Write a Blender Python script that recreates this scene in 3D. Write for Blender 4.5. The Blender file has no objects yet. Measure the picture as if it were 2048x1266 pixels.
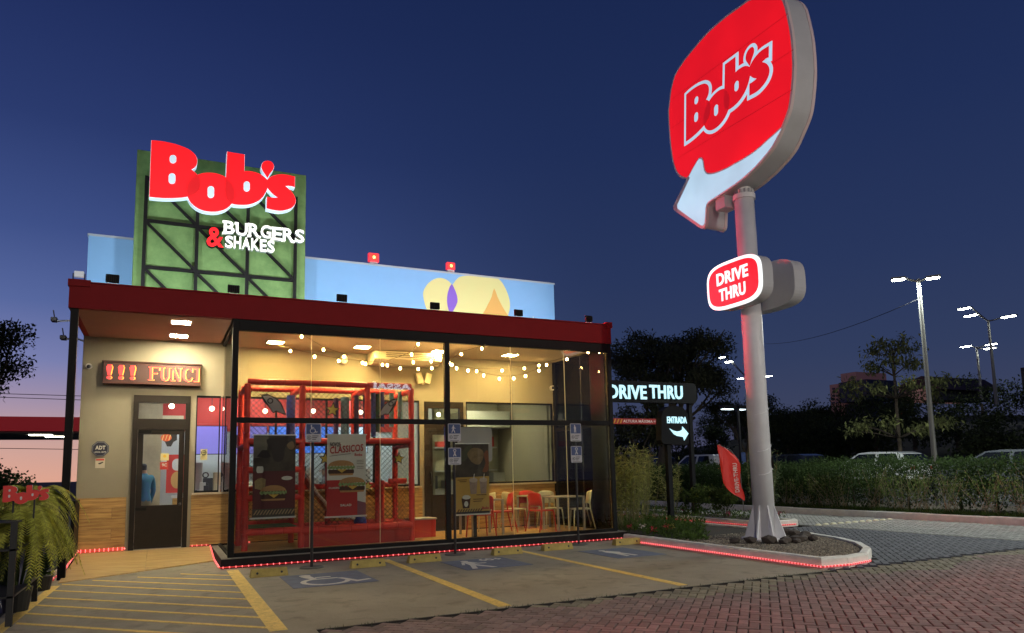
import bpy, bmesh, math, random
import numpy as np
from mathutils import Vector, Matrix
random.seed(7)
rng = np.random.default_rng(7)
ORD = ['first', 'second', 'third', 'fourth', 'fifth', 'sixth', 'seventh', 'eighth', 'ninth', 'tenth', 'eleventh', 'twelfth', 'thirteenth', 'fourteenth']
scene = bpy.context.scene
col = scene.collection

# ------------------------------------------------------------------ camera
CAM_H = 1.55
F_PX, PP_Y = 1433.5, 769.3           # focal length and principal point of the 2048 px wide photograph
YAW, PITCH, ROLL = 0.45435837, 0.11885321, -0.02251737
def cam_axes():
    cy, sy, cp, sp = math.cos(YAW), math.sin(YAW), math.cos(PITCH), math.sin(PITCH)
    f = np.array([sy*cp, cy*cp, sp]); r = np.array([cy, -sy, 0.0]); u = np.cross(r, f)
    c, s = math.cos(ROLL), math.sin(ROLL)
    return np.array([c*r+s*u, -s*r+c*u, f])
AX = cam_axes()
cam = bpy.data.cameras.new('camera'); camo = bpy.data.objects.new('camera', cam); col.objects.link(camo)
m = Matrix.Identity(4)
for i in range(3):
    m[i][0], m[i][1], m[i][2] = AX[0][i], AX[1][i], -AX[2][i]
m[2][3] = CAM_H
camo.matrix_world = m
cam.sensor_fit = 'HORIZONTAL'; cam.sensor_width = 36.0; cam.lens = 36.0*F_PX/2048
cam.shift_y = (PP_Y-633)/2048
cam.clip_start = 0.05; cam.clip_end = 3000
scene.camera = camo
# pixel -> direction; a point then comes from the ground, wall or plane it lies on
def ray(x, y): return AX.T @ np.array([(x-1024)/F_PX, (PP_Y-y)/F_PX, 1.0])
def G(x, y, z=0.0):
    d = ray(x, y); t = (z-CAM_H)/d[2]; return (d[0]*t, d[1]*t, z)
def PY(x, y, Y):
    d = ray(x, y); t = Y/d[1]; return (d[0]*t, Y, CAM_H+d[2]*t)
def PX(x, y, X):
    d = ray(x, y); t = X/d[0]; return (X, d[1]*t, CAM_H+d[2]*t)
def PROJ(p):
    c = AX @ (np.array(p, float)-np.array([0, 0, CAM_H]))
    return (1024+F_PX*c[0]/c[2], PP_Y-F_PX*c[1]/c[2]) if c[2] > .05 else (1e9, 1e9)

def srgb(r, g, b):
    def l(c):
        c /= 255.0
        return c/12.92 if c <= .04045 else ((c+.055)/1.055)**2.4
    return (l(r), l(g), l(b))

# ------------------------------------------------------------------ dusk sky
SKY = 1.0; FLOOD_W = 48.0; RED_W = 820.0; HALL_E = 62.0; BULB_E = 95.0; STREET_W = 1500.0; FRONT_W = 3500.0; ROPE_E = 3.0
world = bpy.data.worlds.new('World'); scene.world = world; world.use_nodes = True
nt = world.node_tree; N = nt.nodes; L = nt.links
for n in list(N): N.remove(n)
tc = N.new('ShaderNodeTexCoord'); sp_ = N.new('ShaderNodeSeparateXYZ'); L.new(tc.outputs['Generated'], sp_.inputs[0])
def mth(op, a, b=None, c=None):
    n = N.new('ShaderNodeMath'); n.operation = op
    for i, v in enumerate((a, b, c)):
        if v is None: continue
        if isinstance(v, (int, float)): n.inputs[i].default_value = v
        else: L.new(v, n.inputs[i])
    return n.outputs[0]
elev = mth('MULTIPLY', mth('ARCSINE', sp_.outputs[2]), 180/math.pi)
fac = mth('DIVIDE', mth('ADD', elev, 2.0), 92.0)
def ramp(stops):
    r = N.new('ShaderNodeValToRGB'); e = r.color_ramp.elements
    for i, (d, c) in enumerate(stops):
        if i < 2: el = e[i]; el.position = (d+2)/92.0
        else: el = e.new((d+2)/92.0)
        el.color = (*srgb(*c), 1)
    L.new(fac, r.inputs[0]); return r.outputs[0]
warm = ramp([(0, (226, 168, 146)), (90, (17, 25, 62)), (2.5, (206, 165, 156)), (5, (168, 148, 170)), (8, (124, 130, 178)), (12, (88, 105, 160)), (17, (64, 82, 138)), (24, (44, 60, 112)), (33, (31, 45, 94)), (50, (22, 33, 76))])
cool = ramp([(0, (72, 70, 94)), (90, (17, 24, 60)), (4, (59, 66, 94)), (8, (49, 61, 94)), (15, (40, 54, 92)), (25, (31, 46, 87)), (36, (25, 39, 79)), (55, (20, 29, 66))])
SUNSET_AZ = math.radians(-40)
dotp = mth('ADD', mth('MULTIPLY', sp_.outputs[0], math.sin(SUNSET_AZ)), mth('MULTIPLY', sp_.outputs[1], math.cos(SUNSET_AZ)))
mr = N.new('ShaderNodeMapRange'); mr.interpolation_type = 'SMOOTHSTEP'
L.new(dotp, mr.inputs[0]); mr.inputs[1].default_value = .25; mr.inputs[2].default_value = .93
mix = N.new('ShaderNodeMix'); mix.data_type = 'RGBA'
L.new(mr.outputs[0], mix.inputs[0]); L.new(cool, mix.inputs[6]); L.new(warm, mix.inputs[7])
bg = N.new('ShaderNodeBackground'); bg.inputs[1].default_value = SKY
L.new(mix.outputs[2], bg.inputs[0])
wo = N.new('ShaderNodeOutputWorld'); L.new(bg.outputs[0], wo.inputs[0])

scene.view_settings.view_transform = 'Standard'; scene.view_settings.look = 'None'
scene.view_settings.exposure = 0.0; scene.view_settings.gamma = 1.0
scene.view_settings.use_curve_mapping = False

# ------------------------------------------------------------------ materials
MATS = {}
def M(name, c, rough=.6, metal=0.0, var=0.0, vscale=6.0, bump=0.0, bscale=60.0, emit=0.0, ecol=None, spec=.5, stretch=None, c2=None, rnd=0.0, coat=0.0):
    """procedural principled material: noise between c and c2 (or darker c), optional bump, optional per-piece variation"""
    if name in MATS: return MATS[name]
    mt = bpy.data.materials.new(name); mt.use_nodes = True; MATS[name] = mt
    n = mt.node_tree.nodes; l = mt.node_tree.links; b = n['Principled BSDF']
    b.inputs['Base Color'].default_value = (*c, 1); b.inputs['Roughness'].default_value = rough
    b.inputs['Metallic'].default_value = metal; b.inputs['Specular IOR Level'].default_value = spec
    if coat: b.inputs['Coat Weight'].default_value = coat
    vec = None
    if var or bump or rnd:
        t = n.new('ShaderNodeTexCoord'); mp = n.new('ShaderNodeMapping'); l.new(t.outputs['Object'], mp.inputs[0])
        if stretch: mp.inputs['Scale'].default_value = stretch
        vec = mp.outputs[0]
        if rnd:
            oi = n.new('ShaderNodeObjectInfo'); cmb = n.new('ShaderNodeVectorMath'); cmb.operation = 'SCALE'
            cx = n.new('ShaderNodeCombineXYZ')
            for k in range(3): l.new(oi.outputs['Random'], cx.inputs[k])
            l.new(cx.outputs[0], cmb.inputs[0]); cmb.inputs['Scale'].default_value = 37.0
            ad = n.new('ShaderNodeVectorMath'); l.new(vec, ad.inputs[0]); l.new(cmb.outputs[0], ad.inputs[1]); vec = ad.outputs[0]
    colout = None
    if var:
        nz = n.new('ShaderNodeTexNoise'); nz.inputs['Scale'].default_value = vscale; nz.inputs['Detail'].default_value = 6
        nz.inputs['Roughness'].default_value = .65; l.new(vec, nz.inputs['Vector'])
        r = n.new('ShaderNodeValToRGB'); r.color_ramp.elements[0].position = .3; r.color_ramp.elements[1].position = .7
        cc = c2 if c2 else tuple(x*(1-var) for x in c)
        r.color_ramp.elements[0].color = (*cc, 1); r.color_ramp.elements[1].color = (*c, 1)
        l.new(nz.outputs[0], r.inputs[0]); colout = r.outputs[0]
    if rnd:
        g = n.new('ShaderNodeNewGeometry'); a = n.new('ShaderNodeMath'); a.operation = 'ADD'
        l.new(oi.outputs['Random'], a.inputs[0]); l.new(g.outputs['Random Per Island'], a.inputs[1])
        fr = n.new('ShaderNodeMath'); fr.operation = 'FRACT'; l.new(a.outputs[0], fr.inputs[0])
        m2 = n.new('ShaderNodeMapRange'); m2.inputs[3].default_value = 1-rnd; m2.inputs[4].default_value = 1+rnd
        l.new(fr.outputs[0], m2.inputs[0])
        hs = n.new('ShaderNodeHueSaturation'); l.new(m2.outputs[0], hs.inputs['Value'])
        if colout: l.new(colout, hs.inputs['Color'])
        else: hs.inputs['Color'].default_value = (*c, 1)
        colout = hs.outputs[0]
    if colout: l.new(colout, b.inputs['Base Color'])
    if bump:
        nb = n.new('ShaderNodeTexNoise'); nb.inputs['Scale'].default_value = bscale; nb.inputs['Detail'].default_value = 5
        l.new(vec, nb.inputs['Vector'])
        bp = n.new('ShaderNodeBump'); bp.inputs['Strength'].default_value = bump; bp.inputs['Distance'].default_value = .01
        l.new(nb.outputs[0], bp.inputs['Height']); l.new(bp.outputs[0], b.inputs['Normal'])
    if emit:
        b.inputs['Emission Color'].default_value = (*(ecol or c), 1); b.inputs['Emission Strength'].default_value = emit
    return mt

def glass_mat(name, tint=(1, 1, 1), refl=1.0, rough=0.0):
    if name in MATS: return MATS[name]
    mt = bpy.data.materials.new(name); mt.use_nodes = True; MATS[name] = mt
    n = mt.node_tree.nodes; l = mt.node_tree.links; n.clear()
    tr = n.new('ShaderNodeBsdfTransparent'); tr.inputs[0].default_value = (*tint, 1)
    gl = n.new('ShaderNodeBsdfGlossy'); gl.inputs['Roughness'].default_value = rough; gl.inputs[0].default_value = (refl, refl, refl, 1)
    fr = n.new('ShaderNodeFresnel'); fr.inputs[0].default_value = 1.5
    nz = n.new('ShaderNodeTexNoise'); nz.inputs['Scale'].default_value = 1.7
    bp = n.new('ShaderNodeBump'); bp.inputs['Strength'].default_value = .015; l.new(nz.outputs[0], bp.inputs['Height'])
    l.new(bp.outputs[0], gl.inputs['Normal'])
    mx = n.new('ShaderNodeMixShader'); l.new(fr.outputs[0], mx.inputs[0]); l.new(tr.outputs[0], mx.inputs[1]); l.new(gl.outputs[0], mx.inputs[2])
    o = n.new('ShaderNodeOutputMaterial'); l.new(mx.outputs[0], o.inputs[0])
    return mt

# ------------------------------------------------------------------ mesh building
WL = {}
class MB:
    def __init__(s): s.v = []; s.f = []; s.mi = []; s.cur = 0
    def add(s, vs, fs):
        o = len(s.v); s.v += [tuple(map(float, p)) for p in vs]
        s.f += [tuple(i+o for i in q) for q in fs]; s.mi += [s.cur]*len(fs)
        return s
    def box(s, x0, x1, y0, y1, z0, z1):
        x0, x1 = min(x0, x1), max(x0, x1); y0, y1 = min(y0, y1), max(y0, y1); z0, z1 = min(z0, z1), max(z0, z1)
        return s.add([(x0, y0, z0), (x1, y0, z0), (x1, y1, z0), (x0, y1, z0), (x0, y0, z1), (x1, y0, z1), (x1, y1, z1), (x0, y1, z1)],
                     [(0, 3, 2, 1), (4, 5, 6, 7), (0, 1, 5, 4), (1, 2, 6, 5), (2, 3, 7, 6), (3, 0, 4, 7)])
    def bbox(s, x0, x1, y0, y1, z0, z1, b=.004):
        """box with chamfered edges"""
        bm = bmesh.new(); r = bmesh.ops.create_cube(bm, size=1)
        for v in bm.verts: v.co = Vector(((x0+x1)/2+v.co.x*(x1-x0), (y0+y1)/2+v.co.y*(y1-y0), (z0+z1)/2+v.co.z*(z1-z0)))
        bmesh.ops.bevel(bm, geom=bm.edges[:], offset=b, segments=1, affect='EDGES')
        bm.verts.index_update(); s.add([v.co[:] for v in bm.verts], [tuple(v.index for v in f.verts) for f in bm.faces]); bm.free(); return s
    def prism(s, pts, plane, d0, d1):
        """polygon pts in a plane ('xz','yz','xy') extruded from d0 to d1 along the third axis"""
        mk = {'xz': lambda p, d: (p[0], d, p[1]), 'yz': lambda p, d: (d, p[0], p[1]), 'xy': lambda p, d: (p[0], p[1], d)}[plane]
        n = len(pts)
        ar = sum(pts[i][0]*pts[(i+1) % n][1]-pts[(i+1) % n][0]*pts[i][1] for i in range(n))
        if ar < 0: pts = pts[::-1]
        fl = {'xz': True, 'yz': False, 'xy': False}[plane]
        if d0 > d1: d0, d1 = d1, d0
        vs = [mk(p, d0) for p in pts]+[mk(p, d1) for p in pts]
        a, b = tuple(range(n)), tuple(range(n, 2*n))
        fs = [a if fl else a[::-1], b[::-1] if fl else b]
        for i in range(n):
            j = (i+1) % n; q = (i, j, j+n, i+n); fs.append(q[::-1] if fl else q)
        return s.add(vs, fs)
    def cyl(s, p0, p1, r0, r1=None, n=12, cap=True):
        r1 = r0 if r1 is None else r1
        p0, p1 = Vector(p0), Vector(p1); d = (p1-p0).normalized()
        u = d.orthogonal().normalized(); w = d.cross(u)
        vs = []
        for p, r in ((p0, r0), (p1, r1)):
            for i in range(n):
                a = 2*math.pi*i/n; vs.append(p+u*(r*math.cos(a))+w*(r*math.sin(a)))
        fs = [(i, (i+1) % n, n+(i+1) % n, n+i) for i in range(n)]
        if cap: fs += [tuple(range(n))[::-1], tuple(range(n, 2*n))]
        return s.add(vs, fs)
    def tube(s, path, r, n=6, r1=None, cap=True, closed=False):
        path = [Vector(p) for p in path]; k = len(path)
        if r1 is None: r1 = r
        vs = []; u = None
        for i, p in enumerate(path):
            if closed: d = (path[(i+1) % k]-path[i-1]).normalized()
            else: d = (path[min(i+1, k-1)]-path[max(i-1, 0)]).normalized()
            if u is None: u = d.orthogonal().normalized()
            else:
                u = (u-d*u.dot(d))
                u = u.normalized() if u.length > 1e-6 else d.orthogonal().normalized()
            w = d.cross(u); rr = r+(r1-r)*i/max(1, k-1)
            for j in range(n):
                a = 2*math.pi*j/n; vs.append(p+u*(rr*math.cos(a))+w*(rr*math.sin(a)))
        fs = []
        for i in range(k if closed else k-1):
            for j in range(n):
                a, b = i*n+j, i*n+(j+1) % n; c, d_ = ((i+1) % k)*n+(j+1) % n, ((i+1) % k)*n+j
                fs.append((a, b, c, d_))
        if cap and not closed: fs += [tuple(range(n))[::-1], tuple(range((k-1)*n, k*n))]
        return s.add(vs, fs)
    def ball(s, c, rx, ry=None, rz=None, nu=10, nv=6):
        ry = rx if ry is None else ry; rz = rx if rz is None else rz
        vs = [(c[0], c[1], c[2]-rz)]
        for j in range(1, nv):
            t = -math.pi/2+math.pi*j/nv
            for i in range(nu):
                a = 2*math.pi*i/nu; vs.append((c[0]+rx*math.cos(t)*math.cos(a), c[1]+ry*math.cos(t)*math.sin(a), c[2]+rz*math.sin(t)))
        vs.append((c[0], c[1], c[2]+rz)); e = len(vs)-1
        fs = [(0, 1+(i+1) % nu, 1+i) for i in range(nu)]
        for j in range(nv-2):
            for i in range(nu):
                a = 1+j*nu; fs.append((a+i, a+(i+1) % nu, a+nu+(i+1) % nu, a+nu+i))
        a = 1+(nv-2)*nu; fs += [(a+i, a+(i+1) % nu, e) for i in range(nu)]
        return s.add(vs, fs)
    def build(s, name, mat, parent=None, smooth=False, origin=None, **tags):
        V_ = np.array(s.v, float)
        if origin is None:
            lo, hi = V_.min(0), V_.max(0); origin = np.array([(lo[0]+hi[0])/2, (lo[1]+hi[1])/2, lo[2]])
        else: origin = np.array(origin, float)
        me = bpy.data.meshes.new(name); me.from_pydata((V_-origin).tolist(), [], s.f)
        for mt in (mat if isinstance(mat, (list, tuple)) else [mat]): me.materials.append(mt)
        if isinstance(mat, (list, tuple)): me.polygons.foreach_set('material_index', s.mi)
        if smooth: me.polygons.foreach_set('use_smooth', [True]*len(me.polygons))
        me.validate(clean_customdata=False); me.update()
        return link(name, me, origin, parent, **tags)
def link(name, data, world_loc, parent=None, **tags):
    o = bpy.data.objects.new(name, data); col.objects.link(o)
    w = np.array(world_loc, float); WL[o.name] = w
    if parent is not None: o.parent = parent; o.location = w-WL[parent.name]
    else: o.location = w
    for k, v in tags.items(): o['category' if k == 'cat' else k] = v
    return o
def thing(name, label, cat, loc, group=None):
    o = link(name, None, loc, label=label, cat=cat); o.empty_display_size = .1
    if group: o['group'] = group
    return o
def dup(root, loc, rotz=0.0, label=None, group=None, scale=None):
    def cp(o, par):
        c = o.copy(); col.objects.link(c); WL[c.name] = np.array(loc, float)
        if par is not None: c.parent = par
        for ch in list(o.children): cp(ch, c)
        return c
    r = cp(root, None); r.location = loc; r.rotation_euler = (0, 0, rotz)
    if scale: r.scale = (scale,)*3
    if label: r['label'] = label
    if group: r['group'] = group
    return r
def smooth_poly(p, k=3, closed=True):
    """Chaikin-like smoothing by Catmull-Rom sampling"""
    n = len(p); out = []
    for i in range(n if closed else n-1):
        p0, p1, p2, p3 = p[(i-1) % n], p[i], p[(i+1) % n], p[(i+2) % n]
        for j in range(k):
            t = j/k
            out.append(tuple(.5*((2*p1[a])+(-p0[a]+p2[a])*t+(2*p0[a]-5*p1[a]+4*p2[a]-p3[a])*t*t+(-p0[a]+3*p1[a]-3*p2[a]+p3[a])*t**3) for a in (0, 1)))
    return out
def offset_poly(p, d):
    n = len(p); ar = sum(p[i][0]*p[(i+1) % n][1]-p[(i+1) % n][0]*p[i][1] for i in range(n))
    if ar < 0: p = p[::-1]
    out = []
    for i in range(n):
        a, b, c = np.array(p[i-1]), np.array(p[i]), np.array(p[(i+1) % n])
        e1, e2 = b-a, c-b; n1 = np.array([e1[1], -e1[0]]); n2 = np.array([e2[1], -e2[0]])
        n1 = n1/(np.linalg.norm(n1)+1e-9); n2 = n2/(np.linalg.norm(n2)+1e-9); s_ = n1+n2; q = s_@s_
        k = 2*d/max(q, .8)
        out.append(tuple(b+s_*k))
    return out
def ellipse(cx, cy, rx, ry, n=28, a0=0.0, a1=2*math.pi, full=True):
    m_ = n if full else n+1
    return [(cx+rx*math.cos(a0+(a1-a0)*i/n), cy+ry*math.sin(a0+(a1-a0)*i/n)) for i in range(m_)]
def rrect(x0, x1, y0, y1, r, n=5):
    out = []
    for cx, cy, a in ((x1-r, y1-r, 0), (x0+r, y1-r, 90), (x0+r, y0+r, 180), (x1-r, y0+r, 270)):
        for i in range(n+1):
            t = math.radians(a+90*i/n); out.append((cx+r*math.cos(t), cy+r*math.sin(t)))
    return out
def text_pts(s, bold=0.0, depth=0.0, shear=0.0):
    """letters of the built-in font as a mesh in local (u, v, w)"""
    cu = bpy.data.curves.new('t', 'FONT'); cu.body = s; cu.offset = bold; cu.extrude = depth/2; cu.resolution_u = 3; cu.shear = shear
    cu.space_character = 1+bold*2.0
    o = bpy.data.objects.new('t', cu); col.objects.link(o)
    me = o.to_mesh(); V_ = [v.co[:] for v in me.vertices]; F_ = [tuple(p.vertices) for p in me.polygons]
    o.to_mesh_clear(); bpy.data.objects.remove(o); bpy.data.curves.remove(cu)
    return V_, F_
def text(s, name, mat, corner, udir, vdir, width, height, parent=None, bold=.02, depth=.004, shear=0.0, **tags):
    """text fitted to width x height metres; corner = lower-left point; extruded along the outward normal u x v"""
    V_, F_ = text_pts(s, bold, 1.0, shear); A = np.array(V_); lo, hi = A.min(0), A.max(0)
    u, v = np.array(udir, float), np.array(vdir, float); w = np.cross(u, v); c = np.array(corner, float)
    sx = width/(hi[0]-lo[0]); sy = (height/(hi[1]-lo[1])) if height else sx
    pts = [c+u*((p[0]-lo[0])*sx)+v*((p[1]-lo[1])*sy)+w*((p[2]-lo[2])/(hi[2]-lo[2])*depth) for p in A]
    b = MB(); b.add(pts, F_); return b.build(name, mat, parent, **tags)
# ------------------------------------------------------------------ ground
m_ground = M('dark_soil', (.035, .035, .03), .95, var=.4, vscale=.4, bump=.4, bscale=8)
m_asph = M('asphalt', (.36, .325, .245), .82, var=.3, vscale=.7, bump=.5, bscale=220)
def stain(mt, scale, lo, hi, dark):
    n = mt.node_tree.nodes; l = mt.node_tree.links; b_ = n['Principled BSDF']; src = b_.inputs['Base Color'].links[0].from_socket
    tcn = n.new('ShaderNodeTexCoord'); nz = n.new('ShaderNodeTexNoise'); nz.inputs['Scale'].default_value = scale; nz.inputs['Detail'].default_value = 8; nz.inputs['Distortion'].default_value = .6; l.new(tcn.outputs['Object'], nz.inputs['Vector'])
    r = n.new('ShaderNodeMapRange'); r.inputs[1].default_value = lo; r.inputs[2].default_value = hi; r.inputs[3].default_value = dark; r.inputs[4].default_value = 1.0; l.new(nz.outputs[0], r.inputs[0])
    mx = n.new('ShaderNodeMix'); mx.data_type = 'RGBA'; mx.blend_type = 'MULTIPLY'; mx.inputs[0].default_value = 1; l.new(src, mx.inputs[6]); l.new(r.outputs[0], mx.inputs[7]); l.new(mx.outputs[2], b_.inputs['Base Color'])
stain(m_asph, 3.5, .30, .46, .72); stain(m_asph, 55, .30, .45, .78)
m_yel = M('yellow_paint', (.95, .68, .17), .7, var=.35, vscale=9, bump=.1, bscale=120)
stain(m_yel, 28, .34, .44, .72)
m_white = M('white_paint', (.72, .70, .62), .7, var=.2, vscale=9)
m_bluep = M('blue_paint', (.16, .19, .26), .75, var=.3, vscale=5)
m_kerb = M('painted_kerb', (.86, .83, .76), .75, var=.25, vscale=5, bump=.3, bscale=40)
m_brick = M('red_paver', (.255, .17, .15), .8, var=.35, vscale=14, bump=.5, bscale=150, rnd=.24, c2=(.185, .13, .118))
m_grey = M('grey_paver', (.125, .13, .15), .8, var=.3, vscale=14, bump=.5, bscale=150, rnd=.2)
m_grey_lit = M('lit_grey_paver', (.33, .33, .31), .8, var=.3, vscale=14, bump=.5, bscale=150, rnd=.2)  # same grey pavers, street-lamp light on the lane painted in as paler colour
m_sand = M('joint_sand', (.028, .022, .02), .95, var=.4, vscale=30)
b = MB(); b.box(-300, 600, -60, 900, -.6, -.06); b.build('ground', m_ground, kind='structure')
b = MB(); b.prism([(-1.62, 3.5), (1.45, 3.5), (1.45, 7.62), (8.82, 7.62), (8.82, 13.34), (-1.62, 13.34)], 'xy', -.06, 0)
asph = b.build('parking_asphalt', m_asph, kind='structure')
b = MB(); b.prism([(-1.62, 13.34), (9.2, 13.34), (9.2, 16.0), (-1.62, 16.0)], 'xy', -.06, -.004); b.build('building_pad', m_asph, kind='structure')
# driveway left of the lot and lane on the right
b = MB(); b.box(-40, -1.66, -5, 60, -.06, -.012); b.build('side_driveway', M('side_tarmac', (.09, .095, .11), .8, var=.3, vscale=2, bump=.3, bscale=120), kind='structure')
b = MB(); b.box(9.25, 13.42, 12.9, 45, -.06, -.002); b.build('drive_thru_lane', M('lane_tarmac', (.12, .12, .125), .85, var=.3, vscale=2, bump=.3, bscale=200), kind='structure')
def paint(name, poly, mat, z=.004):
    b = MB(); b.prism(poly, 'xy', .0005, z); return b.build(name, mat, kind='structure')
paint('bay_line', [(1.02, 7.75), (1.20, 7.75), (1.20, 13.05), (1.02, 13.05)], m_yel)
paint('bay_line', [(3.52, 7.68), (3.68, 7.68), (3.74, 12.9), (3.60, 12.9)], m_yel)
paint('bay_line', [(6.14, 7.72), (6.28, 7.72), (6.34, 12.75), (6.22, 12.75)], m_yel)
HL = [((124, 1169), (480, 1185)), ((87, 1180.5), (480, 1198)), ((75, 1195), (480, 1215)), ((62, 1210), (480, 1233)), ((49, 1227), (505, 1254)), ((32, 1247), (540, 1279)), ((20, 1269), (550, 1306)), ((185, 1161), (471, 1172)), ((275, 1154.5), (463, 1160)), ((361, 1148), (454, 1151))]
for a, c in HL:
    p, q = np.array(G(*a)), np.array(G(*c))
    k = (1.03-p[0])/(q[0]-p[0]); q = p+(q-p)*k
    d = np.array([0, .05, 0])
    paint('hatch_line', [tuple((p-d)[:2]), tuple((q-d)[:2]), tuple((q+d)[:2]), tuple((p+d)[:2])], m_yel, .0035)
paint('hatch_border', [(-1.58, 8.2), (-1.46, 8.2), (-1.30, 12.75), (-1.42, 12.75)], m_yel)
# blue bay squares with white symbols
def sym(px, py, sx, sy, polys):
    for P_ in polys: paint('bay_symbol', [(px+x*sx, py+y*sy) for x, y in P_], m_white, .008)
for X0, X1, Y0, Y1 in ((1.68, 2.88, 10.42, 11.75), (4.38, 5.55, 10.72, 11.95), (7.12, 8.15, 10.55, 11.9)):
    paint('bay_square', [(X0, Y0), (X1, Y0), (X1, Y1), (X0, Y1)], m_bluep, .005)
def arcband(cx, cy, r0, r1, a0, a1, n=18):
    A = [math.radians(a0+(a1-a0)*i/n) for i in range(n+1)]
    return [(cx+r1*math.cos(a), cy+r1*math.sin(a)) for a in A]+[(cx+r0*math.cos(a), cy+r0*math.sin(a)) for a in A[::-1]]
wheelchair = [ellipse(.27, .93, .075, .07, 14), [(.2, .84), (.33, .86), (.36, .56), (.62, .56), (.62, .5), (.30, .5), (.27, .6)],
              [(.36, .72), (.56, .72), (.56, .66), (.36, .66)], arcband(.42, .30, .24, .31, 118, 355), [(.6, .52), (.68, .5), (.80, .17), (.95, .22), (.97, .16), (.76, .07)]]
sym(1.72, 10.5, 1.15, 1.15, wheelchair)
elder = [ellipse(.38, .9, .07, .07, 14), [(.30, .82), (.44, .82), (.52, .62), (.66, .6), (.66, .55), (.48, .55), (.44, .66), (.42, .45), (.60, .05), (.50, .05), (.34, .38), (.22, .05), (.12, .05), (.27, .45)], [(.27, .8), (.32, .78), (.2, .5), (.15, .52)]]
sym(4.40, 10.75, .9, 1.1, elder)
text('60+', 'bay_symbol', m_white, (5.02, 11.62, .006), (1, 0, 0), (0, 1, 0), .42, .26, None, .02, .003, kind='structure')
sym(7.2, 10.7, .85, 1.05, [ellipse(.35, .92, .07, .06, 14), [(.3, .84), (.42, .84), (.56, .6), (.50, .5), (.55, .05), (.46, .05), (.42, .42), (.34, .05), (.26, .05), (.3, .5), (.24, .62)]])
# slab joint and stains live in the material; a thin dark gutter joint along the brick edge
b = MB(); b.box(1.45, 8.85, 7.585, 7.62, -.06, -.006); b.build('edge_joint', m_sand, kind='structure')
# ---- pavers
def paver_mesh(w, l, h, name, mat, c=.006):
    x, y = w/2, l/2
    vs = [(-x, -y, -h), (x, -y, -h), (x, y, -h), (-x, y, -h), (-x, -y, -c), (x, -y, -c), (x, y, -c), (-x, y, -c), (-x+c, -y+c, 0), (x-c, -y+c, 0), (x-c, y-c, 0), (-x+c, y-c, 0)]
    fs = [(0, 1, 5, 4), (1, 2, 6, 5), (2, 3, 7, 6), (3, 0, 4, 7), (4, 5, 9, 8), (5, 6, 10, 9), (6, 7, 11, 10), (7, 4, 8, 11), (8, 9, 10, 11)]
    me = bpy.data.meshes.new(name); me.from_pydata(vs, [], fs); me.materials.append(mat); me.update(); return me, vs, fs
def inframe(x, y, mx=120):
    u, v = PROJ((x, y, 0)); return -mx < u < 2048+mx and 0 < v < 1266+mx
def lay(parent_name, mat, test, x0, x1, y0, y1, piece, nparts=300, ang=0.0):
    w, l, gap = .104, .208, .013
    base = MB()
    me, vs, fs = paver_mesh(w-gap, l-gap, .05, piece, mat)
    P_ = []
    a = w
    ca, sa = math.cos(ang), math.sin(ang); ox, oy = (x0+x1)/2, (y0+y1)/2
    R_ = max(x1-x0, y1-y0)*.75; n = int(R_/a)+4
    for j in range(-n, n):
        for i in range(-n, n):
            k = (i-j) % 4
            if k == 0: c = ((i+1)*a, (j+.5)*a, 1)       # horizontal: cells i, i+1
            elif k == 2: c = ((i+.5)*a, (j)*a, 0)       # vertical: cells j-1, j
            else: continue
            X, Y = ox+c[0]*ca-c[1]*sa, oy+c[0]*sa+c[1]*ca
            if x0 < X < x1 and y0 < Y < y1 and test(X, Y): P_.append((X, Y, c[2]))
    P_.sort(key=lambda q: (not inframe(q[0], q[1], 0), math.hypot(q[0], q[1])))
    root = None
    return P_, me, vs, fs, ang
def inside(p, poly):
    x, y = p; c = False; n = len(poly)
    for i in range(n):
        a, b_ = poly[i], poly[i-1]
        if (a[1] > y) != (b_[1] > y) and x < (b_[0]-a[0])*(y-a[1])/(b_[1]-a[1])+a[0]: c = not c
    return c
ISL = [(8.90, 12.95), (8.86, 7.80)]+[(9.35, 7.74), (9.95, 7.86), (10.6, 8.3), (11.2, 8.95), (11.7, 9.8), (12.0, 10.7), (12.1, 11.6), (12.12, 17.0), (9.3, 17.0), (9.3, 12.95)]
def place(P_, me, vs, fs, ang, root, piece, mat, nparts, dz=0.0):
    st = MB(); ms = MB()
    for i, (X, Y, hor) in enumerate(P_):
        rz = ang+(math.pi/2 if hor else 0); zz = random.uniform(-.003, .002)+dz
        tx, ty = random.uniform(-.006, .006), random.uniform(-.006, .006)
        moss = mat is m_brick and Y > 7.1+.25*math.sin(X*1.7)+.12*math.sin(X*5.3)
        if i < nparts:
            o = bpy.data.objects.new(piece, me); col.objects.link(o); o.parent = root
            o.location = Vector((X, Y, zz))-Vector(WL[root.name]); o.rotation_euler = (tx, ty, rz+random.uniform(-.012, .012))
        else:
            c, s_ = math.cos(rz), math.sin(rz)
            st.add([(X+v[0]*c-v[1]*s_, Y+v[0]*s_+v[1]*c, zz+v[2]+v[0]*ty-v[1]*tx) for v in vs], fs) if not moss else ms.add([(X+v[0]*c-v[1]*s_, Y+v[0]*s_+v[1]*c, zz+v[2]+v[0]*ty-v[1]*tx) for v in vs], fs)
    if st.v: st.build('paver_field', mat, root, kind='stuff')
    if ms.v: ms.build('mossy_paver_field', M('mossy_paver', (.27, .24, .17), .85, var=.4, vscale=12, bump=.5, bscale=150, rnd=.25, c2=(.17, .155, .10)), root, kind='stuff')
b = MB(); b.prism([(1.47, 2.5), (20, 2.5), (20, 7.60), (1.47, 7.60)], 'xy', -.06, -.022)
redpav = b.build('brick_paving', m_sand, kind='structure')
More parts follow.
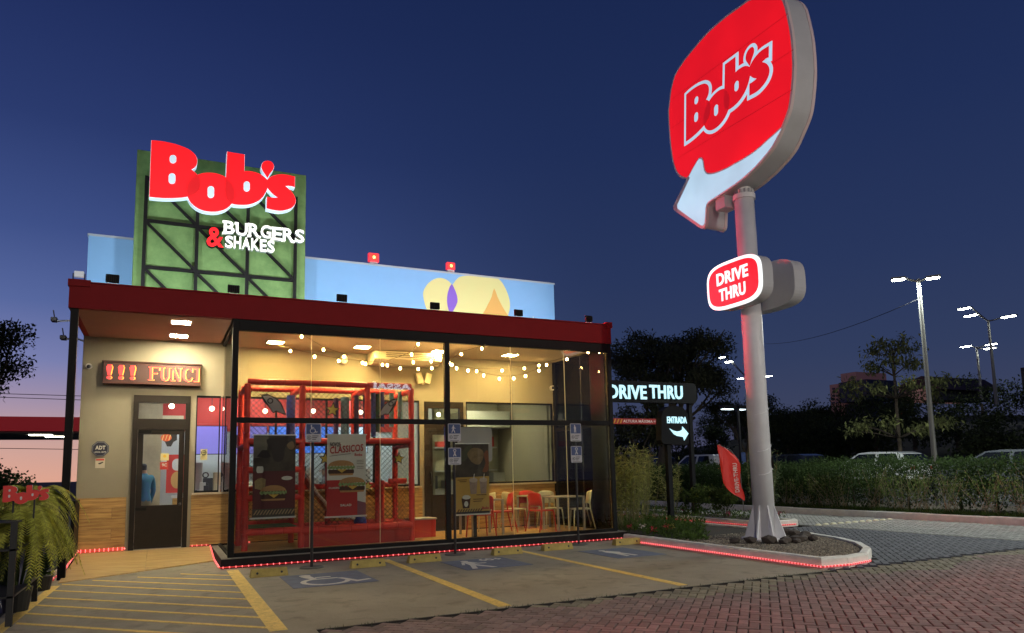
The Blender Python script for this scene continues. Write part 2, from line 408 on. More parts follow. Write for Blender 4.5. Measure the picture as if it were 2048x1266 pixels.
r_ = lay('', m_brick, lambda X, Y: X > 1.52 and Y < 7.53 and inframe(X, Y) , 1.5, 16, 3.2, 7.56, 'brick', ang=math.pi/4)
place(*r_, redpav, 'brick', m_brick, 300)
b = MB(); b.prism([(8.84, 7.605), (26, 7.605), (26, 12.88), (18.2, 12.88), (18.2, 60), (14.82, 60), (14.82, 12.88), (8.84, 12.88)], 'xy', -.06, -.024)
greypav = b.build('grey_paving', m_sand, kind='structure')
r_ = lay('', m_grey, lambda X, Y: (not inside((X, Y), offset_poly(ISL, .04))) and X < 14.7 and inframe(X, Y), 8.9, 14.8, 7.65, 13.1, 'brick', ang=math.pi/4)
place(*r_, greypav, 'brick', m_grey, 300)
b = MB(); b.box(14.8, 18.2, 4.5, 7.6, -.06, -.025); b.build('lane_bed', m_sand, kind='structure')
r_ = lay('', m_grey_lit, lambda X, Y: 14.8 < X < 18.05 and inframe(X, Y), 14.7, 18.3, 6.0, 22.0, 'brick', ang=math.pi/4)
place(*r_, greypav, 'brick', m_grey_lit, 0)

# weeds and dirt along the edge of the lot
wd = MB(); wr = random.Random(4)
for i in range(420):
    x = 1.5+7.3*wr.random(); k = .5+.5*math.sin(x*3.1)*math.sin(x*1.3+1)
    if wr.random() > k*.8+.1: continue
    y = 7.602+wr.gauss(0, .015); h = wr.uniform(.008, .03)*(.5+k); a = wr.uniform(0, 6.28)
    wd.add([(x-.006, y, -.02), (x+.006, y, -.02), (x+h*.8*math.cos(a), y+h*.8*math.sin(a), h)], [(0, 1, 2)])
wd.build('edge_weeds', M('weed', (.05, .07, .025), .8, var=.4, vscale=5), kind='stuff')
# ------------------------------------------------------------------ restaurant
FL = .17          # floor level
YM, YG = 16.0, 13.46   # main wall, front glazing
m_wall = M("beige_render", (.31, .28, .205), .85, var=.08, vscale=2.0, bump=.15, bscale=90)
m_bluew = M('sky_blue_render', (.20, .40, .66), .8, var=.05, vscale=2, bump=.1, bscale=60)
m_fascia = M('dark_red_metal', (.27, .012, .015), .6, spec=.15, var=.12, vscale=1.5, bump=.05, bscale=8)
m_black = M('black_metal', (.007, .0065, .0065), .55, spec=.2, var=.3, vscale=8)
m_door = M('bronze_door', (.022, .016, .012), .55, spec=.25, var=.2, vscale=6)
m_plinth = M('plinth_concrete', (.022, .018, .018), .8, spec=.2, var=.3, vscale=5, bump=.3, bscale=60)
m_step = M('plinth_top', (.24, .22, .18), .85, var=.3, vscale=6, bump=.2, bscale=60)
m_soffit = M('red_soffit', (.40, .20, .15), .7, var=.1, vscale=2)
m_ceil = M('ceiling_board', (.46, .37, .25), .8, var=.06, vscale=3)
m_wood = M('wood_tile', (.62, .38, .13), .45, var=.5, vscale=3.2, stretch=(.55, 9, 9), c2=(.24, .115, .03), rnd=.16, bump=.1, bscale=20)
m_floor = M('wood_floor_tile', (.66, .45, .18), .38, var=.4, vscale=3, stretch=(.5, 7, 7), c2=(.36, .21, .07), rnd=.10)
m_ramp = M('ramp_wood_tile', (.64, .47, .20), .45, var=.5, vscale=2.4, stretch=(.45, 11, 11), c2=(.34, .20, .07), rnd=.08)
m_glass = glass_mat('window_glass', (.93, .95, .93), .8)
m_glassd = glass_mat('side_glass', (.90, .92, .90), .8)
bld = thing('restaurant_building', 'single-storey burger restaurant with red canopy, glazed front room and blue parapet', 'building', (4, 16, 0))
def bp(name, mat, *boxes, parent=None, bev=0, **t):
    b = MB()
    for q in boxes: (b.bbox(*q, b=bev) if bev else b.box(*q))
    return b.build(name, mat, parent if parent is not None else bld, **t)
D1, W1, D2, W2 = (-.54, .49), (.60, 5.38), (5.50, 6.48), (6.56, 8.94)
ZD, ZW0, ZW1 = 3.20, 1.22, 3.22
x0, x1 = -1.45, 9.10
bp('wall', m_wall, (x0, D1[0], YM, YM+.2, 0, 4.5), (D1[0], x1, YM, YM+.2, ZD, 4.5), (D1[1], W1[0], YM, YM+.2, 0, ZD), (W1[0], W1[1], YM, YM+.2, 0, ZW0),
   (W1[1], D2[0], YM, YM+.2, 0, ZD), (D2[1], W2[0], YM, YM+.2, 0, ZD), (W2[0], W2[1], YM, YM+.2, 0, ZW0), (W2[1], x1, YM, YM+.2, 0, ZD),
   (D1[0], D1[1], YM, YM+.2, 0, FL-.01), (D2[0], D2[1], YM, YM+.2, 0, FL-.01))
par = bp('parapet', m_bluew, (x0, x1, YM+.002, YM+.22, 4.5, 6.36))
bp('parapet_cap', M('grey_flashing', (.35, .38, .42), .5), (x0-.02, x1+.02, YM-.02, YM+.25, 6.36, 6.40), parent=par)
bp('side_wall', m_wall, (x0, x0+.2, YM+.2, 27, 0, 6.3)); bp('side_wall', m_wall, (x1-.2, x1, YM+.22, 27, 0, 6.3))
bp('rear_wall', m_wall, (x0+.2, x1-.2, 26.8, 27, 0, 6.3)); bp('roof', M('roof_felt', (.1, .1, .1), .9), (x0+.2, x1-.2, YM+.25, 26.8, 5.9, 6.0))
# painted mural on the parapet (flat paint, drawn in the wall plane)
def mural(name, px, mat, d, smooth=0):
    p = [(PY(x, y, YM)[0], PY(x, y, YM)[2]) for x, y in px]
    if smooth: p = smooth_poly(p, smooth)
    p = [(x, max(z, 4.55)) for x, z in p]
    b = MB(); b.prism(p, 'xz', YM-d, YM+.001); return b.build(name, mat, par)
m_my = M('mural_yellow', (.62, .58, .24), .8); m_mp = M('mural_purple', (.20, .10, .48), .8); m_mo = M('mural_orange', (.62, .35, .09), .8)
def Wp(x, y): p = PY(x, y, YM); return p[0], p[2]
cA, cB = Wp(876, 601), Wp(957, 618)
mural('mural_circle', [(846, 590), (851, 574), (862, 562), (876, 556), (890, 558), (903, 568), (913, 586), (914, 606), (905, 625), (890, 645), (868, 640), (854, 620)], m_my, .003, 3)
mural('mural_circle', [(894, 600), (900, 580), (912, 560), (925, 552), (950, 552), (975, 554), (996, 557), (1010, 575), (1019, 600), (1019, 620), (1012, 640), (1000, 660), (920, 650), (903, 630)], m_my, .0045, 3)
mural('mural_lens', [(903, 568), (909, 578), (914, 592), (914.5, 605), (909, 617), (901, 627), (895, 612), (894, 595), (897, 580)], m_mp, .007, 2)
mural('mural_cone', [(988, 577), (995, 594), (1004, 612), (1015, 630), (1040, 670), (930, 660), (962, 632), (975, 610), (983, 594)], m_mo, .007, 2)
mural('mural_cone', [(1066.5, 632.5), (1068, 637), (1071, 646), (1062, 646), (1065, 637)], M('mural_white', (.7, .7, .66), .8), .003)
# canopy roof, fascia, soffit
can = bp('canopy', M('canopy_deck', (.12, .12, .12), .9), (x0+.03, 9.02, 13.5, YM-.002, 4.40, 4.60))
fa = bp('fascia', m_fascia, (x0, 9.06, 13.38, 13.48, 4.34, 4.76)); bp('fascia_end', m_fascia, (x0, x0+.1, 13.482, YM-.003, 4.34, 4.70), parent=fa); bp('fascia_end', m_fascia, (8.96, 9.06, 13.482, YM-.003, 4.34, 4.76), parent=fa)
bp('fascia_cap', m_fascia, (x0-.015, 9.075, 13.36, 13.50, 4.762, 4.785), parent=fa)
bp('fascia_corner_cap', m_fascia, (8.93, 9.085, 13.35, 13.51, 4.70, 4.83), parent=fa); bp('fascia_corner_cap', m_fascia, (x0-.02, x0+.3, 13.35, 13.51, 4.70, 4.81), parent=fa)
bp('access_hatch', m_fascia, (6.66, 6.86, 13.372, 13.379, 4.62, 4.74), parent=fa)
bp('soffit', m_soffit, (x0+.102, 1.04, 13.484, YM-.004, 4.33, 4.36))
bp('ceiling', m_ceil, (1.12, 8.98, 13.54, YM-.005, 4.27, 4.33))
# posts, beams and mullions of the glass room
bp('corner_post', m_black, (-1.42, -1.31, 13.42, 13.54, 0, 4.34))
for nm, q in (('corner_post', (1.06, 1.16, 13.40, 13.52, FL, 4.34)), ('mullion', (5.06, 5.16, 13.41, 13.51, .235, 4.14)), ('corner_post', (8.95, 9.05, 13.40, 13.52, FL, 4.34)), ('mullion', (8.97, 9.05, 15.88, 15.995, FL, 4.34)),
              ('head_beam', (1.16, 8.95, 13.405, 13.515, 4.14, 4.335)), ('sill_rail', (1.16, 8.95, 13.405, 13.515, FL, .235)), ('transom', (1.16, 5.06, 13.41, 13.51, 2.49, 2.585)), ('transom', (5.16, 8.95, 13.41, 13.51, 2.49, 2.595)),
              ('side_rail', (1.075, 1.145, 13.52, 15.99, 4.27, 4.338)), ('side_rail', (1.075, 1.145, 13.52, 15.99, FL, .21)), ('side_rail', (8.97, 9.04, 13.52, 15.88, 4.27, 4.338)), ('side_rail', (8.97, 9.04, 13.52, 15.88, FL, .21)), ('side_rail', (8.975, 9.035, 13.52, 15.88, 2.50, 2.58))):
    bp(nm, m_black, q, bev=.004)
gj = M('glass_edge', (.72, .62, .35), .3)
pan = [1.16, 2.44, 3.74, 5.06]
for i in range(3): bp('pane', m_glass, (pan[i]+.003, pan[i+1]-.003, 13.455, 13.465, 2.585, 4.14)); bp('pane', m_glass, (pan[i]+.003, pan[i+1]-.003, 13.455, 13.465, .235, 2.49))
pan = [5.16, 6.55, 7.85, 8.95]
for i in range(3): bp('pane', m_glass, (pan[i]+.003, pan[i+1]-.003, 13.455, 13.465, 2.595, 4.14)); bp('pane', m_glass, (pan[i]+.003, pan[i+1]-.003, 13.455, 13.465, .235, 2.49))
for xx in (2.44, 3.74, 6.55, 7.85): bp('glass_joint', gj, (xx-.004, xx+.004, 13.45, 13.47, .235, 2.49), (xx-.004, xx+.004, 13.45, 13.47, 2.6, 4.14))
for a, c in ((13.53, 14.7), (14.71, 15.98)):
    bp('side_pane', m_glassd, (1.105, 1.113, a, c, .21, 4.27)); bp('side_pane', m_glassd, (9.0, 9.008, a, min(c, 15.87), .21, 2.50)); bp('side_pane', m_glassd, (9.0, 9.008, a, min(c, 15.87), 2.58, 4.27))
# plinth
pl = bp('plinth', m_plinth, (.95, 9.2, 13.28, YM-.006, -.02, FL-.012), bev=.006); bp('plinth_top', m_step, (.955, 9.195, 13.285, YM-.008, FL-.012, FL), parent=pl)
# wooden floor tiles of the glass room
fb = MB(); w_, l_ = .2, 1.2
fr = bp('floor_bed', m_sand, (1.17, 8.94, 13.53, YM-.01, FL, FL+.004))
y = 13.54; j = 0
while y < YM-.03:
    y2 = min(y+w_, YM-.015); x = 1.18-(j % 3)*.4
    while x < 8.93:
        a, c = max(x, 1.18), min(x+l_, 8.93)
        if c-a > .05: bp('floor_tile', m_floor, (a+.0015, c-.0015, y+.0015, y2-.0015, FL+.004, FL+.012), parent=fr)
        x += l_
    y = y2; j += 1
# wood-look wall tiles below the windows
cl = bp('cladding_backing', m_sand, (x0+.01, D1[0]-.06, YM-.008, YM-.001, .0, 1.20), (D1[1]+.06, D2[0]-.06, YM-.008, YM-.001, 0, 1.20), (D2[1]+.06, 9.0, YM-.008, YM-.001, FL, 1.2))
for a0, a1, z0 in ((x0+.01, D1[0]-.06, .02), (D1[1]+.06, D2[0]-.06, FL+.015), (D2[1]+.06, 8.96, FL+.015)):
    z = 1.20; j = 0
    while z > z0+.03:
        zl = max(z-.2, z0); x = a0-(j % 2)*.6
        while x < a1:
            a, c = max(x, a0), min(x+1.2, a1)
            if c-a > .04: bp('wall_tile', m_wood, (a+.002, c-.002, YM-.022-random.uniform(0, .002), YM-.008, zl+.002, z-.002), parent=cl)
            x += 1.2
        z = zl; j += 1
bp('window_sill', M('sill_stone', (.55, .45, .3), .5), (W1[0]-.04, W1[1]+.04, YM-.05, YM-.0225, 1.202, 1.24), (W2[0]-.04, W2[1]+.04, YM-.05, YM-.0225, 1.202, 1.24))
# ramp to the door: two big wood-look slabs
b = MB(); 
def slab(pts, t=.03):
    b = MB(); n = len(pts); b.add(pts+[(p[0], p[1], p[2]-t) for p in pts], [tuple(range(n)), tuple(range(2*n-1, n-1, -1))]+[(i, i+n, (i+1) % n+n, (i+1) % n) for i in range(n)]); return b
def rz_(x, y):
    t0 = 13.08+(x+1.24)/2.18*1.59; return max(.008, FL*(y-t0)/(YM-t0))
def rp(x, y): return (x, y, rz_(x, y)+.004)
ramp_o = slab([rp(-1.36, 13.03), rp(-.205, 13.86), rp(-.205, 15.97), rp(-1.36, 15.97)]).build('ramp_slab', m_ramp, bld)
slab([rp(-.2, 13.865), rp(.93, 14.67), rp(.93, 15.97), rp(-.2, 15.97)]).build('ramp_slab', m_ramp, bld)

bp('kick_panel', m_black, (-1.44, -1.38, 15.2, 15.97, 0, 1.18))
# doors and windows
def door(name, X, hinge, mats, tr):
    d = bp(name, m_door, (X[0], X[0]+.09, YM-.04, YM+.08, FL, ZD), (X[1]-.09, X[1], YM-.04, YM+.08, FL, ZD), (X[0]+.09, X[1]-.09, YM-.04, YM+.08, ZD-.15, ZD), (X[0]+.09, X[1]-.09, YM-.038, YM+.078, 2.52, 2.73))
    a, c = X[0]+.095, X[1]-.095
    leaf = bp('leaf', m_door, (a, a+.10, YM-.02, YM+.03, FL+.02, 2.515), (c-.10, c, YM-.02, YM+.03, FL+.02, 2.515), (a+.10, c-.10, YM-.02, YM+.03, 2.42, 2.515), (a+.10, c-.10, YM-.018, YM+.028, FL+.02, 1.02), parent=d)
    bp('door_glass', m_glass, (a+.10, c-.10, YM+.0, YM+.008, 1.02, 2.42), parent=d); bp('transom_glass', m_glass, (X[0]+.09, X[1]-.09, YM+.01, YM+.018, 2.73, ZD-.15), parent=d)
    return d, a, c
d1, a, c = door('entrance_door', D1, 0, None, None)
b = MB(); b.cyl((c-.05, YM-.03, 1.03), (c-.05, YM-.06, 1.03), .028, n=14); b.build('handle', M('dark_steel', (.12, .12, .12), .35, 1), d1, smooth=True)
bp('closer', m_black, (a+.02, a+.24, YM-.075, YM-.022, 2.44, 2.50), parent=d1); bp('kick_latch', m_black, (a+.0, a+.2, YM-.03, YM-.021, .93, .99), parent=d1)
bp('threshold', M('alu', (.55, .5, .45), .4, 1), (D1[0], D1[1], YM-.06, YM+.02, FL-.012, FL+.002), parent=d1)
d2, a2, c2_ = door('inner_door', D2, 0, None, None)
b = MB(); b.tube([(a2+.05, YM-.025, 1.25), (a2+.05, YM-.07, 1.28), (a2+.05, YM-.07, 1.52), (a2+.05, YM-.025, 1.55)], .012, 8); b.build('handle', M('dark_steel', (.12, .12, .12), .35, 1), d2, smooth=True)
def window(X, n):
    f = MB(); e = .04
    f.box(X[0], X[1], YM-.012, YM+.06, ZW1-e, ZW1); f.box(X[0], X[1], YM-.012, YM+.06, ZW0+.02, ZW0+.02+e)
    xs = np.linspace(X[0], X[1], n+1)
    for x in xs: f.box(max(X[0], x-e/2), min(X[1], x+e/2), YM-.011, YM+.058, ZW0+.06, ZW1-e)
    w = f.build('window', m_black, bld)
    for i in range(n): bp('window_pane', m_glass, (xs[i]+e/2, xs[i+1]-e/2, YM+.02, YM+.028, ZW0+.06, ZW1-e), parent=w)
window((W1[0], 1.06), 1); window((1.1, W1[1]), 4); window(W2, 1)
# lamps recessed in soffit and ceiling
m_panel = M('led_panel', (.9, .85, .75), .5, emit=300, ecol=(1, .67, .24))
m_panel2 = M('led_panel_canopy', (.9, .85, .75), .5, emit=290, ecol=(1, .87, .58))
def panel(x, y, z, w, l, mat, label, group):
    t = thing('ceiling_light', label, 'light', (x, y, z), group)
    b = MB(); b.box(x-w/2, x+w/2, y-l/2, y+l/2, z-.006, z); b.build('diffuser', mat, t)
    b = MB()
    for q in ((x-w/2-.02, x-w/2, y-l/2-.02, y+l/2+.02), (x+w/2, x+w/2+.02, y-l/2-.02, y+l/2+.02), (x-w/2, x+w/2, y-l/2-.02, y-l/2), (x-w/2, x+w/2, y+l/2, y+l/2+.02)): b.box(*q, z-.010, z)
    b.build('frame', M('white_frame', (.7, .7, .68), .5), t)
for k, x in enumerate((2.02, 3.82, 5.59, 7.37)):
    panel(x, 15.15, 4.27, .30, .30, m_panel, 'square ceiling light of the glass room, %s from the left' % ('first', 'second', 'third', 'fourth')[k], 'ceiling lights of the glass room')
panel(.23, 13.98, 4.328, .30, .30, m_panel2, 'square canopy light nearer the front fascia', 'canopy lights over the entrance')
panel(.22, 15.35, 4.328, .30, .30, m_panel2, 'square canopy light nearer the entrance door', 'canopy lights over the entrance')
# ------------------------------------------------------------------ logo outlines (traced on the roof sign plane)
YS = 15.22
def z1(x, y): return (280+x/7.444, 270+y/7.444)
def z2(x, y): return (430+x/7.447, 270+y/7.447)
LOGO_PX = {
 'B': [z1(*p) for p in [(165, 75), (230, 78), (300, 85), (375, 97), (450, 112), (530, 132), (600, 155), (665, 180), (720, 205), (765, 235), (800, 265), (828, 297), (845, 330), (855, 360), (857, 390), (853, 422), (845, 450), (830, 472), (810, 490), (790, 503), (768, 512), (806, 540), (840, 570), (866, 605), (885, 640), (898, 685), (903, 730), (900, 768), (890, 800), (872, 832), (850, 860), (822, 882), (790, 900), (745, 913), (700, 922), (630, 932), (560, 938), (480, 942), (400, 942), (325, 940), (250, 935), (135, 920)]],
 'o': [(421.6+48.6*math.copysign(abs(math.cos(a))**.94, math.cos(a)), 384.4+39.4*math.copysign(abs(math.sin(a))**.94, math.sin(a))+.06*48.6*math.cos(a)) for a in [2*math.pi*i/40 for i in range(40)]],
 'b': [z2(*p) for p in [(178, 245), (445, 290), (440, 535), (500, 533), (550, 540), (600, 552), (648, 569), (690, 590), (725, 614), (755, 640), (780, 665), (795, 700), (797, 745), (783, 800), (765, 845), (740, 890), (718, 922), (690, 950), (658, 977), (620, 1000), (572, 1021), (520, 1035), (470, 1043), (420, 1045), (375, 1044), (330, 1040), (288, 1035), (250, 1025), (218, 1006), (190, 980), (168, 943), (155, 900), (149, 862), (150, 820)]],
 's': [z2(*p) for p in [(782, 655), (815, 630), (850, 610), (885, 598), (920, 590), (960, 585), (1000, 583), (1040, 586), (1080, 592), (1195, 620), (1190, 785), (1165, 772), (1140, 765), (1095, 761), (1048, 762), (1086, 790), (1120, 820), (1150, 853), (1175, 890), (1195, 930), (1205, 970), (1203, 1006), (1190, 1040), (1168, 1068), (1140, 1090), (1102, 1108), (1060, 1120), (1010, 1129), (960, 1132), (910, 1127), (860, 1118), (765, 1095), (770, 915), (810, 925), (850, 930), (892, 933), (935, 932), (900, 913), (870, 890), (843, 867), (820, 840), (798, 817), (780, 790), (764, 750), (762, 700)]],
 'drop': [z2(*p) for p in [(778, 648), (752, 607), (730, 570), (708, 538), (695, 510), (687, 485), (688, 460), (694, 436), (705, 415), (721, 400), (740, 390), (762, 384), (785, 383), (808, 386), (830, 393), (850, 406), (865, 425), (876, 447), (880, 470), (878, 494), (870, 515), (855, 538), (835, 560), (815, 587), (795, 625)]],
}
HOLES_PX = [[z1(*p) for p in rrect(440, 540, 305, 425, 46)], [z1(*p) for p in rrect(425, 528, 577, 732, 48)], [z1(*p) for p in rrect(1005, 1103, 768, 942, 46)], [z2(*p) for p in rrect(425, 517, 697, 846, 44)]]
LENS_PX = [[z1(*p) for p in [(858, 592), (885, 640), (901, 700), (900, 760), (880, 820), (840, 866), (780, 903), (712, 918), (697, 860), (695, 800), (710, 735), (745, 680), (790, 632)]],
           [z2(*p) for p in [(162, 645), (210, 685), (250, 735), (280, 790), (297, 850), (298, 910), (285, 965), (258, 1022), (215, 1003), (178, 960), (156, 900), (150, 830), (153, 740)]]]
def plane_pts(px, Y): return [(PY(x, y, Y)[0], PY(x, y, Y)[2]) for x, y in px]
LOGO = {k: plane_pts(v, YS) for k, v in LOGO_PX.items()}
HOLES = [plane_pts(v, YS) for v in HOLES_PX]; LENS = [plane_pts(v, YS) for v in LENS_PX]

m_signred = M('lit_red_face', (.75, .01, .015), .4, emit=.78, ecol=(1, .006, .012))
m_signdeep = M('lit_deep_red_face', (.5, .008, .012), .4, emit=.50, ecol=(1, .006, .012))
m_ret = M('lit_white_return', (.75, .85, .92), .5, emit=.42, ecol=(.62, .86, 1.0))
m_white_lit = M('lit_white_letter', (.9, .9, .85), .5, emit=.88, ecol=(1, .98, .86))
m_grass = M('artificial_grass', (.20, .33, .11), .9, var=.45, vscale=5, bump=.9, bscale=320, c2=(.12, .22, .07))
# ---- roof sign
rs = thing('roof_sign', 'tall green turf panel with black lattice and lit red letters on the roof', 'sign', (1, 15.6, 4.6))
pn = [PY(*p, 15.6) for p in ((275, 298), (610, 350))]
XA, XB, ZT = -.645, 2.66, 8.11
xs = np.linspace(XA, XB, 5)
b = MB(); b.bbox(XA, XB, 15.55, 15.75, 4.62, ZT, b=.01); board = b.build('turf_panel', m_grass, rs)
b = MB()
for i in range(9000):
    x, z = random.uniform(XA, XB), random.uniform(4.7, ZT-.02); dx, dz = random.uniform(-.012, .012), random.uniform(-.02, .006); w = .003
    b.add([(x-w, 15.551, z), (x+w, 15.551, z), (x+dx, 15.53, z+dz)], [(0, 1, 2)])
b.build('turf_blades', m_grass, rs, kind='stuff')
YL = 15.46
LX = [PY(290, 450, YL)[0], PY(394, 470, YL)[0], PY(495, 490, YL)[0], PY(590.5, 500, YL)[0]]
LZ = [PY(293, 352, YL)[2], PY(293, 441, YL)[2], PY(290, 534, YL)[2]]; LZ.append(2*LZ[2]-LZ[1])
def bar(a, c, r, name, par, mat=m_black):
    b = MB(); d = Vector(c)-Vector(a); d.normalize(); up = Vector((0, 1, 0)); s_ = d.cross(up).normalized()*r; n_ = up*r
    A, C_ = Vector(a), Vector(c)
    vs = [A-s_-n_, A+s_-n_, A+s_+n_, A-s_+n_, C_-s_-n_, C_+s_-n_, C_+s_+n_, C_-s_+n_]
    b.add(vs, [(0, 1, 2, 3), (7, 6, 5, 4), (0, 4, 5, 1), (1, 5, 6, 2), (2, 6, 7, 3), (3, 7, 4, 0)]); return b.build(name, mat, par)
for x in LX: bar((x, YL, 4.5), (x, YL, LZ[0]), .032, 'lattice_post', rs)
for z in LZ[1:3]:
    for i in range(3): bar((LX[i]+.033, YL, z), (LX[i+1]-.033, YL, z), .030, 'lattice_rail', rs)
for i in range(3):
    for k in range(3):
        a, c = (LX[i]+.02, YL, LZ[k]-.03), (LX[i+1]-.02, YL, LZ[k+1]+.03)
        bar(a, c, .026, 'lattice_brace', rs)
def logo(name, parent, tf, d, mats, plane, d_face, d_back, sgn, lens=True, holes=True, extras=True, thin=.012):
    """red faces on glowing returns; tf maps logo (x,z) to the target plane, faces stack outward by 3 mm"""
    k = 0
    for key in ('B', 'o', 'b', 's', 'drop'):
        p = [tf(q) for q in LOGO[key]]
        b = MB(); b.prism(p, plane, d_face+sgn*(thin+k*.003), d_back); ret = b.build('letter_return', mats[1], parent)
        b = MB(); b.prism(offset_poly(p, -d), plane, d_face+sgn*k*.003-sgn*.004, d_face+sgn*(thin+k*.003)-sgn*.002); b.build('letter_face', mats[0], parent)
        k -= 1
    if lens:
        for q in LENS:
            b = MB(); b.prism([tf(t) for t in q], plane, d_face-sgn*.022, d_face-sgn*.006); b.build('letter_overlap', mats[2], parent)
    for q in HOLES:
        b = MB(); b.prism([tf(t) for t in q], plane, d_face-sgn*.026, d_face-sgn*.006); b.build('letter_counter', mats[3], parent)
logo('roof', rs, lambda q: q, .006, (m_signred, m_ret, m_signdeep, m_ret), 'xz', YS, 15.42, 1)
# BURGERS & SHAKES
def P15(x, y): p = PY(x, y, 15.36); return np.array(p)
def line_text(s, name, mat, bl, br, hpx, parent, bold, depth, Y, shear=0):
    a, c = np.array(PY(*bl, Y)), np.array(PY(*br, Y)); t = np.array(PY(bl[0], bl[1]-hpx, Y))
    w = np.linalg.norm(c-a); return text(s, name, mat, a, (c-a)/w, (0, 0, 1), w, t[2]-a[2], parent, bold, depth)
def letters_z3(x, y): return (400+x/9.309, 430+y/9.309)
m_ret2 = M('white_letter_return', (.32, .36, .34), .5, emit=.06, ecol=(.85, .95, 1))
bx_ = [435, 660, 900, 1125, 1340, 1540, 1765, 1960]; by_ = [335, 368, 388, 418, 455, 475, 500, 518]
for i, ch in enumerate('BURGERS'):
    p, q = letters_z3(bx_[i]+4, by_[i]), letters_z3(bx_[i+1]-16, by_[i]+12)
    a, c = np.array(PY(*p, 15.30)), np.array(PY(*q, 15.30)); h = PY(*letters_z3(bx_[i], by_[i]-240), 15.30)[2]-a[2]
    zb = a[2]
    text(ch, 'small_letter', m_white_lit, (a[0], 15.31, zb), (1, 0, 0), (0, 0, 1), c[0]-a[0], h, rs, .02, .012)
    text(ch, 'small_letter_return', m_ret2, (a[0], 15.40, zb), (1, 0, 0), (0, 0, 1), c[0]-a[0], h, rs, .02, .086)
    if ch in 'BURE':
        hh = .028
        sers = [(a[0]-.022, zb+h-hh), (a[0]-.022, zb)] if ch != 'U' else [(a[0]-.022, zb+h-hh), (c[0]-.05, zb+h-hh)]
        if ch == 'R': sers.append((c[0]-.05, zb))
        for sx_, sz_ in sers:
            b = MB(); b.box(sx_, sx_+.075, 15.2985, 15.40, sz_, sz_+hh); b.build('serif', m_white_lit, rs)
sx_ = [460, 625, 775, 950, 1115, 1250, 1400]; sy_ = [600, 612, 630, 652, 672, 690, 700]
for i, ch in enumerate('SHAKES'):
    p, q = letters_z3(sx_[i]+3, sy_[i]), letters_z3(sx_[i+1]-12, sy_[i])
    a, c = np.array(PY(*p, 15.30)), np.array(PY(*q, 15.30)); h = PY(*letters_z3(sx_[i], sy_[i]-225), 15.30)[2]-a[2]
    text(ch, 'small_letter', m_white_lit, (a[0], 15.31, a[2]), (1, 0, 0), (0, 0, 1), c[0]-a[0], h, rs, .022, .012)
    text(ch, 'small_letter_return', m_ret2, (a[0], 15.40, a[2]), (1, 0, 0), (0, 0, 1), c[0]-a[0], h, rs, .022, .086)
a = PY(*letters_z3(120, 578), 15.3); c = PY(*letters_z3(438, 590), 15.3); t = PY(*letters_z3(160, 215), 15.3)
text('&', 'ampersand', m_signred, (a[0], 15.31, a[2]), (1, 0, 0), (0, 0, 1), c[0]-a[0], t[2]-a[2], rs, .02, .012)
text('&', 'ampersand_return', m_black, (a[0]-.008, 15.40, a[2]-.008), (1, 0, 0), (0, 0, 1), c[0]-a[0]+.016, t[2]-a[2]+.016, rs, .03, .086)

# ---- floodlights on the canopy edge (aimed at the parapet)
def light(kind, name, loc, target, energy, color, size=.2, spot=None, blend=.5, parent=None):
    d = bpy.data.lights.new(name, kind); d.energy = energy; d.color = color
    if kind == 'AREA': d.shape = 'RECTANGLE'; d.size = size; d.size_y = size*.7
    else: d.shadow_soft_size = size
    if kind == 'SPOT': d.spot_size = math.radians(spot); d.spot_blend = blend
    o = bpy.data.objects.new(name, d); col.objects.link(o)
    dr = Vector(target)-Vector(loc); o.rotation_euler = dr.to_track_quat('-Z', 'Y').to_euler()
    o.location = loc
    return o
m_lens = M('flood_lens', (.6, .6, .6), .2)
FP = [(225, 560), (467, 580), (683, 601), (869, 618), (1036, 631), (1176, 641)]
for k, (x, y) in enumerate(FP):
    c = np.array(PY(x, y, 13.43)); w, h = .1, .07
    if k == 5: w = .085
    ordn = ('leftmost black floodlight on the canopy edge', 'black floodlight on the canopy edge below the green panel', 'black floodlight on the canopy edge right of the green panel', 'black floodlight on the canopy edge below the small yellow mural circle', 'black floodlight on the canopy edge right of the orange cone', 'rightmost black floodlight on the canopy edge')[k]
    t = thing('floodlight', ordn, 'floodlight', (c[0], 13.43, 4.79), 'floodlights on the canopy edge')
    z = max(c[2], 4.88)
    b = MB(); b.bbox(c[0]-w, c[0]+w, 13.38, 13.43, z-h, z+h, b=.01)
    for q in np.linspace(-.08, .08, 6): b.box(c[0]+q-.004, c[0]+q+.004, 13.366, 13.3795, z-h+.02, z+h-.02)
    b.build('housing', m_black, t)
    b = MB(); b.box(c[0]-w+.012, c[0]+w-.012, 13.431, 13.435, z-h+.012, z+h-.012); b.build('lens', m_lens, t)
    b = MB(); b.box(c[0]-.07, c[0]+.07, 13.40, 13.42, 4.787, 4.80); b.box(c[0]-.07, c[0]-.055, 13.40, 13.42, 4.80, z); b.box(c[0]+.055, c[0]+.07, 13.40, 13.42, 4.80, z); b.build('bracket', M('galv', (.5, .5, .5), .4, 1), t)
    light('AREA', 'flood_beam', (c[0], 13.46, z+.02), (c[0], 16, 5.75), FLOOD_W, (.84, .93, 1), .16)
c = PY(158, 558, 13.43)
t = thing('floodlight', 'pale floodlight at the left corner of the canopy', 'floodlight', (c[0], 13.43, 4.81))
b = MB(); b.bbox(c[0]-.07, c[0]+.07, 13.39, 13.45, 4.86, 4.96, b=.008); b.build('housing', M('pale_lens', (.75, .78, .8), .3, emit=.25, ecol=(.8, .9, 1)), t)
b = MB(); b.box(c[0]-.09, c[0]-.075, 13.40, 13.43, 4.812, 4.92); b.box(c[0]+.075, c[0]+.09, 13.40, 13.43, 4.812, 4.92); b.box(c[0]-.075, c[0]+.075, 13.40, 13.43, 4.812, 4.825); b.build('bracket', m_black, t)
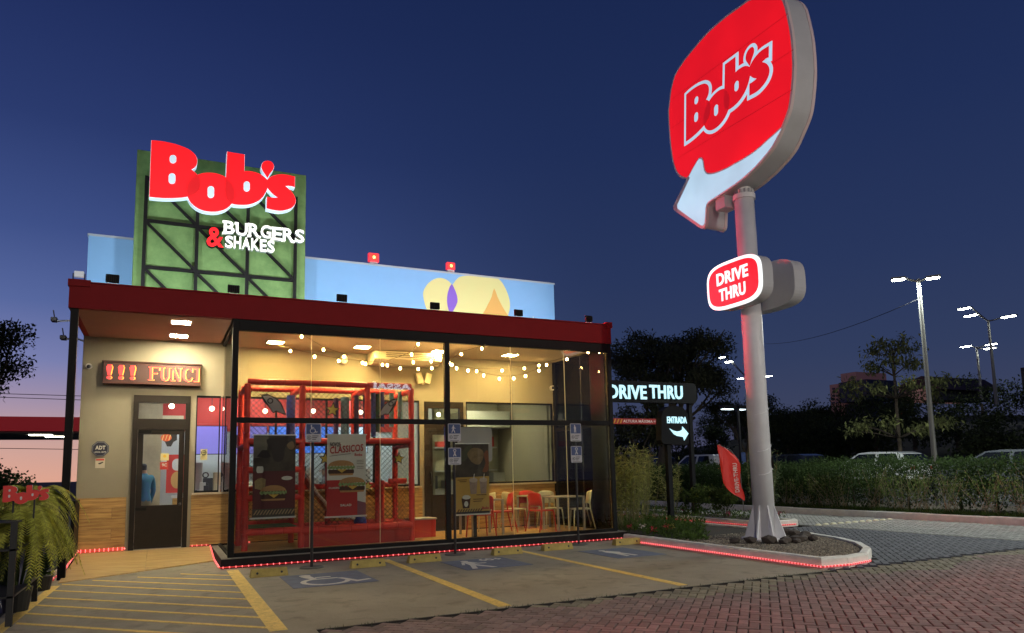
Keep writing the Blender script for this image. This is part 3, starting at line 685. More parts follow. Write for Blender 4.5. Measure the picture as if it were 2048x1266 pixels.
# ---- red floodlights on the parapet
for k, (x, y, w) in enumerate(((747, 507, .125), (901, 527, .11))):
    c = np.array(PY(x, y, 16.1)); lab = ('glowing red floodlight on the parapet nearer the green panel', 'glowing red floodlight on the parapet above the yellow mural circles')[k]
    t = thing('red_floodlight', lab, 'floodlight', (c[0], 16.1, 6.41), 'red floodlights on the parapet')
    z = 6.58
    b = MB(); b.bbox(c[0]-w, c[0]+w, 16.06, 16.16, z-w*.85, z+w*.85, b=.012); b.build('housing', M('red_housing', (.5, .05, .05), .4, emit=.8, ecol=(1, .02, .05)), t)
    b = MB(); b.box(c[0]-w+.03, c[0]+w-.03, 16.045, 16.059, z-w*.85+.03, z+w*.85-.03); b.build('lens', M('red_lens', (.5, .02, .02), .3, emit=2.2, ecol=(1, .03, .02)), t)
    b = MB(); b.ball((c[0], 16.045, z), .035, .02, .04); b.build('lamp', M('amber_lamp', (1, .6, .2), .3, emit=5, ecol=(1, .30, .06)), t)
    b = MB(); b.box(c[0]-.09, c[0]+.09, 16.07, 16.13, 6.402, z-w*.85-.002); b.build('bracket', M('pale_galv', (.6, .55, .55), .5, .3), t)
    light('SPOT', 'red_beam', (c[0], 15.98, z), (c[0]+2.5+k*.3, 8.5, 1.0), RED_W, (1, .03, .05), .08, 104, .3)

# ---- pylon sign
XF, XBK = 10.24, 10.81
PXC, PYC, PR = 10.55, 10.58, .205
py = thing('pylon_sign', 'tall white pylon with large lit red speech-bubble sign and white arrow', 'sign', (PXC, PYC, .15))
m_pole = M('white_steel', (.87, .86, .88), .42, var=.14, vscale=2, bump=.04, bscale=6)
m_signside = M('grey_sign_return', (.58, .58, .60), .5, var=.08, vscale=3)
m_trim = M('sign_trim', (.78, .62, .62), .4)
b = MB(); b.cyl((PXC, PYC, .15), (PXC, PYC, 6.98), PR, .195, n=40); b.build('pole', m_pole, py, smooth=True)
b = MB(); b.cyl((PXC, PYC, 6.93), (PXC, PYC, 7.03), .222, n=40); b.build('flange', m_pole, py)
for i in range(14):
    a = 2*math.pi*i/14; b = MB(); b.cyl((PXC+.185*math.cos(a), PYC+.185*math.sin(a), 7.03), (PXC+.185*math.cos(a), PYC+.185*math.sin(a), 7.12), .02, n=8); b.build('bolt', M('galv', (.5, .5, .5), .4, 1), py)
b = MB(); b.cyl((PXC, PYC, 7.03), (PXC, PYC, 7.35), .14, n=24); b.build('pole_neck', m_pole, py)
for i in range(8):
    a = 2*math.pi*(i+.5)/8; ca, sa = math.cos(a), math.sin(a)
    p = [(PR-.01, .13), (PR+.20, .13), (PR+.20, .18), (PR-.01, .80)]
    b = MB(); t_ = .012
    vs = [(PXC+r*ca-s_*sa*t_, PYC+r*sa+s_*ca*t_, z) for s_ in (-1, 1) for r, z in p]
    b.add(vs, [(0, 1, 2, 3), (7, 6, 5, 4), (0, 4, 5, 1), (1, 5, 6, 2), (2, 6, 7, 3), (3, 7, 4, 0)]); b.build('base_gusset', m_pole, py)
b = MB(); b.cyl((PXC, PYC, .10), (PXC, PYC, .15), .45, n=24); b.build('base_plate', m_pole, py)
for zz, rr in ((2.62, .208), (1.9, .21), (1.45, .21), (3.3, .206)):
    b = MB(); b.tube([(PXC+rr*math.cos(t), PYC+rr*math.sin(t), zz+.10*math.sin(t+1.0)) for t in np.linspace(-2.6, .3, 16)], .006, 5); b.build('weld_seam', m_pole, py)
def q5(x, y): return (1330+x/5.065, 220+y/5.065)
def q4(x, y): return (1330+x/5.503, y/5.503)
OUT_PX = [(1497, 0), q4(820, 75), q4(700, 160), q4(590, 250), q4(480, 350), q4(380, 460), q4(280, 580), q4(210, 670), q4(150, 760), q4(112, 830), q4(90, 900), q4(72, 975), q4(60, 1050), q4(49, 1160), q5(38, 20), q5(42, 130), q5(50, 250), q5(61, 370), q5(75, 480), q5(90, 550), q5(110, 610), q5(128, 645), q5(150, 670), q5(178, 688), q5(222, 702), q5(160, 835), q5(98, 960), q5(94, 985), q5(110, 1020), q5(240, 1110), q5(362, 1192), q5(392, 1192), q5(412, 1160), q5(417, 1080), q5(420, 1000), q5(428, 965), q5(445, 942), q5(480, 915), q5(590, 845), q5(700, 770), q5(780, 712), q5(850, 650), q5(920, 585), q5(980, 520), q5(1045, 445), q5(1100, 370), q5(1150, 275), q5(1190, 180), q5(1230, 85), q4(1372, 1200), q4(1390, 1100), q4(1402, 1000), q4(1415, 850), q4(1420, 700), q4(1413, 550), q4(1400, 400), q4(1382, 280), q4(1360, 180), q4(1335, 70), (1568, 0), (1560, -10), (1548, -15), (1534, -15), (1518, -9)]
def fz(px): return [(PX(x, y, XF)[1], PX(x, y, XF)[2]) for x, y in px]
OUT = fz(OUT_PX)
OUTS = smooth_poly(OUT, 3)
b = MB(); b.prism(OUTS, 'yz', XF+.02, XBK-.02); b.build('sign_cabinet', m_signside, py)
b = MB(); b.prism(offset_poly(OUTS, .012), 'yz', XF-.012, XF+.06); b.build('front_trim', m_trim, py); b = MB(); b.prism(offset_poly(OUTS, .012), 'yz', XBK-.06, XBK+.012); b.build('rear_trim', m_trim, py)
ARW_PX = [q5(1186, 190), q5(1120, 250), q5(1050, 310), q5(975, 380), q5(900, 440), q5(800, 505), q5(700, 560), q5(630, 600), q5(560, 630), q5(510, 648), q5(470, 655), q5(440, 655), q5(420, 645), q5(403, 620), q5(395, 590), q5(390, 550), q5(385, 520), q5(378, 502), q5(365, 495), q5(352, 500), q5(340, 515), q5(295, 590), q5(248, 680), q5(262, 686), q5(132, 965), q5(138, 1000), q5(250, 1085), q5(372, 1170), q5(392, 1172), q5(405, 1150), q5(412, 1080), q5(415, 995), q5(425, 955), q5(442, 932), q5(478, 906), q5(590, 832), q5(700, 758), q5(778, 700), q5(845, 640), q5(915, 575), q5(972, 512), q5(1036, 438), q5(1090, 364), q5(1140, 270)]
def uneven(mt, amt, scale):
    n = mt.node_tree.nodes; l = mt.node_tree.links; b_ = n['Principled BSDF']; t_ = n.new('ShaderNodeTexCoord'); nz = n.new('ShaderNodeTexNoise'); nz.inputs['Scale'].default_value = scale; nz.inputs['Detail'].default_value = 2
    l.new(t_.outputs['Object'], nz.inputs['Vector']); r = n.new('ShaderNodeMapRange'); e = b_.inputs['Emission Strength'].default_value; r.inputs[1].default_value = .3; r.inputs[2].default_value = .7; r.inputs[3].default_value = e*(1-amt); r.inputs[4].default_value = e*(1+amt); l.new(nz.outputs[0], r.inputs[0]); l.new(r.outputs[0], b_.inputs['Emission Strength'])
RED_PX = OUT_PX
ia = [i for i, p in enumerate(OUT_PX) if p == q5(222, 702)][0]; ib = [i for i, p in enumerate(OUT_PX) if p == q5(1190, 180)][0]
red = OUT_PX[ib:]+OUT_PX[:ia+1]
inner = [q5(248, 680), q5(295, 590), q5(340, 515), q5(352, 500), q5(365, 495), q5(378, 502), q5(385, 520), q5(390, 550), q5(395, 590), q5(403, 620), q5(420, 645), q5(440, 655), q5(470, 655), q5(510, 648), q5(560, 630), q5(630, 600), q5(700, 560), q5(800, 505), q5(900, 440), q5(975, 380), q5(1050, 310), q5(1120, 250)]
m_arrow = M('lit_white_arrow', (.06, .08, .10), .4, emit=.80, ecol=(.58, .80, 1))
m_signred2 = M('lit_red_panel', (.45, .006, .01), .35, emit=.72, ecol=(1, .007, .014), var=.0)
b = MB(); b.prism(offset_poly(fz(red+inner), -.035), 'yz', XF-.018, XF-.0125); b.build('red_panel', m_signred2, py)
uneven(m_signred2, .10, .9); uneven(m_arrow, .12, 1.1); uneven(m_signred, .07, 1.2)
b = MB(); b.prism(fz(ARW_PX), 'yz', XF-.026, XF-.0185); b.build('arrow_panel', m_arrow, py)
for a_, c_ in (((1346, 198), (1577, 28)), ((1356, 317), (1585, 180)), ((1343, 257), (1588, 100))):
    A, C_ = fz([a_, c_]); b = MB(); b.prism([(A[0], A[1]-.006), (C_[0], C_[1]-.006), (C_[0], C_[1]+.006), (A[0], A[1]+.006)], 'yz', XF-.0195, XF-.0185); b.build('panel_seam', M('seam_red', (.25, .01, .01), .5, emit=.3, ecol=(1, .005, .01)), py)
cor = [(z1(165, 75), q4(245, 1050)), (z1(135, 920), q5(250, 312)), (z2(1195, 620), q4(1170, 505)), (z2(765, 1095), q4(975, 1045)), (z2(178, 245), q4(675, 712)), (z2(445, 290), q4(775, 635)), (z1(1090, 1145), q5(500, 190))]
A_ = np.array([[*plane_pts([a], YS)[0], 1] for a, c in cor]); B_ = np.array([fz([c])[0] for a, c in cor])
AF, *_r = np.linalg.lstsq(A_, B_, rcond=None)
tfp = lambda q: tuple(np.array([q[0], q[1], 1])@AF)
m_logored = M('lit_red_logo', (.75, .01, .015), .35, emit=.60, ecol=(1, .007, .014))
m_logolens = M('lit_red_logo_lens', (.6, .01, .015), .35, emit=.42, ecol=(1, .007, .014))
k = 0
for key in ('B', 'o', 'b', 's', 'drop'):
    p = [tfp(q) for q in LOGO[key]]
    b = MB(); b.prism(offset_poly(p, .07), 'yz', XF-.0262-k*.0012, XF-.0190); b.build('logo_outline', m_arrow, py)
    b = MB(); b.prism(p, 'yz', XF-.036-k*.0012, XF-.0335); b.build('logo_letter', m_logored, py); k += 1
for q in LENS:
    b = MB(); b.prism([tfp(t) for t in q], 'yz', XF-.046, XF-.0335); b.build('logo_overlap', m_logolens, py)
for q in HOLES:
    b = MB(); b.prism([tfp(t) for t in q], 'yz', XF-.048, XF-.0335); b.build('logo_counter', m_arrow, py)
b = MB(); b.bbox(10.3, 10.62, 10.86, 11.15, 6.86, 7.2, b=.01); b.build('junction_box', M('pale_box', (.6, .68, .7), .5), py)
b = MB(); c = PY(1541, 925, 10.58); b.cyl((10.72, 10.47, c[2]), (10.75, 10.44, c[2]), .12, n=20); b.build('number_plate', m_black, py)
# ---- DRIVE THRU light boxes either side of the pole
def lightbox(X0, X1, lit, label):
    t = thing('drive_thru_sign', label, 'sign', (X0, 10.42, 4.6), 'drive-thru boxes on the pylon')
    yc, zc, w, h = 10.42, 5.10, .735, .47
    def sq(k):
        return [(yc+(w+k)*math.copysign(abs(math.cos(a))**.55, math.cos(a)), zc+(h+k)*math.copysign(abs(math.sin(a))**.55, math.sin(a))) for a in [2*math.pi*i/44 for i in range(44)]]
    b = MB(); b.prism(sq(0), 'yz', X0, X1); b.build('cabinet', m_signside, t)
    b = MB(); b.prism(sq(.004), 'yz', X0-.012, X0+.03); b.build('rim', m_signside if not lit else M('lit_rim', (.9, .9, .9), .4, emit=1.15, ecol=(.95, 1, 1)), t)
    if lit:
        b = MB(); b.prism(sq(-.06), 'yz', X0-.02, X0-.013); b.build('face', M('lit_red_box', (.3, .004, .006), .35, emit=3.0, ecol=(1, .0022, .005)), t)
        for s, dz in (('DRIVE', .03), ('THRU', -.30)):
            text(s, 'lettering', M('box_letter', (.6, .6, .6), .4, emit=1.1, ecol=(.95, 1, 1)), (X0-.021, yc+(.43 if s == 'DRIVE' else .38), zc+dz), (0, -1, 0), (0, 0, 1), .86 if s == 'DRIVE' else .72, .25, t, .028, .012)
    else:
        b = MB(); b.prism(sq(-.06), 'yz', X0-.018, X0-.013); b.build('back_panel', m_signside, t)
    return t
lightbox(9.97, 10.27, True, 'lit red drive-thru box with white rim on the pylon')
lightbox(10.83, 11.12, False, 'grey back of the second drive-thru box on the pylon')
# ------------------------------------------------------------------ inside the restaurant
inr = thing('dining_hall', 'bright dining hall behind the wall windows with red band and white tiles', 'interior', (4, 18.5, FL))
m_iw = M('white_tile_wall', (.62, .70, .74), .5, var=.06, vscale=3)
m_ired = M('red_wall_band', (.55, .05, .04), .6, var=.1, vscale=2)
m_conc = M('marbled_concrete', (.52, .44, .30), .8, var=.35, vscale=2.2, bump=.2, bscale=20, c2=(.34, .28, .19))
m_if = M('pale_floor', (.42, .38, .32), .5, var=.15, vscale=4)
m_il = M('hall_light', (.9, .9, .9), .5, emit=HALL_E, ecol=(.94, .97, 1.0))
m_cream0 = M('cream_box', (.55, .5, .36), .6); m_cred0 = M('counter_item_red', (.6, .05, .04), .5); m_dark = M('dark_equipment', (.03, .03, .035), .4, var=.2, vscale=5)
m_steel = M('brushed_steel', (.5, .5, .5), .35, .9)
def ip(name, mat, *boxes, par=inr, bev=0):
    b = MB()
    for q in boxes: (b.bbox(*q, b=bev) if bev else b.box(*q))
    return b.build(name, mat, par)
ip('hall_floor', m_if, (-1.24, 8.89, 16.205, 21.4, FL-.03, FL)); ip('hall_ceiling', M('hall_ceiling_m', (.5, .46, .40), .8), (-1.24, 8.89, 16.205, 21.4, 3.72, 3.78))
ip('hall_back_wall', m_iw, (-1.24, 8.89, 20.6, 20.7, FL, 2.75)); ip('hall_red_band', m_ired, (-1.24, 8.89, 20.55, 20.7, 2.752, 3.72))
ip('concrete_pier', m_conc, (-1.2, -.02, 18.2, 18.5, FL, 3.72)); ip('red_soffit_panel', m_ired, (.10, 3.0, 18.3, 18.4, 2.80, 3.72)); ip('pale_panel', M('cream', (.6, .52, .36), .7), (-.02, .42, 18.29, 18.39, 2.72, 2.98))
ip('partition', M('olive_partition', (.40, .38, .27), .7, var=.2, vscale=3), (6.05, 6.12, 17.0, 20.5, FL, 3.7), (6.13, 8.88, 19.2, 19.3, FL, 3.7))
for x, y in ((.5, 17.0), (1.9, 17.6), (3.4, 17.6), (4.9, 17.6), (.9, 19.5), (3.0, 19.5), (5.0, 19.5)):
    ip('hall_lamp', m_il, (x-.3, x+.3, y-.15, y+.15, 3.70, 3.718))
ip('kitchen_lamp', M('kitchen_light', (.9, .9, .8), .5, emit=HALL_E*1.1, ecol=(1, .90, .62)), (7.0, 7.7, 17.4, 17.8, 3.70, 3.718))
ip('kitchen_shelf', m_steel, (6.3, 8.7, 18.9, 19.19, 2.2, 2.24), (6.3, 8.7, 18.9, 19.19, 1.55, 1.59)); ip('kitchen_bench', m_steel, (6.3, 8.8, 18.3, 18.85, FL, 1.10)); ip('kitchen_hood', M('hood_grey', (.42, .42, .36), .5), (7.4, 8.8, 18.2, 19.19, 2.75, 3.2))
for q_, (x_, w_2, h_2, mt_) in enumerate(((6.4, .3, .35, m_dark), (6.9, .4, .22, m_steel), (7.45, .25, .45, m_cream0), (7.9, .3, .3, m_dark), (8.35, .35, .4, m_steel))):
    ip('kitchen_appliance', mt_, (x_, x_+w_2, 18.4, 18.7, 1.10, 1.10+h_2), bev=.01); ip('stored_box', (m_cream0, m_ired, m_steel)[q_ % 3], (x_, x_+w_2*.8, 18.95, 19.15, 2.24, 2.24+h_2*.7))
ip('service_hatch_tray', M('tray_wood', (.55, .38, .16), .5), (7.6, 8.85, 16.21, 16.5, 1.22, 1.28))
for x_, y_, z_ in ((.15, 17.2, 3.1), (1.0, 17.9, 3.12), (2.2, 18.1, 3.1), (3.3, 17.9, 3.1), (4.5, 18.0, 3.1), (6.3, 17.2, 3.0)):
    pl_ = thing('pendant_lamp', 'small round pendant lamp inside the dining hall, %s from the left' % ORD[{.15: 0, 1.0: 1, 2.2: 2, 3.3: 3, 4.5: 4, 6.3: 5}[x_]], 'lamp', (x_, y_, z_), 'pendant lamps of the dining hall'); b = MB(); b.ball((x_, y_, z_), .055, nu=14, nv=10); b.build('globe', M('globe_light', (.9, .85, .7), .4, emit=9, ecol=(1, .9, .65)), pl_, smooth=True); b = MB(); b.cyl((x_, y_, z_+.05), (x_, y_, 3.72), .008, n=6); b.build('cord', m_dark, pl_)
# menu screens
m_sc = [M('screen_violet', (.1, .08, .3), .3, emit=.75, ecol=(.30, .28, .85)), M('screen_blue', (.05, .1, .4), .3, emit=1.0, ecol=(.06, .22, .85)), M('screen_pale', (.3, .4, .6), .3, emit=.9, ecol=(.55, .75, .95))]
for i, x in enumerate((.72, 1.62, 2.52, 3.42, 4.32)):
    s_ = ip('menu_screen', m_dark, (x, x+.86, 19.9, 19.96, 2.12, 2.86)); b = MB(); b.box(x+.02, x+.84, 19.893, 19.899, 2.14, 2.84); b.build('screen', m_sc[(0, 0, 1, 1, 2)[i]], s_)
b = MB(); b.prism(ellipse(1.72, 2.45, .2, .17), 'xz', 19.88, 19.889); b.build('menu_emblem', m_dark, inr)
# counter and equipment
m_cred = M('counter_red', (.6, .05, .04), .5); 
cn = ip('counter', m_wood, (.25, 5.4, 18.7, 19.2, FL, 1.08)); ip('counter_top', M('counter_white', (.7, .7, .68), .4), (.22, 5.43, 18.66, 19.24, 1.08, 1.13)); ip('counter_red_panel', m_cred, (.6, 1.2, 18.685, 18.698, .35, 1.0), (2.2, 2.9, 18.685, 18.698, .35, 1.0))
ip('promo_panel', m_cred, (.10, .60, 18.9, 18.95, 1.2, 2.1)); b = MB(); b.prism(ellipse(.33, 1.5, .13, .2), 'xz', 18.885, 18.899); b.build('promo_fries', M('fries_print', (.6, .35, .12), .6), inr); b = MB(); b.prism(rrect(.22, .46, 1.72, 2.0, .1), 'xz', 18.885, 18.899); b.build('promo_cup', M('cup_print', (.7, .7, .7), .6), inr)
for x, w, h, mt in ((.62, .16, .12, m_dark), (.9, .22, .40, m_dark), (1.25, .25, .22, m_steel), (1.5, .12, .55, m_dark), (1.75, .3, .3, m_steel), (2.3, .2, .35, m_dark), (3.0, .5, .6, m_steel), (3.9, .3, .4, m_dark), (4.6, .35, .55, m_steel)):
    ip('counter_appliance', mt, (x, x+w, 18.78, 19.0, 1.13, 1.13+h), bev=.01)
hr = random.Random(3)
for q_ in range(26):
    x_ = hr.uniform(.3, 5.2); w_2 = hr.uniform(.06, .16); h_2 = hr.uniform(.08, .3); y_ = hr.uniform(18.72, 18.76)
    if hr.random() < .5: ip('counter_item', hr.choice((m_dark, m_steel, m_cred0, m_cream0)), (x_, x_+w_2, y_-.04, y_+.015, 1.131, 1.131+h_2), bev=.006)
    else: b = MB(); b.cyl((x_, y_-.02, 1.131), (x_, y_-.02, 1.131+h_2*.7), w_2*.25, w_2*.32, n=12); b.build('cup', hr.choice((m_cred0, m_cream0, m_steel)), inr)
for q_ in range(7):
    x_ = .5+q_*.72; ip('wall_unit', hr.choice((m_steel, m_dark, m_cream0)), (x_, x_+hr.uniform(.3, .55), 20.2, 20.59, 1.15, 1.15+hr.uniform(.3, .8)), bev=.01)
b = MB(); b.box(1.28, 1.52, 18.74, 18.76, 1.16, 1.26); b.build('price_card', M('orange_card', (.75, .35, .12), .5, emit=.4, ecol=(1, .35, .1)), inr)
for x, z in ((.95, 1.6), (.95, 1.36)):
    b = MB(); b.tube([(x+.06*math.cos(t), 18.77, z+.06*math.sin(t)) for t in np.linspace(0, 2*math.pi, 17)[:-1]], .016, 6, closed=True); b.build('wall_dial', m_dark, inr)
ip('red_notice', m_ired, (4.0, 4.75, 19.7, 19.75, 2.95, 3.55))
# window stickers: no-smoking notice, delivery notices on the door
def sticker(name, label, x0, x1, z0, z1, mat, Y=YM-.025):
    b = MB(); b.box(x0, x1, Y-.003, Y, z0, z1); return b.build(name, mat, None, label=label, cat='sticker')
m_ysk = M('yellow_sticker', (.72, .62, .28), .5)
s_ = sticker('no_smoking_sticker', 'yellow no-smoking sticker on the window right of the entrance door', .70, .83, 1.90, 2.12, m_ysk, YM+.018)
b = MB(); b.tube([(.765+.045*math.cos(t), YM+.012, 2.05+.045*math.sin(t)) for t in np.linspace(0, 2*math.pi, 21)[:-1]], .007, 5, closed=True); b.build('ring', m_dark, s_)
b = MB(); b.box(.73, .80, YM+.0135, YM+.0145, 2.045, 2.055); b.build('bar', m_dark, s_)
s_ = sticker('door_sticker', 'square yellow sticker on the entrance door glass', -.03, .12, 1.90, 2.04, m_ysk, YM-.002); b = MB(); b.prism(ellipse(.045, 1.985, .03, .03, 14), 'xz', YM-.008, YM-.0052); b.build('smiley', M('amber_print', (.8, .5, .05), .5), s_)
s_ = sticker('door_sticker', 'round red sticker below the yellow one on the entrance door', -.035, .115, 1.72, 1.87, M('red_sticker', (.65, .06, .04), .5), YM-.002)
text('9C', 'print', m_white, (-.0, YM-.0053, 1.78), (1, 0, 0), (0, 0, 1), .09, .06, s_, .02, .002)
b = MB(); b.prism([(PY(x, y, YM-.01)[0], PY(x, y, YM-.01)[2]) for x, y in [(327, 862), (357, 862), (354, 870), (354, 880), (347, 884), (342, 893), (334, 893), (330, 884), (325, 880), (325, 868)]], 'xz', YM-.012, YM-.005)
hb = b.build('hanging_poster', m_dark, None, label='dark shaped decal at the top of the entrance door glass', cat='decal'); b = MB(); b.prism(ellipse(.06, 2.355, .10, .075, 16), 'xz', YM-.018, YM-.0125); b.build('red_print', M('poster_red', (.6, .12, .05), .5), hb)
for q in (-.02, .04, .10):
    b = MB(); b.prism([(q, 2.30), (q+.015, 2.30), (q+.045, 2.41), (q+.03, 2.41)], 'xz', YM-.022, YM-.0185); b.build('stroke', m_ysk, hb)

# ------------------------------------------------------------------ people
def person(name, label, loc, facing, height, shirt, trouser, hair, skin, pose):
    """pose: joint positions in units of body height, x right, y forward, z up; one skinned continuous body"""
    J = dict(pelvis=(0, 0, .52), waist=(0, 0, .60), chest=(0, .0, .72), neck0=(0, .005, .82), neck=(0, .01, .86), head=(0, .02, .915), crown=(0, .015, .96),
             shL=(-.105, 0, .80), shR=(.105, 0, .80), elL=(-.135, .0, .63), elR=(.135, .0, .63), wrL=(-.13, .06, .48), wrR=(.13, .06, .48), haL=(-.125, .075, .44), haR=(.125, .075, .44),
             hiL=(-.05, 0, .50), hiR=(.05, 0, .50), knL=(-.055, .01, .28), knR=(.055, .01, .28), anL=(-.055, -.01, .045), anR=(.055, -.01, .045), toL=(-.06, .07, .018), toR=(.06, .07, .018))
    J.update(pose)
    Rd = dict(pelvis=(.085, .06), waist=(.078, .056), chest=(.098, .064), neck0=(.05, .045), neck=(.033, .033), head=(.044, .052), crown=(.036, .044), shL=(.042, .042), shR=(.042, .042), elL=(.028, .028), elR=(.028, .028), wrL=(.019, .019), wrR=(.019, .019), haL=(.014, .022), haR=(.014, .022),
              hiL=(.055, .055), hiR=(.055, .055), knL=(.035, .035), knR=(.035, .035), anL=(.022, .022), anR=(.022, .022), toL=(.02, .016), toR=(.02, .016))
    E_ = [('pelvis', 'waist'), ('waist', 'chest'), ('chest', 'neck0'), ('neck0', 'neck'), ('neck', 'head'), ('head', 'crown'), ('chest', 'shL'), ('chest', 'shR'), ('shL', 'elL'), ('shR', 'elR'), ('elL', 'wrL'), ('elR', 'wrR'), ('wrL', 'haL'), ('wrR', 'haR'), ('pelvis', 'hiL'), ('pelvis', 'hiR'), ('hiL', 'knL'), ('hiR', 'knR'), ('knL', 'anL'), ('knR', 'anR'), ('anL', 'toL'), ('anR', 'toR')]
    bm = bmesh.new(); sk = bm.verts.layers.skin.verify(); vv = {}
    for k, p in J.items():
        vv[k] = bm.verts.new(Vector(p)*height); vv[k][sk].radius = (Rd[k][0]*height, Rd[k][1]*height); vv[k][sk].use_root = (k == 'pelvis')
    # fingers: short chains rooted in the palm
    for s_ in 'LR':
        w, h = Vector(J['wr'+s_]), Vector(J['ha'+s_]); d = (h-w).normalized(); side = d.cross(Vector((1, 0, 0))).normalized()
        for q in range(4):
            a = bm.verts.new((h+side*(.006*(q-1.5)*1.6)+d*.022)*height); a[sk].radius = (.0055*height,)*2
            e = bm.verts.new((h+side*(.0075*(q-1.5)*1.6)+d*(.040-.003*abs(q-1))+Vector((0, .006, 0)))*height); e[sk].radius = (.0045*height,)*2
            bm.edges.new((vv['ha'+s_], a)); bm.edges.new((a, e))
        a = bm.verts.new((h+side*.022+d*.008)*height); a[sk].radius = (.0055*height,)*2; bm.edges.new((vv['ha'+s_], a))
    for a, c in E_: bm.edges.new((vv[a], vv[c]))
    me = bpy.data.meshes.new('p'); bm.to_mesh(me); bm.free()
    o = bpy.data.objects.new('p', me); col.objects.link(o); o.modifiers.new('s', 'SKIN').use_smooth_shade = True; mo = o.modifiers.new('u', 'SUBSURF'); mo.levels = mo.render_levels = 2
    dg = bpy.context.evaluated_depsgraph_get(); ev = o.evaluated_get(dg); m2 = bpy.data.meshes.new_from_object(ev)
    bpy.data.objects.remove(o)
    mats = [skin, shirt, trouser, hair, m_dark]
    for mt in mats: m2.materials.append(mt)
    hd = Vector(J['head'])*height; H = height
    for p in m2.polygons:
        c = p.center; i = 1
        if c.z < .03*H: i = 4
        elif c.z < .515*H and abs(c.x) < .105*H and c.y < .06*H: i = 2
        elif c.z > .842*H and (c-hd).length < .11*H:
            i = 0
            if c.z > hd.z+.012*H and (c.y < hd.y+.032*H or c.z > hd.z+.042*H) or (c.y < hd.y-.01*H and c.z > hd.z-.035*H): i = 3
        for s_ in 'LR':
            if (c-Vector(J['ha'+s_])*H).length < .055*H and (c-Vector(J['wr'+s_])*H).length > .012*H and (c-Vector(J['el'+s_])*H).length > (Vector(J['wr'+s_])*H-Vector(J['el'+s_])*H).length: i = 0
        p.material_index = i
    for v in m2.vertices:   # chin, flatter face
        q = v.co-hd
        if q.length < .09*H and q.y > 0 and q.z < -.01*H: v.co.x *= .86
    po = link(name, m2, loc, None, label=label, cat='person'); po.rotation_euler = (0, 0, facing)
    for nm, mt, c, r in (('nose', skin, (0, .062, -.002), (.008, .014, .014)), ('ear', skin, (-.043, .0, 0), (.007, .013, .018)), ('ear', skin, (.043, .0, 0), (.007, .013, .018)), ('eye', m_dark, (-.017, .054, .01), (.007, .005, .004)), ('eye', m_dark, (.017, .054, .01), (.007, .005, .004)), ('mouth', M('lips', (.35, .12, .1), .6), (0, .054, -.024), (.014, .006, .003))):
        b = MB(); p = np.array(hd)/1.0+np.array(c)*H; b.ball(p, *[k*H for k in r]); ch = b.build(nm, mt, None, smooth=True); ch.parent = po; ch.location = Vector(WL[ch.name])
    return po
skinA = M('skin_tan', (.42, .24, .15), .6); skinB = M('skin_brown', (.30, .16, .09), .6); hairA = M('hair_black', (.02, .016, .014), .6)
m_jkt = M('blue_pattern_jacket', (.05, .11, .30), .8, var=.7, vscale=5, c2=(.03, .20, .22)); m_gjk = M('grey_jacket', (.10, .10, .12), .9, var=.3, vscale=12); m_jean = M('tan_trousers', (.25, .2, .13), .9)
person('person', 'man in blue patterned jacket with grey bag seen through the entrance door', (-.33, 16.95, FL), math.radians(38), 1.77, m_jkt, m_jean, hairA, skinB, dict(wrL=(-.09, .12, .58), haL=(-.06, .145, .60), elL=(-.15, .03, .62)))
person('person', 'dark-haired person in grey jacket behind the play frame, left of the white banner', (3.02, 17.45, FL), math.radians(70), 1.68, m_gjk, m_dark, hairA, skinA, dict(wrR=(.10, .13, .62), haR=(.08, .16, .64)))
person('person', 'person in dark patterned top reaching forward behind the white banner', (3.55, 17.6, FL), math.radians(85), 1.60, M('dark_print_top', (.05, .05, .06), .9, var=.6, vscale=20, c2=(.3, .3, .32)), m_dark, hairA, skinA, dict(wrL=(-.10, .17, .62), haL=(-.08, .205, .63), elL=(-.13, .05, .66)))
b = MB(); b.bbox(-.62, -.42, 16.72, 16.86, .78, 1.25, b=.04); b.build('shoulder_bag', M('grey_bag', (.16, .2, .18), .8), None, label='grey-green shoulder bag at the jacketed man\'s side', cat='bag')

# ------------------------------------------------------------------ play frame
m_foam = M('red_foam', (.66, .05, .045), .45, var=.2, vscale=6); m_vinyl = M('red_vinyl', (.42, .02, .022), .35, var=.25, vscale=3, bump=.5, bscale=3)
pf = thing('indoor_playground', 'red padded indoor play frame with nets, stars and rockets behind the glass', 'playground', (3, 14.8, FL+.012))
def padded(a, c, r=.058, name='padded_bar'):
    a, c = Vector(a), Vector(c); L_ = (c-a).length; n = max(1, round(L_/.30)); path = []; rad = []
    for i in range(n):
        for t, q in ((.0, .8), (.03, 1), (.97, 1), (1.0, .8)): path.append(a+(c-a)*((i+t)/n)); rad.append(r*q)
    d = (c-a).normalized(); u = d.orthogonal().normalized(); w = d.cross(u); k = 12; b = MB(); vs = []
    for p, q in zip(path, rad):
        for j in range(k): t = 2*math.pi*j/k; vs.append(p+u*(q*math.cos(t))+w*(q*math.sin(t)))
    fs = [(i*k+j, i*k+(j+1) % k, (i+1)*k+(j+1) % k, (i+1)*k+j) for i in range(len(path)-1) for j in range(k)]+[tuple(range(k))[::-1], tuple(range((len(path)-1)*k, len(path)*k))]
    b.add(vs, fs); return b.build(name, m_foam, pf, smooth=False)
YA, YB = 14.25, 15.42; PXs = [1.41, 2.42, 3.70, 4.62]; ZT_ = 3.33; z0_ = FL+.012
for x in (PXs[0], PXs[1], PXs[3]): padded((x, YA, z0_), (x, YA, ZT_-.04), name='padded_post')
padded((PXs[2], YA, 2.22), (PXs[2], YA, ZT_-.04), name='padded_post')
for x in PXs: padded((x, YB, z0_), (x, YB, ZT_-.04), name='padded_post')
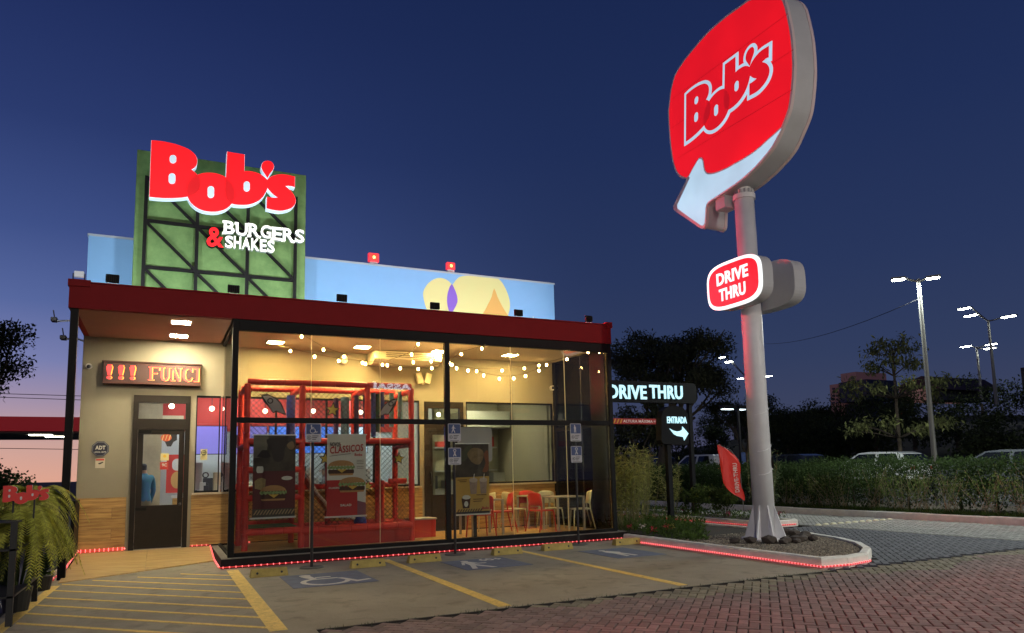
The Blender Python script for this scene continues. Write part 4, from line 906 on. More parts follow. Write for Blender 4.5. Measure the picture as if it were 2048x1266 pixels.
for i in range(3):
    padded((PXs[i], YA, ZT_), (PXs[i+1], YA, ZT_)); padded((PXs[i], YB, ZT_), (PXs[i+1], YB, ZT_)); padded((PXs[i], YA, 2.20), (PXs[i+1], YA, 2.20)); padded((PXs[i], YB, 2.20), (PXs[i+1], YB, 2.20))
for x in PXs: padded((x, YA+.05, ZT_-.10), (x, YB-.05, ZT_-.10))
for x in (PXs[0], PXs[1], PXs[3]): padded((x, YA+.05, 2.12), (x, YB-.05, 2.12))
padded((PXs[1], YB-.02, 1.3), (PXs[3], YB-.02, 1.3)); padded((PXs[0], YB, 1.3), (PXs[1], YB, 1.3)); padded((PXs[0], YB, .6), (PXs[1], YB, .6)); padded((3.1, YB-.3, .5), (3.1, YB-.3, 2.12), name='padded_post'); padded((PXs[0], YA, 1.66), (PXs[1], YA, 1.66)); padded((PXs[0], YA, 1.14), (PXs[1], YA, 1.14)); padded((PXs[0], YA, .52), (PXs[1], YA, .52), .065); padded((PXs[1], YA, .50), (PXs[3], YA, .50), .075); padded((PXs[1], YB, .50), (PXs[3], YB, .50), .075); padded((PXs[3], YA, .50), (PXs[3], YB, .50), .07)
padded((4.22, YB-.35, z0_), (4.22, YB-.35, 1.4), name='padded_post'); padded((4.02, YA+.4, .5), (4.02, YA+.4, 2.15), name='padded_post'); padded((4.22, YA+.3, 1.38), (4.60, YA+.3, 1.38))
b = MB(); b.box(PXs[1]+.06, PXs[3]-.06, YA-.01, YA+.01, z0_, .44); b.build('vinyl_skirt', m_vinyl, pf)
b = MB(); b.box(PXs[0]+.06, PXs[1]-.06, YA+.06, YB-.06, .54, .59); b.build('green_mat', M('green_mat', (.04, .13, .05), .8), pf)
b = MB(); b.box(PXs[0]+.06, PXs[3]-.06, YA+.06, YB-.06, 2.14, 2.19); b.build('upper_deck', M('deck_dark', (.05, .03, .05), .6), pf)
# slide
pth = [(2.55, 14.75, 1.5), (2.75, 14.75, 1.15), (3.0, 14.75, .85), (3.3, 14.75, .65), (3.6, 14.75, .58)]
for s_ in (-1, 1):
    b = MB(); b.tube([(p[0], p[1]+s_*.25, p[2]+.06) for p in pth], .03, 8); b.build('slide_rim', M('slide_cream', (.6, .5, .45), .5), pf, smooth=True)
b = MB()
for i in range(4):
    p, q = pth[i], pth[i+1]; b.add([(p[0], p[1]-.25, p[2]), (p[0], p[1]+.25, p[2]), (q[0], q[1]+.25, q[2]), (q[0], q[1]-.25, q[2])], [(0, 1, 2, 3)])
b.build('slide_bed', m_vinyl, pf)
def net(x0, x1, z0, z1, Y, name='net', sp=.105):
    b = MB(); r = .0035
    for s_ in (1, -1):
        c = -(z1-z0)
        while c < (x1-x0)+(z1-z0):
            pts = []
            for t in (0, 1):
                pass
            # line x = x0 + c + s*(z-z0) style clipped to the panel
            za, zb = z0, z1
            xa, xb = (x0+c, x0+c+(z1-z0)) if s_ > 0 else (x0+c+(z1-z0), x0+c)
            A, C_ = np.array([xa, za]), np.array([xb, zb]); d = C_-A; t0, t1 = 0.0, 1.0
            if abs(d[0]) > 1e-9:
                ta, tb = sorted(((x0-A[0])/d[0], (x1-A[0])/d[0])); t0, t1 = max(t0, ta), min(t1, tb)
            if t1-t0 > .02:
                p, q = A+d*t0, A+d*t1; b.tube([(p[0], Y, p[1]), (q[0], Y, q[1])], r, 3, cap=False)
            c += sp
    return b.build(name, M('black_cord', (.02, .018, .016), .8), pf, kind='stuff')
net(PXs[0], PXs[3], 2.26, 3.28, YA+.005); net(PXs[0], PXs[3], 2.26, 3.28, YB-.005); net(PXs[1], PXs[3], .55, 2.15, YB-.005)
net(PXs[1], PXs[3], .58, 2.14, YA+.005); net(PXs[0], PXs[1], 1.72, 2.14, YA+.005); net(PXs[0], PXs[1], .58, 2.14, YB-.005)
def netx(X, y0, y1, z0, z1):
    o = net(y0, y1, z0, z1, X)
    for v in o.data.vertices: v.co = (v.co.y, v.co.x, v.co.z)
    WL[o.name] = np.array([X, (y0+y1)/2, z0]); o.location = WL[o.name]-WL[pf.name]
netx(PXs[3], YA+.02, YB-.02, .55, 3.2)
# hanging rolls
for k, (px_, py0, py1, mt) in enumerate(((582, 795, 870, (.03, .06, .32)), (672, 800, 900, (.08, .04, .12)), (690, 798, 905, (.12, .24, .33)), (713, 795, 870, (.04, .03, .10)), (731, 785, 870, (.05, .03, .16)), (747, 790, 870, (.03, .07, .28)), (755, 792, 860, (.02, .09, .05)), (764, 788, 850, (.03, .05, .24)), (783, 790, 850, (.12, .28, .38)), (800, 788, 840, (.12, .26, .34)))):
    a, c = PY(px_, py0, 14.8), PY(px_, py1, 14.8); r_ = .05 if k not in (0, 2) else .085
    b = MB(); b.tube([(a[0], 14.8, a[2]+.04), (a[0], 14.8, a[2]), (a[0], 14.8, c[2]), (a[0], 14.8, c[2]-.04)], r_, 12); b.build('hanging_roll', M('roll_%d' % k, mt, .5), pf, smooth=False)
def shape(px, name, mat, Y, th=.02, par=pf):
    p = [(PY(x, y, Y)[0], PY(x, y, Y)[2]) for x, y in px]; b = MB(); b.prism(p, 'xz', Y-th, Y); return b.build(name, mat, par), p
m_outl = M('dark_outline', (.02, .012, .02), .6); m_star = M('star_gold', (.55, .42, .08), .5); m_rk = M('rocket_grey', (.32, .30, .34), .5)
def star(cx, cy, R_, Y):
    p = [(cx+R_*(1 if i % 2 == 0 else .45)*math.sin(math.pi*i/5+.1), cy-R_*(1 if i % 2 == 0 else .45)*math.cos(math.pi*i/5+.1)) for i in range(10)]
    o, q = shape(p, 'star_panel', m_outl, Y); c = np.mean(q, 0); b = MB(); b.prism([tuple(c+(np.array(t)-c)*.74) for t in q], 'xz', Y-.028, Y-.0205); b.build('star_face', m_star, o)
for cx, cy, R_ in ((665, 820, 16), (650, 918, 14), (797, 917, 13), (735, 972, 11)): star(cx, cy, R_, YA-.07)
def rocket(pts, win, Y=YA-.07):
    o, q = shape(pts, 'rocket_panel', m_outl, Y); c = np.mean(q, 0); b = MB(); b.prism([tuple(c+(np.array(t)-c)*.84) for t in q[:8]], 'xz', Y-.028, Y-.0205); b.build('rocket_body', m_rk, o)
    w = PY(*win, Y); b = MB(); b.prism(ellipse(w[0], w[2], .055, .055, 16), 'xz', Y-.034, Y-.0285); b.build('porthole', m_outl, o); b = MB(); b.prism(ellipse(w[0], w[2], .035, .035, 16), 'xz', Y-.038, Y-.0345); b.build('porthole_glass', m_rk, o)
rocket([(521, 789), (535, 788), (552, 796), (562, 806), (573, 830), (566, 829), (553, 823), (546, 827), (538, 815), (527, 804)], (540, 802))
rocket([(795, 796), (780, 800), (768, 810), (761, 820), (753, 834), (762, 833), (768, 829), (776, 830), (784, 820), (792, 808)], (781, 808))
b = MB(); b.ball((3.62, YA+.25, .60), .13, nu=16, nv=10); b.build('play_ball', M('blue_ball', (.03, .05, .35), .35), None, smooth=True, label='blue ball lying in the red ball pit', cat='ball')
# low red box right of the frame
b = MB(); b.bbox(4.78, 5.30, 14.7, 15.2, z0_, .55, b=.01); o = b.build('shoe_box', m_cred, None, label='low red box beside the play frame, left of the inner door', cat='box'); b = MB(); b.bbox(4.76, 5.32, 14.68, 15.22, .552, .58, b=.004); b.build('lid', M('grey_lid', (.4, .4, .38), .5), o)

# ------------------------------------------------------------------ wall fittings of the glass room
m_cream = M('cream_plastic', (.70, .62, .42), .45)
ac = thing('air_conditioner', 'cream split air conditioner under the ceiling of the glass room', 'air conditioner', (4.95, 15.7, 3.95))
b = MB(); b.prism([(15.35, 4.25), (15.99, 4.25), (15.99, 4.0), (15.6, 3.98), (15.38, 4.08)], 'yz', 4.15, 5.72); b.build('body', m_cream, ac)
for zz in (4.12, 4.16, 4.20): b = MB(); b.box(4.4, 5.6, 15.345, 15.36, zz, zz+.012); b.build('louvre', M('louvre_dark', (.12, .1, .06), .5), ac)
b = MB(); b.prism([(15.335, 4.215), (15.348, 4.215), (15.348, 4.235), (15.335, 4.235)], 'yz', 4.3, 5.65); b.build('trim', m_cream, ac)
wl = thing('emergency_lamp', 'pair of cream emergency lamp heads on the wall above the inner door', 'lamp', (5.46, 15.95, 3.65))
for s_ in (-1, 1):
    b = MB(); c = np.array([5.46+s_*.105, 3.74]); a = s_*-.25
    pts = [(c[0]+x*math.cos(a)-z*math.sin(a), c[1]+x*math.sin(a)+z*math.cos(a)) for x, z in ((-.07, -.12), (.07, -.12), (.07, .12), (-.07, .12))]
    b.prism(pts, 'xz', 15.86, 15.94); b.build('head', m_cream, wl)
b = MB(); b.cyl((5.46, 15.93, 3.63), (5.46, 16.0, 3.63), .04, n=12); b.build('mount', m_cream, wl)
c = PY(689, 718, 15.85); b = MB(); b.ball((c[0], 15.9, c[2]), .09, .05, .115, 14, 10); b.build('wall_speaker', M('white_plastic', (.68, .66, .6), .5), None, smooth=True, label='small oval white fixture on the wall left of the air conditioner', cat='fixture')
c = PY(1105, 776, 15.95); b = MB(); b.cyl((c[0], 15.92, c[2]), (c[0], 15.998, c[2]), .065, n=18); o = b.build('dome_camera', M('white_plastic', (.68, .66, .6), .5), None, label='small round camera at the right end of the glass room wall', cat='camera'); b = MB(); b.ball((c[0], 15.915, c[2]), .04, .03, .04); b.build('lens', m_dark, o, smooth=True)
# string lights
m_bulb = M('warm_bulb', (1, .8, .5), .3, emit=BULB_E, ecol=(1, .62, .22)); m_wire = M('string_wire', (.16, .11, .05), .7); m_sock = M('bulb_socket', (.1, .07, .03), .6)
def a4(x, y): return (440+x/4.452, 640+y/4.452)
def a6(x, y): return (820+x/4.655, 640+y/4.655)
STR = [([a4(600, 100), a4(727, 120), a4(922, 238), a4(1105, 300), a4(1268, 355)], 13.75, 15.2, 'string of bulbs running back from the front left of the glass room'),
       ([a4(520, 225), a4(627, 250), a4(842, 300), a4(1057, 338), a4(1295, 364), a4(1490, 378), a4(1605, 405), a4(1765, 412), a4(1885, 404)], 15.1, 14.5, 'long sagging string of bulbs above the play frame'),
       ([a4(1560, 120), a4(1765, 190), a4(1705, 282), a4(1447, 374)], 13.7, 15.0, 'string of bulbs crossing in front of the air conditioner'),
       ([a4(2000, 300), a4(1925, 306), a4(1880, 344), a4(1722, 352)], 14.2, 15.0, 'short string of bulbs at the right end of the air conditioner'),
       ([a6(820, 215), a6(668, 240), a6(477, 292), a6(367, 378), a6(203, 424)], 13.7, 15.0, 'string of bulbs dropping left of the second front mullion'),
       ([a6(330, 380), a6(390, 390), a6(433, 424), a6(540, 444), a6(685, 490), a6(832, 520), a6(965, 518), a6(1075, 496), a6(1200, 446), a6(1270, 392), a6(1460, 340), a6(1657, 274), a6(1760, 240)], 14.3, 13.7, 'longest sagging string of bulbs in the right half of the glass room'),
       ([a6(500, 430), a6(620, 452), a6(857, 447), a6(1063, 427), a6(1200, 400)], 15.2, 15.6, 'back string of bulbs in the right half of the glass room')]
for pts, ya, yb, lab in STR:
    n = len(pts); W3 = [np.array(PY(x, y, ya+(yb-ya)*i/(n-1))) for i, (x, y) in enumerate(pts)]
    for p in (W3[0], W3[-1]): p[2] = min(p[2], 4.262)
    t = thing('string_lights', lab, 'string lights', W3[0], 'string lights in the glass room')
    path = []
    for i in range(n-1):
        for k in range(6):
            u = k/6; p = W3[i]*(1-u)+W3[i+1]*u; p[2] -= .05*u*(1-u)*4*np.linalg.norm(W3[i+1]-W3[i])*.3; path.append(tuple(p))
    path.append(tuple(W3[-1])); path = [(p[0], p[1], min(p[2], 4.262)) for p in path]
    b = MB(); b.tube(path, .006, 4); b.build('wire', m_wire, t)
    for p in W3[1:]:
        b = MB(); b.cyl((p[0], p[1], p[2]-.035), (p[0], p[1], p[2]+.003), .012, n=6); b.build('socket', m_sock, t)
        b = MB(); b.ball((p[0], p[1], p[2]-.062), .026, .026, .032, 8, 6); b.build('bulb', m_bulb, t, smooth=True)
# ------------------------------------------------------------------ tables and chairs
m_cr = M('red_chair_plastic', (.50, .035, .025), .45); m_cg = M('pale_green_chair_plastic', (.50, .50, .36), .45); m_tb = M('grey_table', (.28, .26, .22), .5)
def chair(mat, loc, rz, label):
    t = thing('cafe_chair', label, 'chair', (0, 0, 0), 'plastic cafe chairs in the glass room')
    b = MB(); b.prism(rrect(-.21, .21, -.2, .21, .05), 'xy', .44, .465); b.build('seat', mat, t)
    b = MB(); n = 9; vs = []
    for d in (0, .022):
        for j, (z, off) in enumerate(((.56, -.215), (.68, -.235), (.80, -.26), (.855, -.27))):
            for i in range(n):
                u = -1+2*i/(n-1); hw = .205-.03*(j == 3); curve = .05*u*u
                vs.append((u*hw, off+curve-d, z-(.03*u*u if j == 3 else 0)))
    R_ = n*4; fs = []
    for j in range(3):
        for i in range(n-1): a = j*n+i; fs += [(a, a+1, a+n+1, a+n), (R_+a+n, R_+a+n+1, R_+a+1, R_+a)]
    for i in range(n-1): fs += [(i+1, i, R_+i, R_+i+1), (3*n+i, 3*n+i+1, R_+3*n+i+1, R_+3*n+i)]
    for j in range(3): fs += [(j*n, j*n+n, R_+j*n+n, R_+j*n), (j*n+n-1+n, j*n+n-1, R_+j*n+n-1, R_+j*n+n-1+n)]
    b.add(vs, fs); b.build('backrest', mat, t, smooth=True)
    for s_ in (-1, 1):
        b = MB(); b.tube([(s_*.24, .20, 0), (s_*.205, .17, .42), (s_*.2, .12, .452)], .014, 8, .02); b.build('leg', mat, t, smooth=True)
        b = MB(); b.tube([(s_*.235, -.30, 0), (s_*.21, -.2, .44), (s_*.2, -.19, .60), (s_*.19, -.235, .78)], .014, 8, .018); b.build('leg', mat, t, smooth=True)
    t.location = loc; t.rotation_euler = (0, 0, rz); t.scale = (1, 1, 1.02); return t
Zf = FL+.012; Rr = math.radians
chair(m_cr, (6.02, 13.98, Zf), Rr(0), 'red cafe chair half hidden behind the yellow banner')
chair(m_cr, (6.86, 14.72, Zf), Rr(80), 'red cafe chair right of the left table, turned to it')
chair(m_cr, (7.72, 14.42, Zf), Rr(-75), 'red cafe chair in the middle of the glass room, back to the left')
chair(m_cg, (7.55, 15.45, Zf), Rr(-80), 'pale green cafe chair near the wood-tiled wall, back to the left')
chair(m_cg, (6.72, 15.42, Zf), Rr(85), 'pale green cafe chair behind the red chair at the left table')
chair(m_cg, (8.30, 15.05, Zf), Rr(180), 'pale green cafe chair behind the right table facing the front glass')
chair(m_cg, (8.66, 14.32, Zf), Rr(70), 'pale green cafe chair in the right corner by the side glass')
chair(m_cr, (8.05, 15.62, Zf), Rr(175), 'red cafe chair against the wood-tiled wall, mostly hidden')
def table(loc, w, l, label):
    t = thing('cafe_table', label, 'table', (0, 0, 0), 'grey cafe tables in the glass room')
    b = MB(); b.bbox(-w/2, w/2, -l/2, l/2, .73, .76, b=.005); b.build('top', m_tb, t); b = MB()
    for s_ in (-1, 1): b.box(-w/2+.045, w/2-.045, s_*(l/2-.03)-.01, s_*(l/2-.03)+.01, .67, .73)
    b.build('apron', m_tb, t, kind='stuff') if False else None
    for sx in (-1, 1):
        for sy in (-1, 1): b = MB(); b.box(sx*(w/2-.025)-.022, sx*(w/2-.025)+.022, sy*(l/2-.025)-.022, sy*(l/2-.025)+.022, 0, .729); b.build('leg', m_tb, t)
    t.location = loc; return t
table((6.28, 14.52, Zf), .75, .75, 'grey square table behind the yellow banner'); table((8.28, 14.42, Zf), .72, .72, 'grey square table near the right corner of the glass room'); table((7.55+.55, 15.55, Zf), .62, .6, 'grey square table against the wood-tiled wall')
# ------------------------------------------------------------------ hanging banners behind the front glass
def banner(name, label, x0, x1, z0, z1, base, parts, Y=13.56):
    t = thing(name, label, 'banner', ((x0+x1)/2, Y, z0), 'banners behind the front glass')
    b = MB(); b.box(x0, x1, Y, Y+.004, z0, z1); b.build('sheet', base, t); b = MB(); b.box(x0-.04, x1+.02, Y-.012, Y+.012, z0-.03, z0); b.build('bottom_bar', M('alu_bar', (.6, .6, .6), .4, .8), t); b = MB(); b.box(x0-.02, x1+.02, Y-.01, Y+.012, z1, z1+.02); b.build('top_bar', M('alu_bar', (.6, .6, .6), .4, .8), t)
    k = 1
    for nm, poly, mt in parts:
        b = MB(); b.prism([(x0+u*(x1-x0), z0+v*(z1-z0)) for u, v in poly], 'xz', Y-.0012*k-.001, Y-.0005); b.build(nm, mt, t); k += 1
    return t
pr_bun = M('print_bun', (.50, .26, .10), .6, var=.3, vscale=8); pr_let = M('print_lettuce', (.10, .20, .04), .6, var=.6, vscale=30, c2=(.35, .42, .2)); pr_meat = M('print_patty', (.09, .035, .02), .7, var=.4, vscale=20); pr_che = M('print_cheese', (.62, .38, .06), .6); pr_red = M('print_red', (.42, .02, .02), .6); pr_white = M('print_white', (.62, .60, .56), .6); pr_dark = M('print_dark', (.03, .022, .02), .7, var=.5, vscale=3, c2=(.10, .08, .06)); pr_gold = M('print_gold', (.52, .32, .07), .6); pr_ink = M('print_ink', (.03, .02, .02), .6)
def burger(cx, cy, s, asp=1.0):
    top = [(cx+s*math.cos(a), cy+.22*s*asp+.42*s*asp*math.sin(a)) for a in np.linspace(0, math.pi, 18)]
    wav = [(cx+s*(1.06-2.12*i/24), cy+s*asp*(.20+.07*math.sin(i*2.3))) for i in range(25)]+[(cx+s*(-1.06+2.12*i/24), cy+s*asp*(-.02+.06*math.sin(i*1.9+1))) for i in range(25)]
    return [('bun', [(cx-s*.96, cy-.34*s*asp), (cx+s*.96, cy-.34*s*asp), (cx+s*.9, cy-.5*s*asp), (cx-s*.9, cy-.5*s*asp)], pr_bun), ('patty', rrect(cx-s, cx+s, cy-.36*s*asp, cy-.06*s*asp, .05*s), pr_meat), ('cheese', [(cx-.35*s, cy-.04*s*asp), (cx+.45*s, cy-.04*s*asp), (cx+.05*s, cy-.30*s*asp)], pr_che), ('lettuce', wav, pr_let), ('bun', top, pr_bun)]
asp = .75/1.5
def btxt(t, s, x0, x1, z0, z1, u0, v0, w, h, mt, Y=13.545, bold=.03, rise=0.0):
    W_, H_ = x1-x0, z1-z0; ud = np.array([W_, 0, rise*H_/max(w, 1e-6)]); ud = ud/np.linalg.norm(ud)
    text(s, 'print_lettering', mt, (x0+u0*W_, Y, z0+v0*H_), ud, (0, 0, 1), w*W_, h*H_, t, bold, .002)
bx = (1.46, 2.19, .82, 2.27)
t = banner('burger_banner', 'dark burger banner behind the left end of the front glass', *bx, pr_dark, [('haze_print', [(0, .72), (.3, .74), (.35, .99), (0, .99)], M('print_grey', (.22, .2, .16), .7, var=.4, vscale=4)), ('hill_print', [(.08, .74), (.2, .82), (.32, .82), (.42, .74), (.3, .72)], pr_ink), ('boulder_print', smooth_poly([(.3, .95), (.6, .97), (.85, .99), (.98, .9), (.9, .80), (.75, .86), (.7, .7), (.5, .68), (.42, .8)], 3), pr_ink), ('brown_print', smooth_poly([(.78, .88), (.92, .93), (.97, .86), (.88, .82)], 3), M('print_brown', (.22, .15, .08), .7)), ('red_print', [(0, .1), (1, .1), (1, .56), (0, .56)], M('print_dark_red', (.10, .014, .016), .6)), ('shake_tag', rrect(.08, .24, .54, .62, .03), pr_white), ('fries_print', [(.05, .35), (.28, .32), (.3, .46), (.22, .48), (.12, .47), (.04, .44)], M('print_fries', (.38, .27, .12), .6, var=.4, vscale=20))]+burger(.48, .28, .30, asp*1.1)+[('tag', ellipse(.8, .47, .13, .025), pr_white)])
for i in range(13): u = .02+i*.073; b = MB(); b.prism([(bx[0]+(u+.0)*.73, bx[2]+.045), (bx[0]+(u+.03)*.73, bx[2]+.045), (bx[0]+min(1, u+.10)*.73, bx[2]+.125), (bx[0]+min(1, u+.07)*.73, bx[2]+.125)], 'xz', 13.535, 13.5485); b.build('chevron', M('print_tan', (.35, .24, .13), .6), t)
bx = (2.76, 3.49, .78, 2.28)
t = banner('burger_banner', 'white banner reading NOVOS CLASSICOS with two burgers', *bx, pr_white, [('red_print', [(0, 0), (.78, 0), (.78, .36), (.62, .44), (0, .44)], pr_red), ('violet_print', [(.78, 0), (1, 0), (1, .15), (.78, .18)], M('print_violet', (.2, .06, .09), .6))]+burger(.36, .58, .33, asp)+burger(.64, .37, .33, asp))
btxt(t, 'NOVOS', *bx, .07, .855, .26, .055, pr_ink); btxt(t, 'CLÁSSICOS', *bx, .07, .765, .86, .11, pr_red, rise=.035, bold=.02); btxt(t, 'SALAD', *bx, .34, .115, .28, .03, pr_white, Y=13.54); btxt(t, 'CLASSIC', *bx, .04, .335, .28, .022, pr_white, Y=13.54); btxt(t, 'Bobs', *bx, .70, .735, .2, .035, pr_red)
for v in (.68, .66, .64, .60, .58): b = MB(); b.box(bx[0]+.76*.73, bx[0]+.94*.73, 13.548, 13.5585, bx[2]+v*1.5, bx[2]+v*1.5+.006); b.build('small_print', pr_ink, t)
b = MB(); b.prism([(bx[0]+.06*.73, bx[2]+.735*1.5), (bx[0]+.6*.73, bx[2]+.765*1.5), (bx[0]+.6*.73, bx[2]+.770*1.5), (bx[0]+.06*.73, bx[2]+.74*1.5)], 'xz', 13.548, 13.5585); b.build('small_print', pr_ink, t)
bx = (5.32, 6.05, .70, 2.10)
def cup(cx, cy, w, h): return [('cup_print', [(cx-w*.36, cy), (cx+w*.36, cy), (cx+w*.5, cy+h*.8), (cx-w*.5, cy+h*.8)], M('print_shake', (.42, .30, .25), .6, var=.4, vscale=12)), ('foam_print', ellipse(cx, cy+h*.82, w*.52, h*.14), M('print_foam', (.5, .4, .34), .6)), ('straw_print', [(cx, cy+h*.9), (cx+.02, cy+h*.9), (cx+.04, cy+h*1.2), (cx+.02, cy+h*1.2)], pr_white)]
t = banner('shake_banner', 'yellow milkshake banner with dark upper half by the front mullion', *bx, pr_gold, [('dark_print', [(0, .52), (1, .53), (1, 1), (0, 1)], pr_dark), ('leaf_print', smooth_poly([(.1, .8), (.3, .95), (.5, .98), (.4, .85), (.25, .75)], 3), M('print_leaf', (.08, .08, .05), .7)), ('tan_print', smooth_poly([(.35, .86), (.5, .94), (.75, .93), (.85, .86), (.8, .76), (.68, .70), (.5, .73), (.42, .78)], 3), M('print_tan2', (.30, .20, .10), .7, var=.5, vscale=9)), ('rust_print', smooth_poly([(.8, .6), (.98, .62), (.98, .9), (.85, .85), (.9, .72)], 3), M('print_rust', (.22, .08, .04), .7)), ('base_print', [(0, 0), (1, 0), (1, .03), (0, .03)], pr_ink)]+cup(.52, .28, .24, .24)+cup(.82, .28, .22, .24)+[('box_print', [(.2, .08), (.38, .08), (.42, .22), (.16, .22)], pr_meat), ('swirl_print', ellipse(.3, .235, .12, .03), pr_white), ('swirl_print', ellipse(.29, .14, .06, .04), pr_white)])
btxt(t, 'Bobs', *bx, .76, .055, .2, .04, pr_red, Y=13.53)
for i in range(10): u = .02+i*.075; b = MB(); b.prism([(bx[0]+u*.73, bx[2]+.045), (bx[0]+(u+.03)*.73, bx[2]+.045), (bx[0]+(u+.08)*.73, bx[2]+.095), (bx[0]+(u+.05)*.73, bx[2]+.095)], 'xz', 13.535, 13.545); b.build('chevron', pr_meat, t)
for u, v, w in ((.04, .48, .28), (.1, .455, .2), (.5, .2, .3), (.5, .17, .25), (.6, .26, .3)): b = MB(); b.box(bx[0]+u*.73, bx[0]+(u+w)*.73, 13.538, 13.545, bx[2]+v*1.4, bx[2]+v*1.4+.012); b.build('small_print', pr_meat, t)
b = MB(); b.prism(rrect(5.40, 6.16, 1.74, 2.45, .06), 'xz', 13.62, 13.64); o = b.build('notice_board', M('pale_board', (.36, .36, .38), .5), None, label='pale rounded board standing behind the yellow milkshake banner', cat='board')
b = MB(); b.box(5.74, 5.80, 13.642, 13.68, Zf, 2.2); b.build('stand', m_black, o); b = MB(); b.box(5.6, 5.94, 13.645, 13.95, Zf, Zf+.02); b.build('foot', m_black, o)
# ------------------------------------------------------------------ fittings on the entrance wall
m_ledr = M('led_red', (.6, .05, .03), .4, emit=2.4, ecol=(1, .03, .035)); m_ledo = M('led_orange', (.8, .3, .05), .4, emit=2.6, ecol=(1, .28, .03))
t = thing('led_message_sign', 'long brown LED message sign reading FUNC above the entrance door', 'sign', (-.22, 15.9, 3.41))
b = MB(); b.bbox(-1.09, .66, 15.84, 15.995, 3.40, 3.83, b=.008); b.build('case', M('brown_case', (.10, .035, .025), .5), t)
b = MB(); b.box(-1.05, .62, 15.834, 15.8395, 3.45, 3.79); b.build('display', M('display_brown', (.075, .035, .03), .4), t)
b = MB(); b.box(-1.11, .68, 15.82, 15.998, 3.832, 3.85); b.build('hood', M('brown_case', (.10, .035, .025), .5), t)
def serif(s, x, w, h=.27, z=3.485):
    text(s, 'led_glyph', m_ledo, (x, 15.8335, z), (1, 0, 0), (0, 0, 1), w, h, t, .035, .003)
    text(s, 'led_glyph_core', m_ledr, (x-.008, 15.8305, z+.012), (1, 0, 0), (0, 0, 1), w-.01, h-.02, t, .012, .004)
for i, x in enumerate((-1.00, -.80, -.60)):
    for k, (mt, dx, Yk) in enumerate(((m_ledo, .012, 15.832), (m_ledr, -.004, 15.829))):
        b = MB(); b.prism([(x+dx, 3.57), (x+dx+.05, 3.57), (x+dx+.075, 3.72), (x+dx+.055, 3.765), (x+dx-.005, 3.765), (x+dx-.025, 3.72)], 'xz', Yk, 15.8338); b.build('led_glyph', mt, t)
        b = MB(); b.prism(ellipse(x+dx+.025, 3.515, .04, .03, 14), 'xz', Yk, 15.8338); b.build('led_glyph', mt, t)
def sf(x, w, strokes):
    for k, (mt, d, Yk) in enumerate(((m_ledo, .012, 15.832), (m_ledr, 0, 15.829))):
        for st in strokes: b = MB(); b.prism([(x+u*w+d, 3.485+v*.275-d*.3) for u, v in st], 'xz', Yk-.0001*random.random(), 15.8338); b.build('led_glyph', mt, t)
srf = lambda u0, u1, v: [(u0, v), (u1, v), (u1, v+.07), (u0, v+.07)]
sf(-.30, .2, [srf(0, .5, 0), srf(0, 1, .93), [(.14, .07), (.34, .07), (.34, .93), (.14, .93)], srf(.34, .78, .48), [(.9, .75), (1, .75), (1, .93), (.9, .93)]])
sf(-.10, .2, [srf(0, .45, .93), srf(.62, 1, .93), [(.12, .93), (.12, .25), (.25, .03), (.5, -.02), (.72, .03), (.86, .25), (.86, .93), (.74, .93), (.74, .28), (.62, .12), (.5, .1), (.40, .14), (.33, .28), (.33, .93)]])
sf(.10, .2, [srf(0, .4, .93), srf(.62, 1, .93), srf(0, .4, 0), [(.1, .07), (.2, .07), (.2, .93), (.1, .93)], [(.78, .0), (.88, .0), (.88, .93), (.78, .93)], [(.12, .93), (.36, .93), (.88, .0), (.7, .0)]])
sf(.31, .19, [[(1, .7), (.9, .7), (.78, .88), (.55, .92), (.36, .8), (.3, .5), (.36, .2), (.55, .08), (.8, .12), (.95, .3), (1, .25), (.88, .05), (.55, -.03), (.22, .08), (.06, .35), (.06, .65), (.22, .92), (.55, 1.02), (.85, .95), (.92, .99), (1, .99)]])
sf(.52, .1, [srf(0, 1, 0), srf(0, 1, .93), [(.55, .07), (1, .07), (1, .93), (.55, .93)]])
def octo(cx, cz, r): return [(cx+r*math.cos(math.pi/8+i*math.pi/4), cz+r*math.sin(math.pi/8+i*math.pi/4)) for i in range(8)]
b = MB(); b.prism(octo(-1.08, 2.14, .155), 'xz', 15.975, 15.999); o = b.build('alarm_sign', M('navy_sign', (.012, .015, .035), .4), None, label='octagonal navy alarm sign on the wall left of the door', cat='sign')
b = MB(); p = octo(-1.08, 2.14, .142); q = octo(-1.08, 2.14, .134)
for i in range(8): j = (i+1) % 8; b.add([(p[i][0], 15.974, p[i][1]), (p[j][0], 15.974, p[j][1]), (q[j][0], 15.974, q[j][1]), (q[i][0], 15.974, q[i][1])], [(0, 1, 2, 3)])
b.build('border', M('grey_print', (.3, .3, .33), .5), o)
text('ADT', 'lettering', m_white, (-1.165, 15.973, 2.125), (1, 0, 0), (0, 0, 1), .17, .075, o, .04, .004); text('4004.1077', 'lettering', m_white, (-1.18, 15.973, 2.06), (1, 0, 0), (0, 0, 1), .2, .032, o, .02, .004)
b = MB(); b.box(-1.155, -.995, 15.985, 15.999, 1.77, 1.955); o = b.build('camera_notice', M('cream_notice', (.62, .56, .42), .5), None, label='small cream camera notice under the octagonal alarm sign', cat='sign')
b = MB(); b.box(-1.145, -1.005, 15.982, 15.9845, 1.915, 1.945); b.build('heading', M('red_sticker', (.65, .06, .04), .5), o); b = MB(); b.prism([(-1.11, 1.86), (-1.03, 1.89), (-1.02, 1.875), (-1.06, 1.85), (-1.09, 1.84)], 'xz', 15.980, 15.9845); b.build('pictogram', m_dark, o)
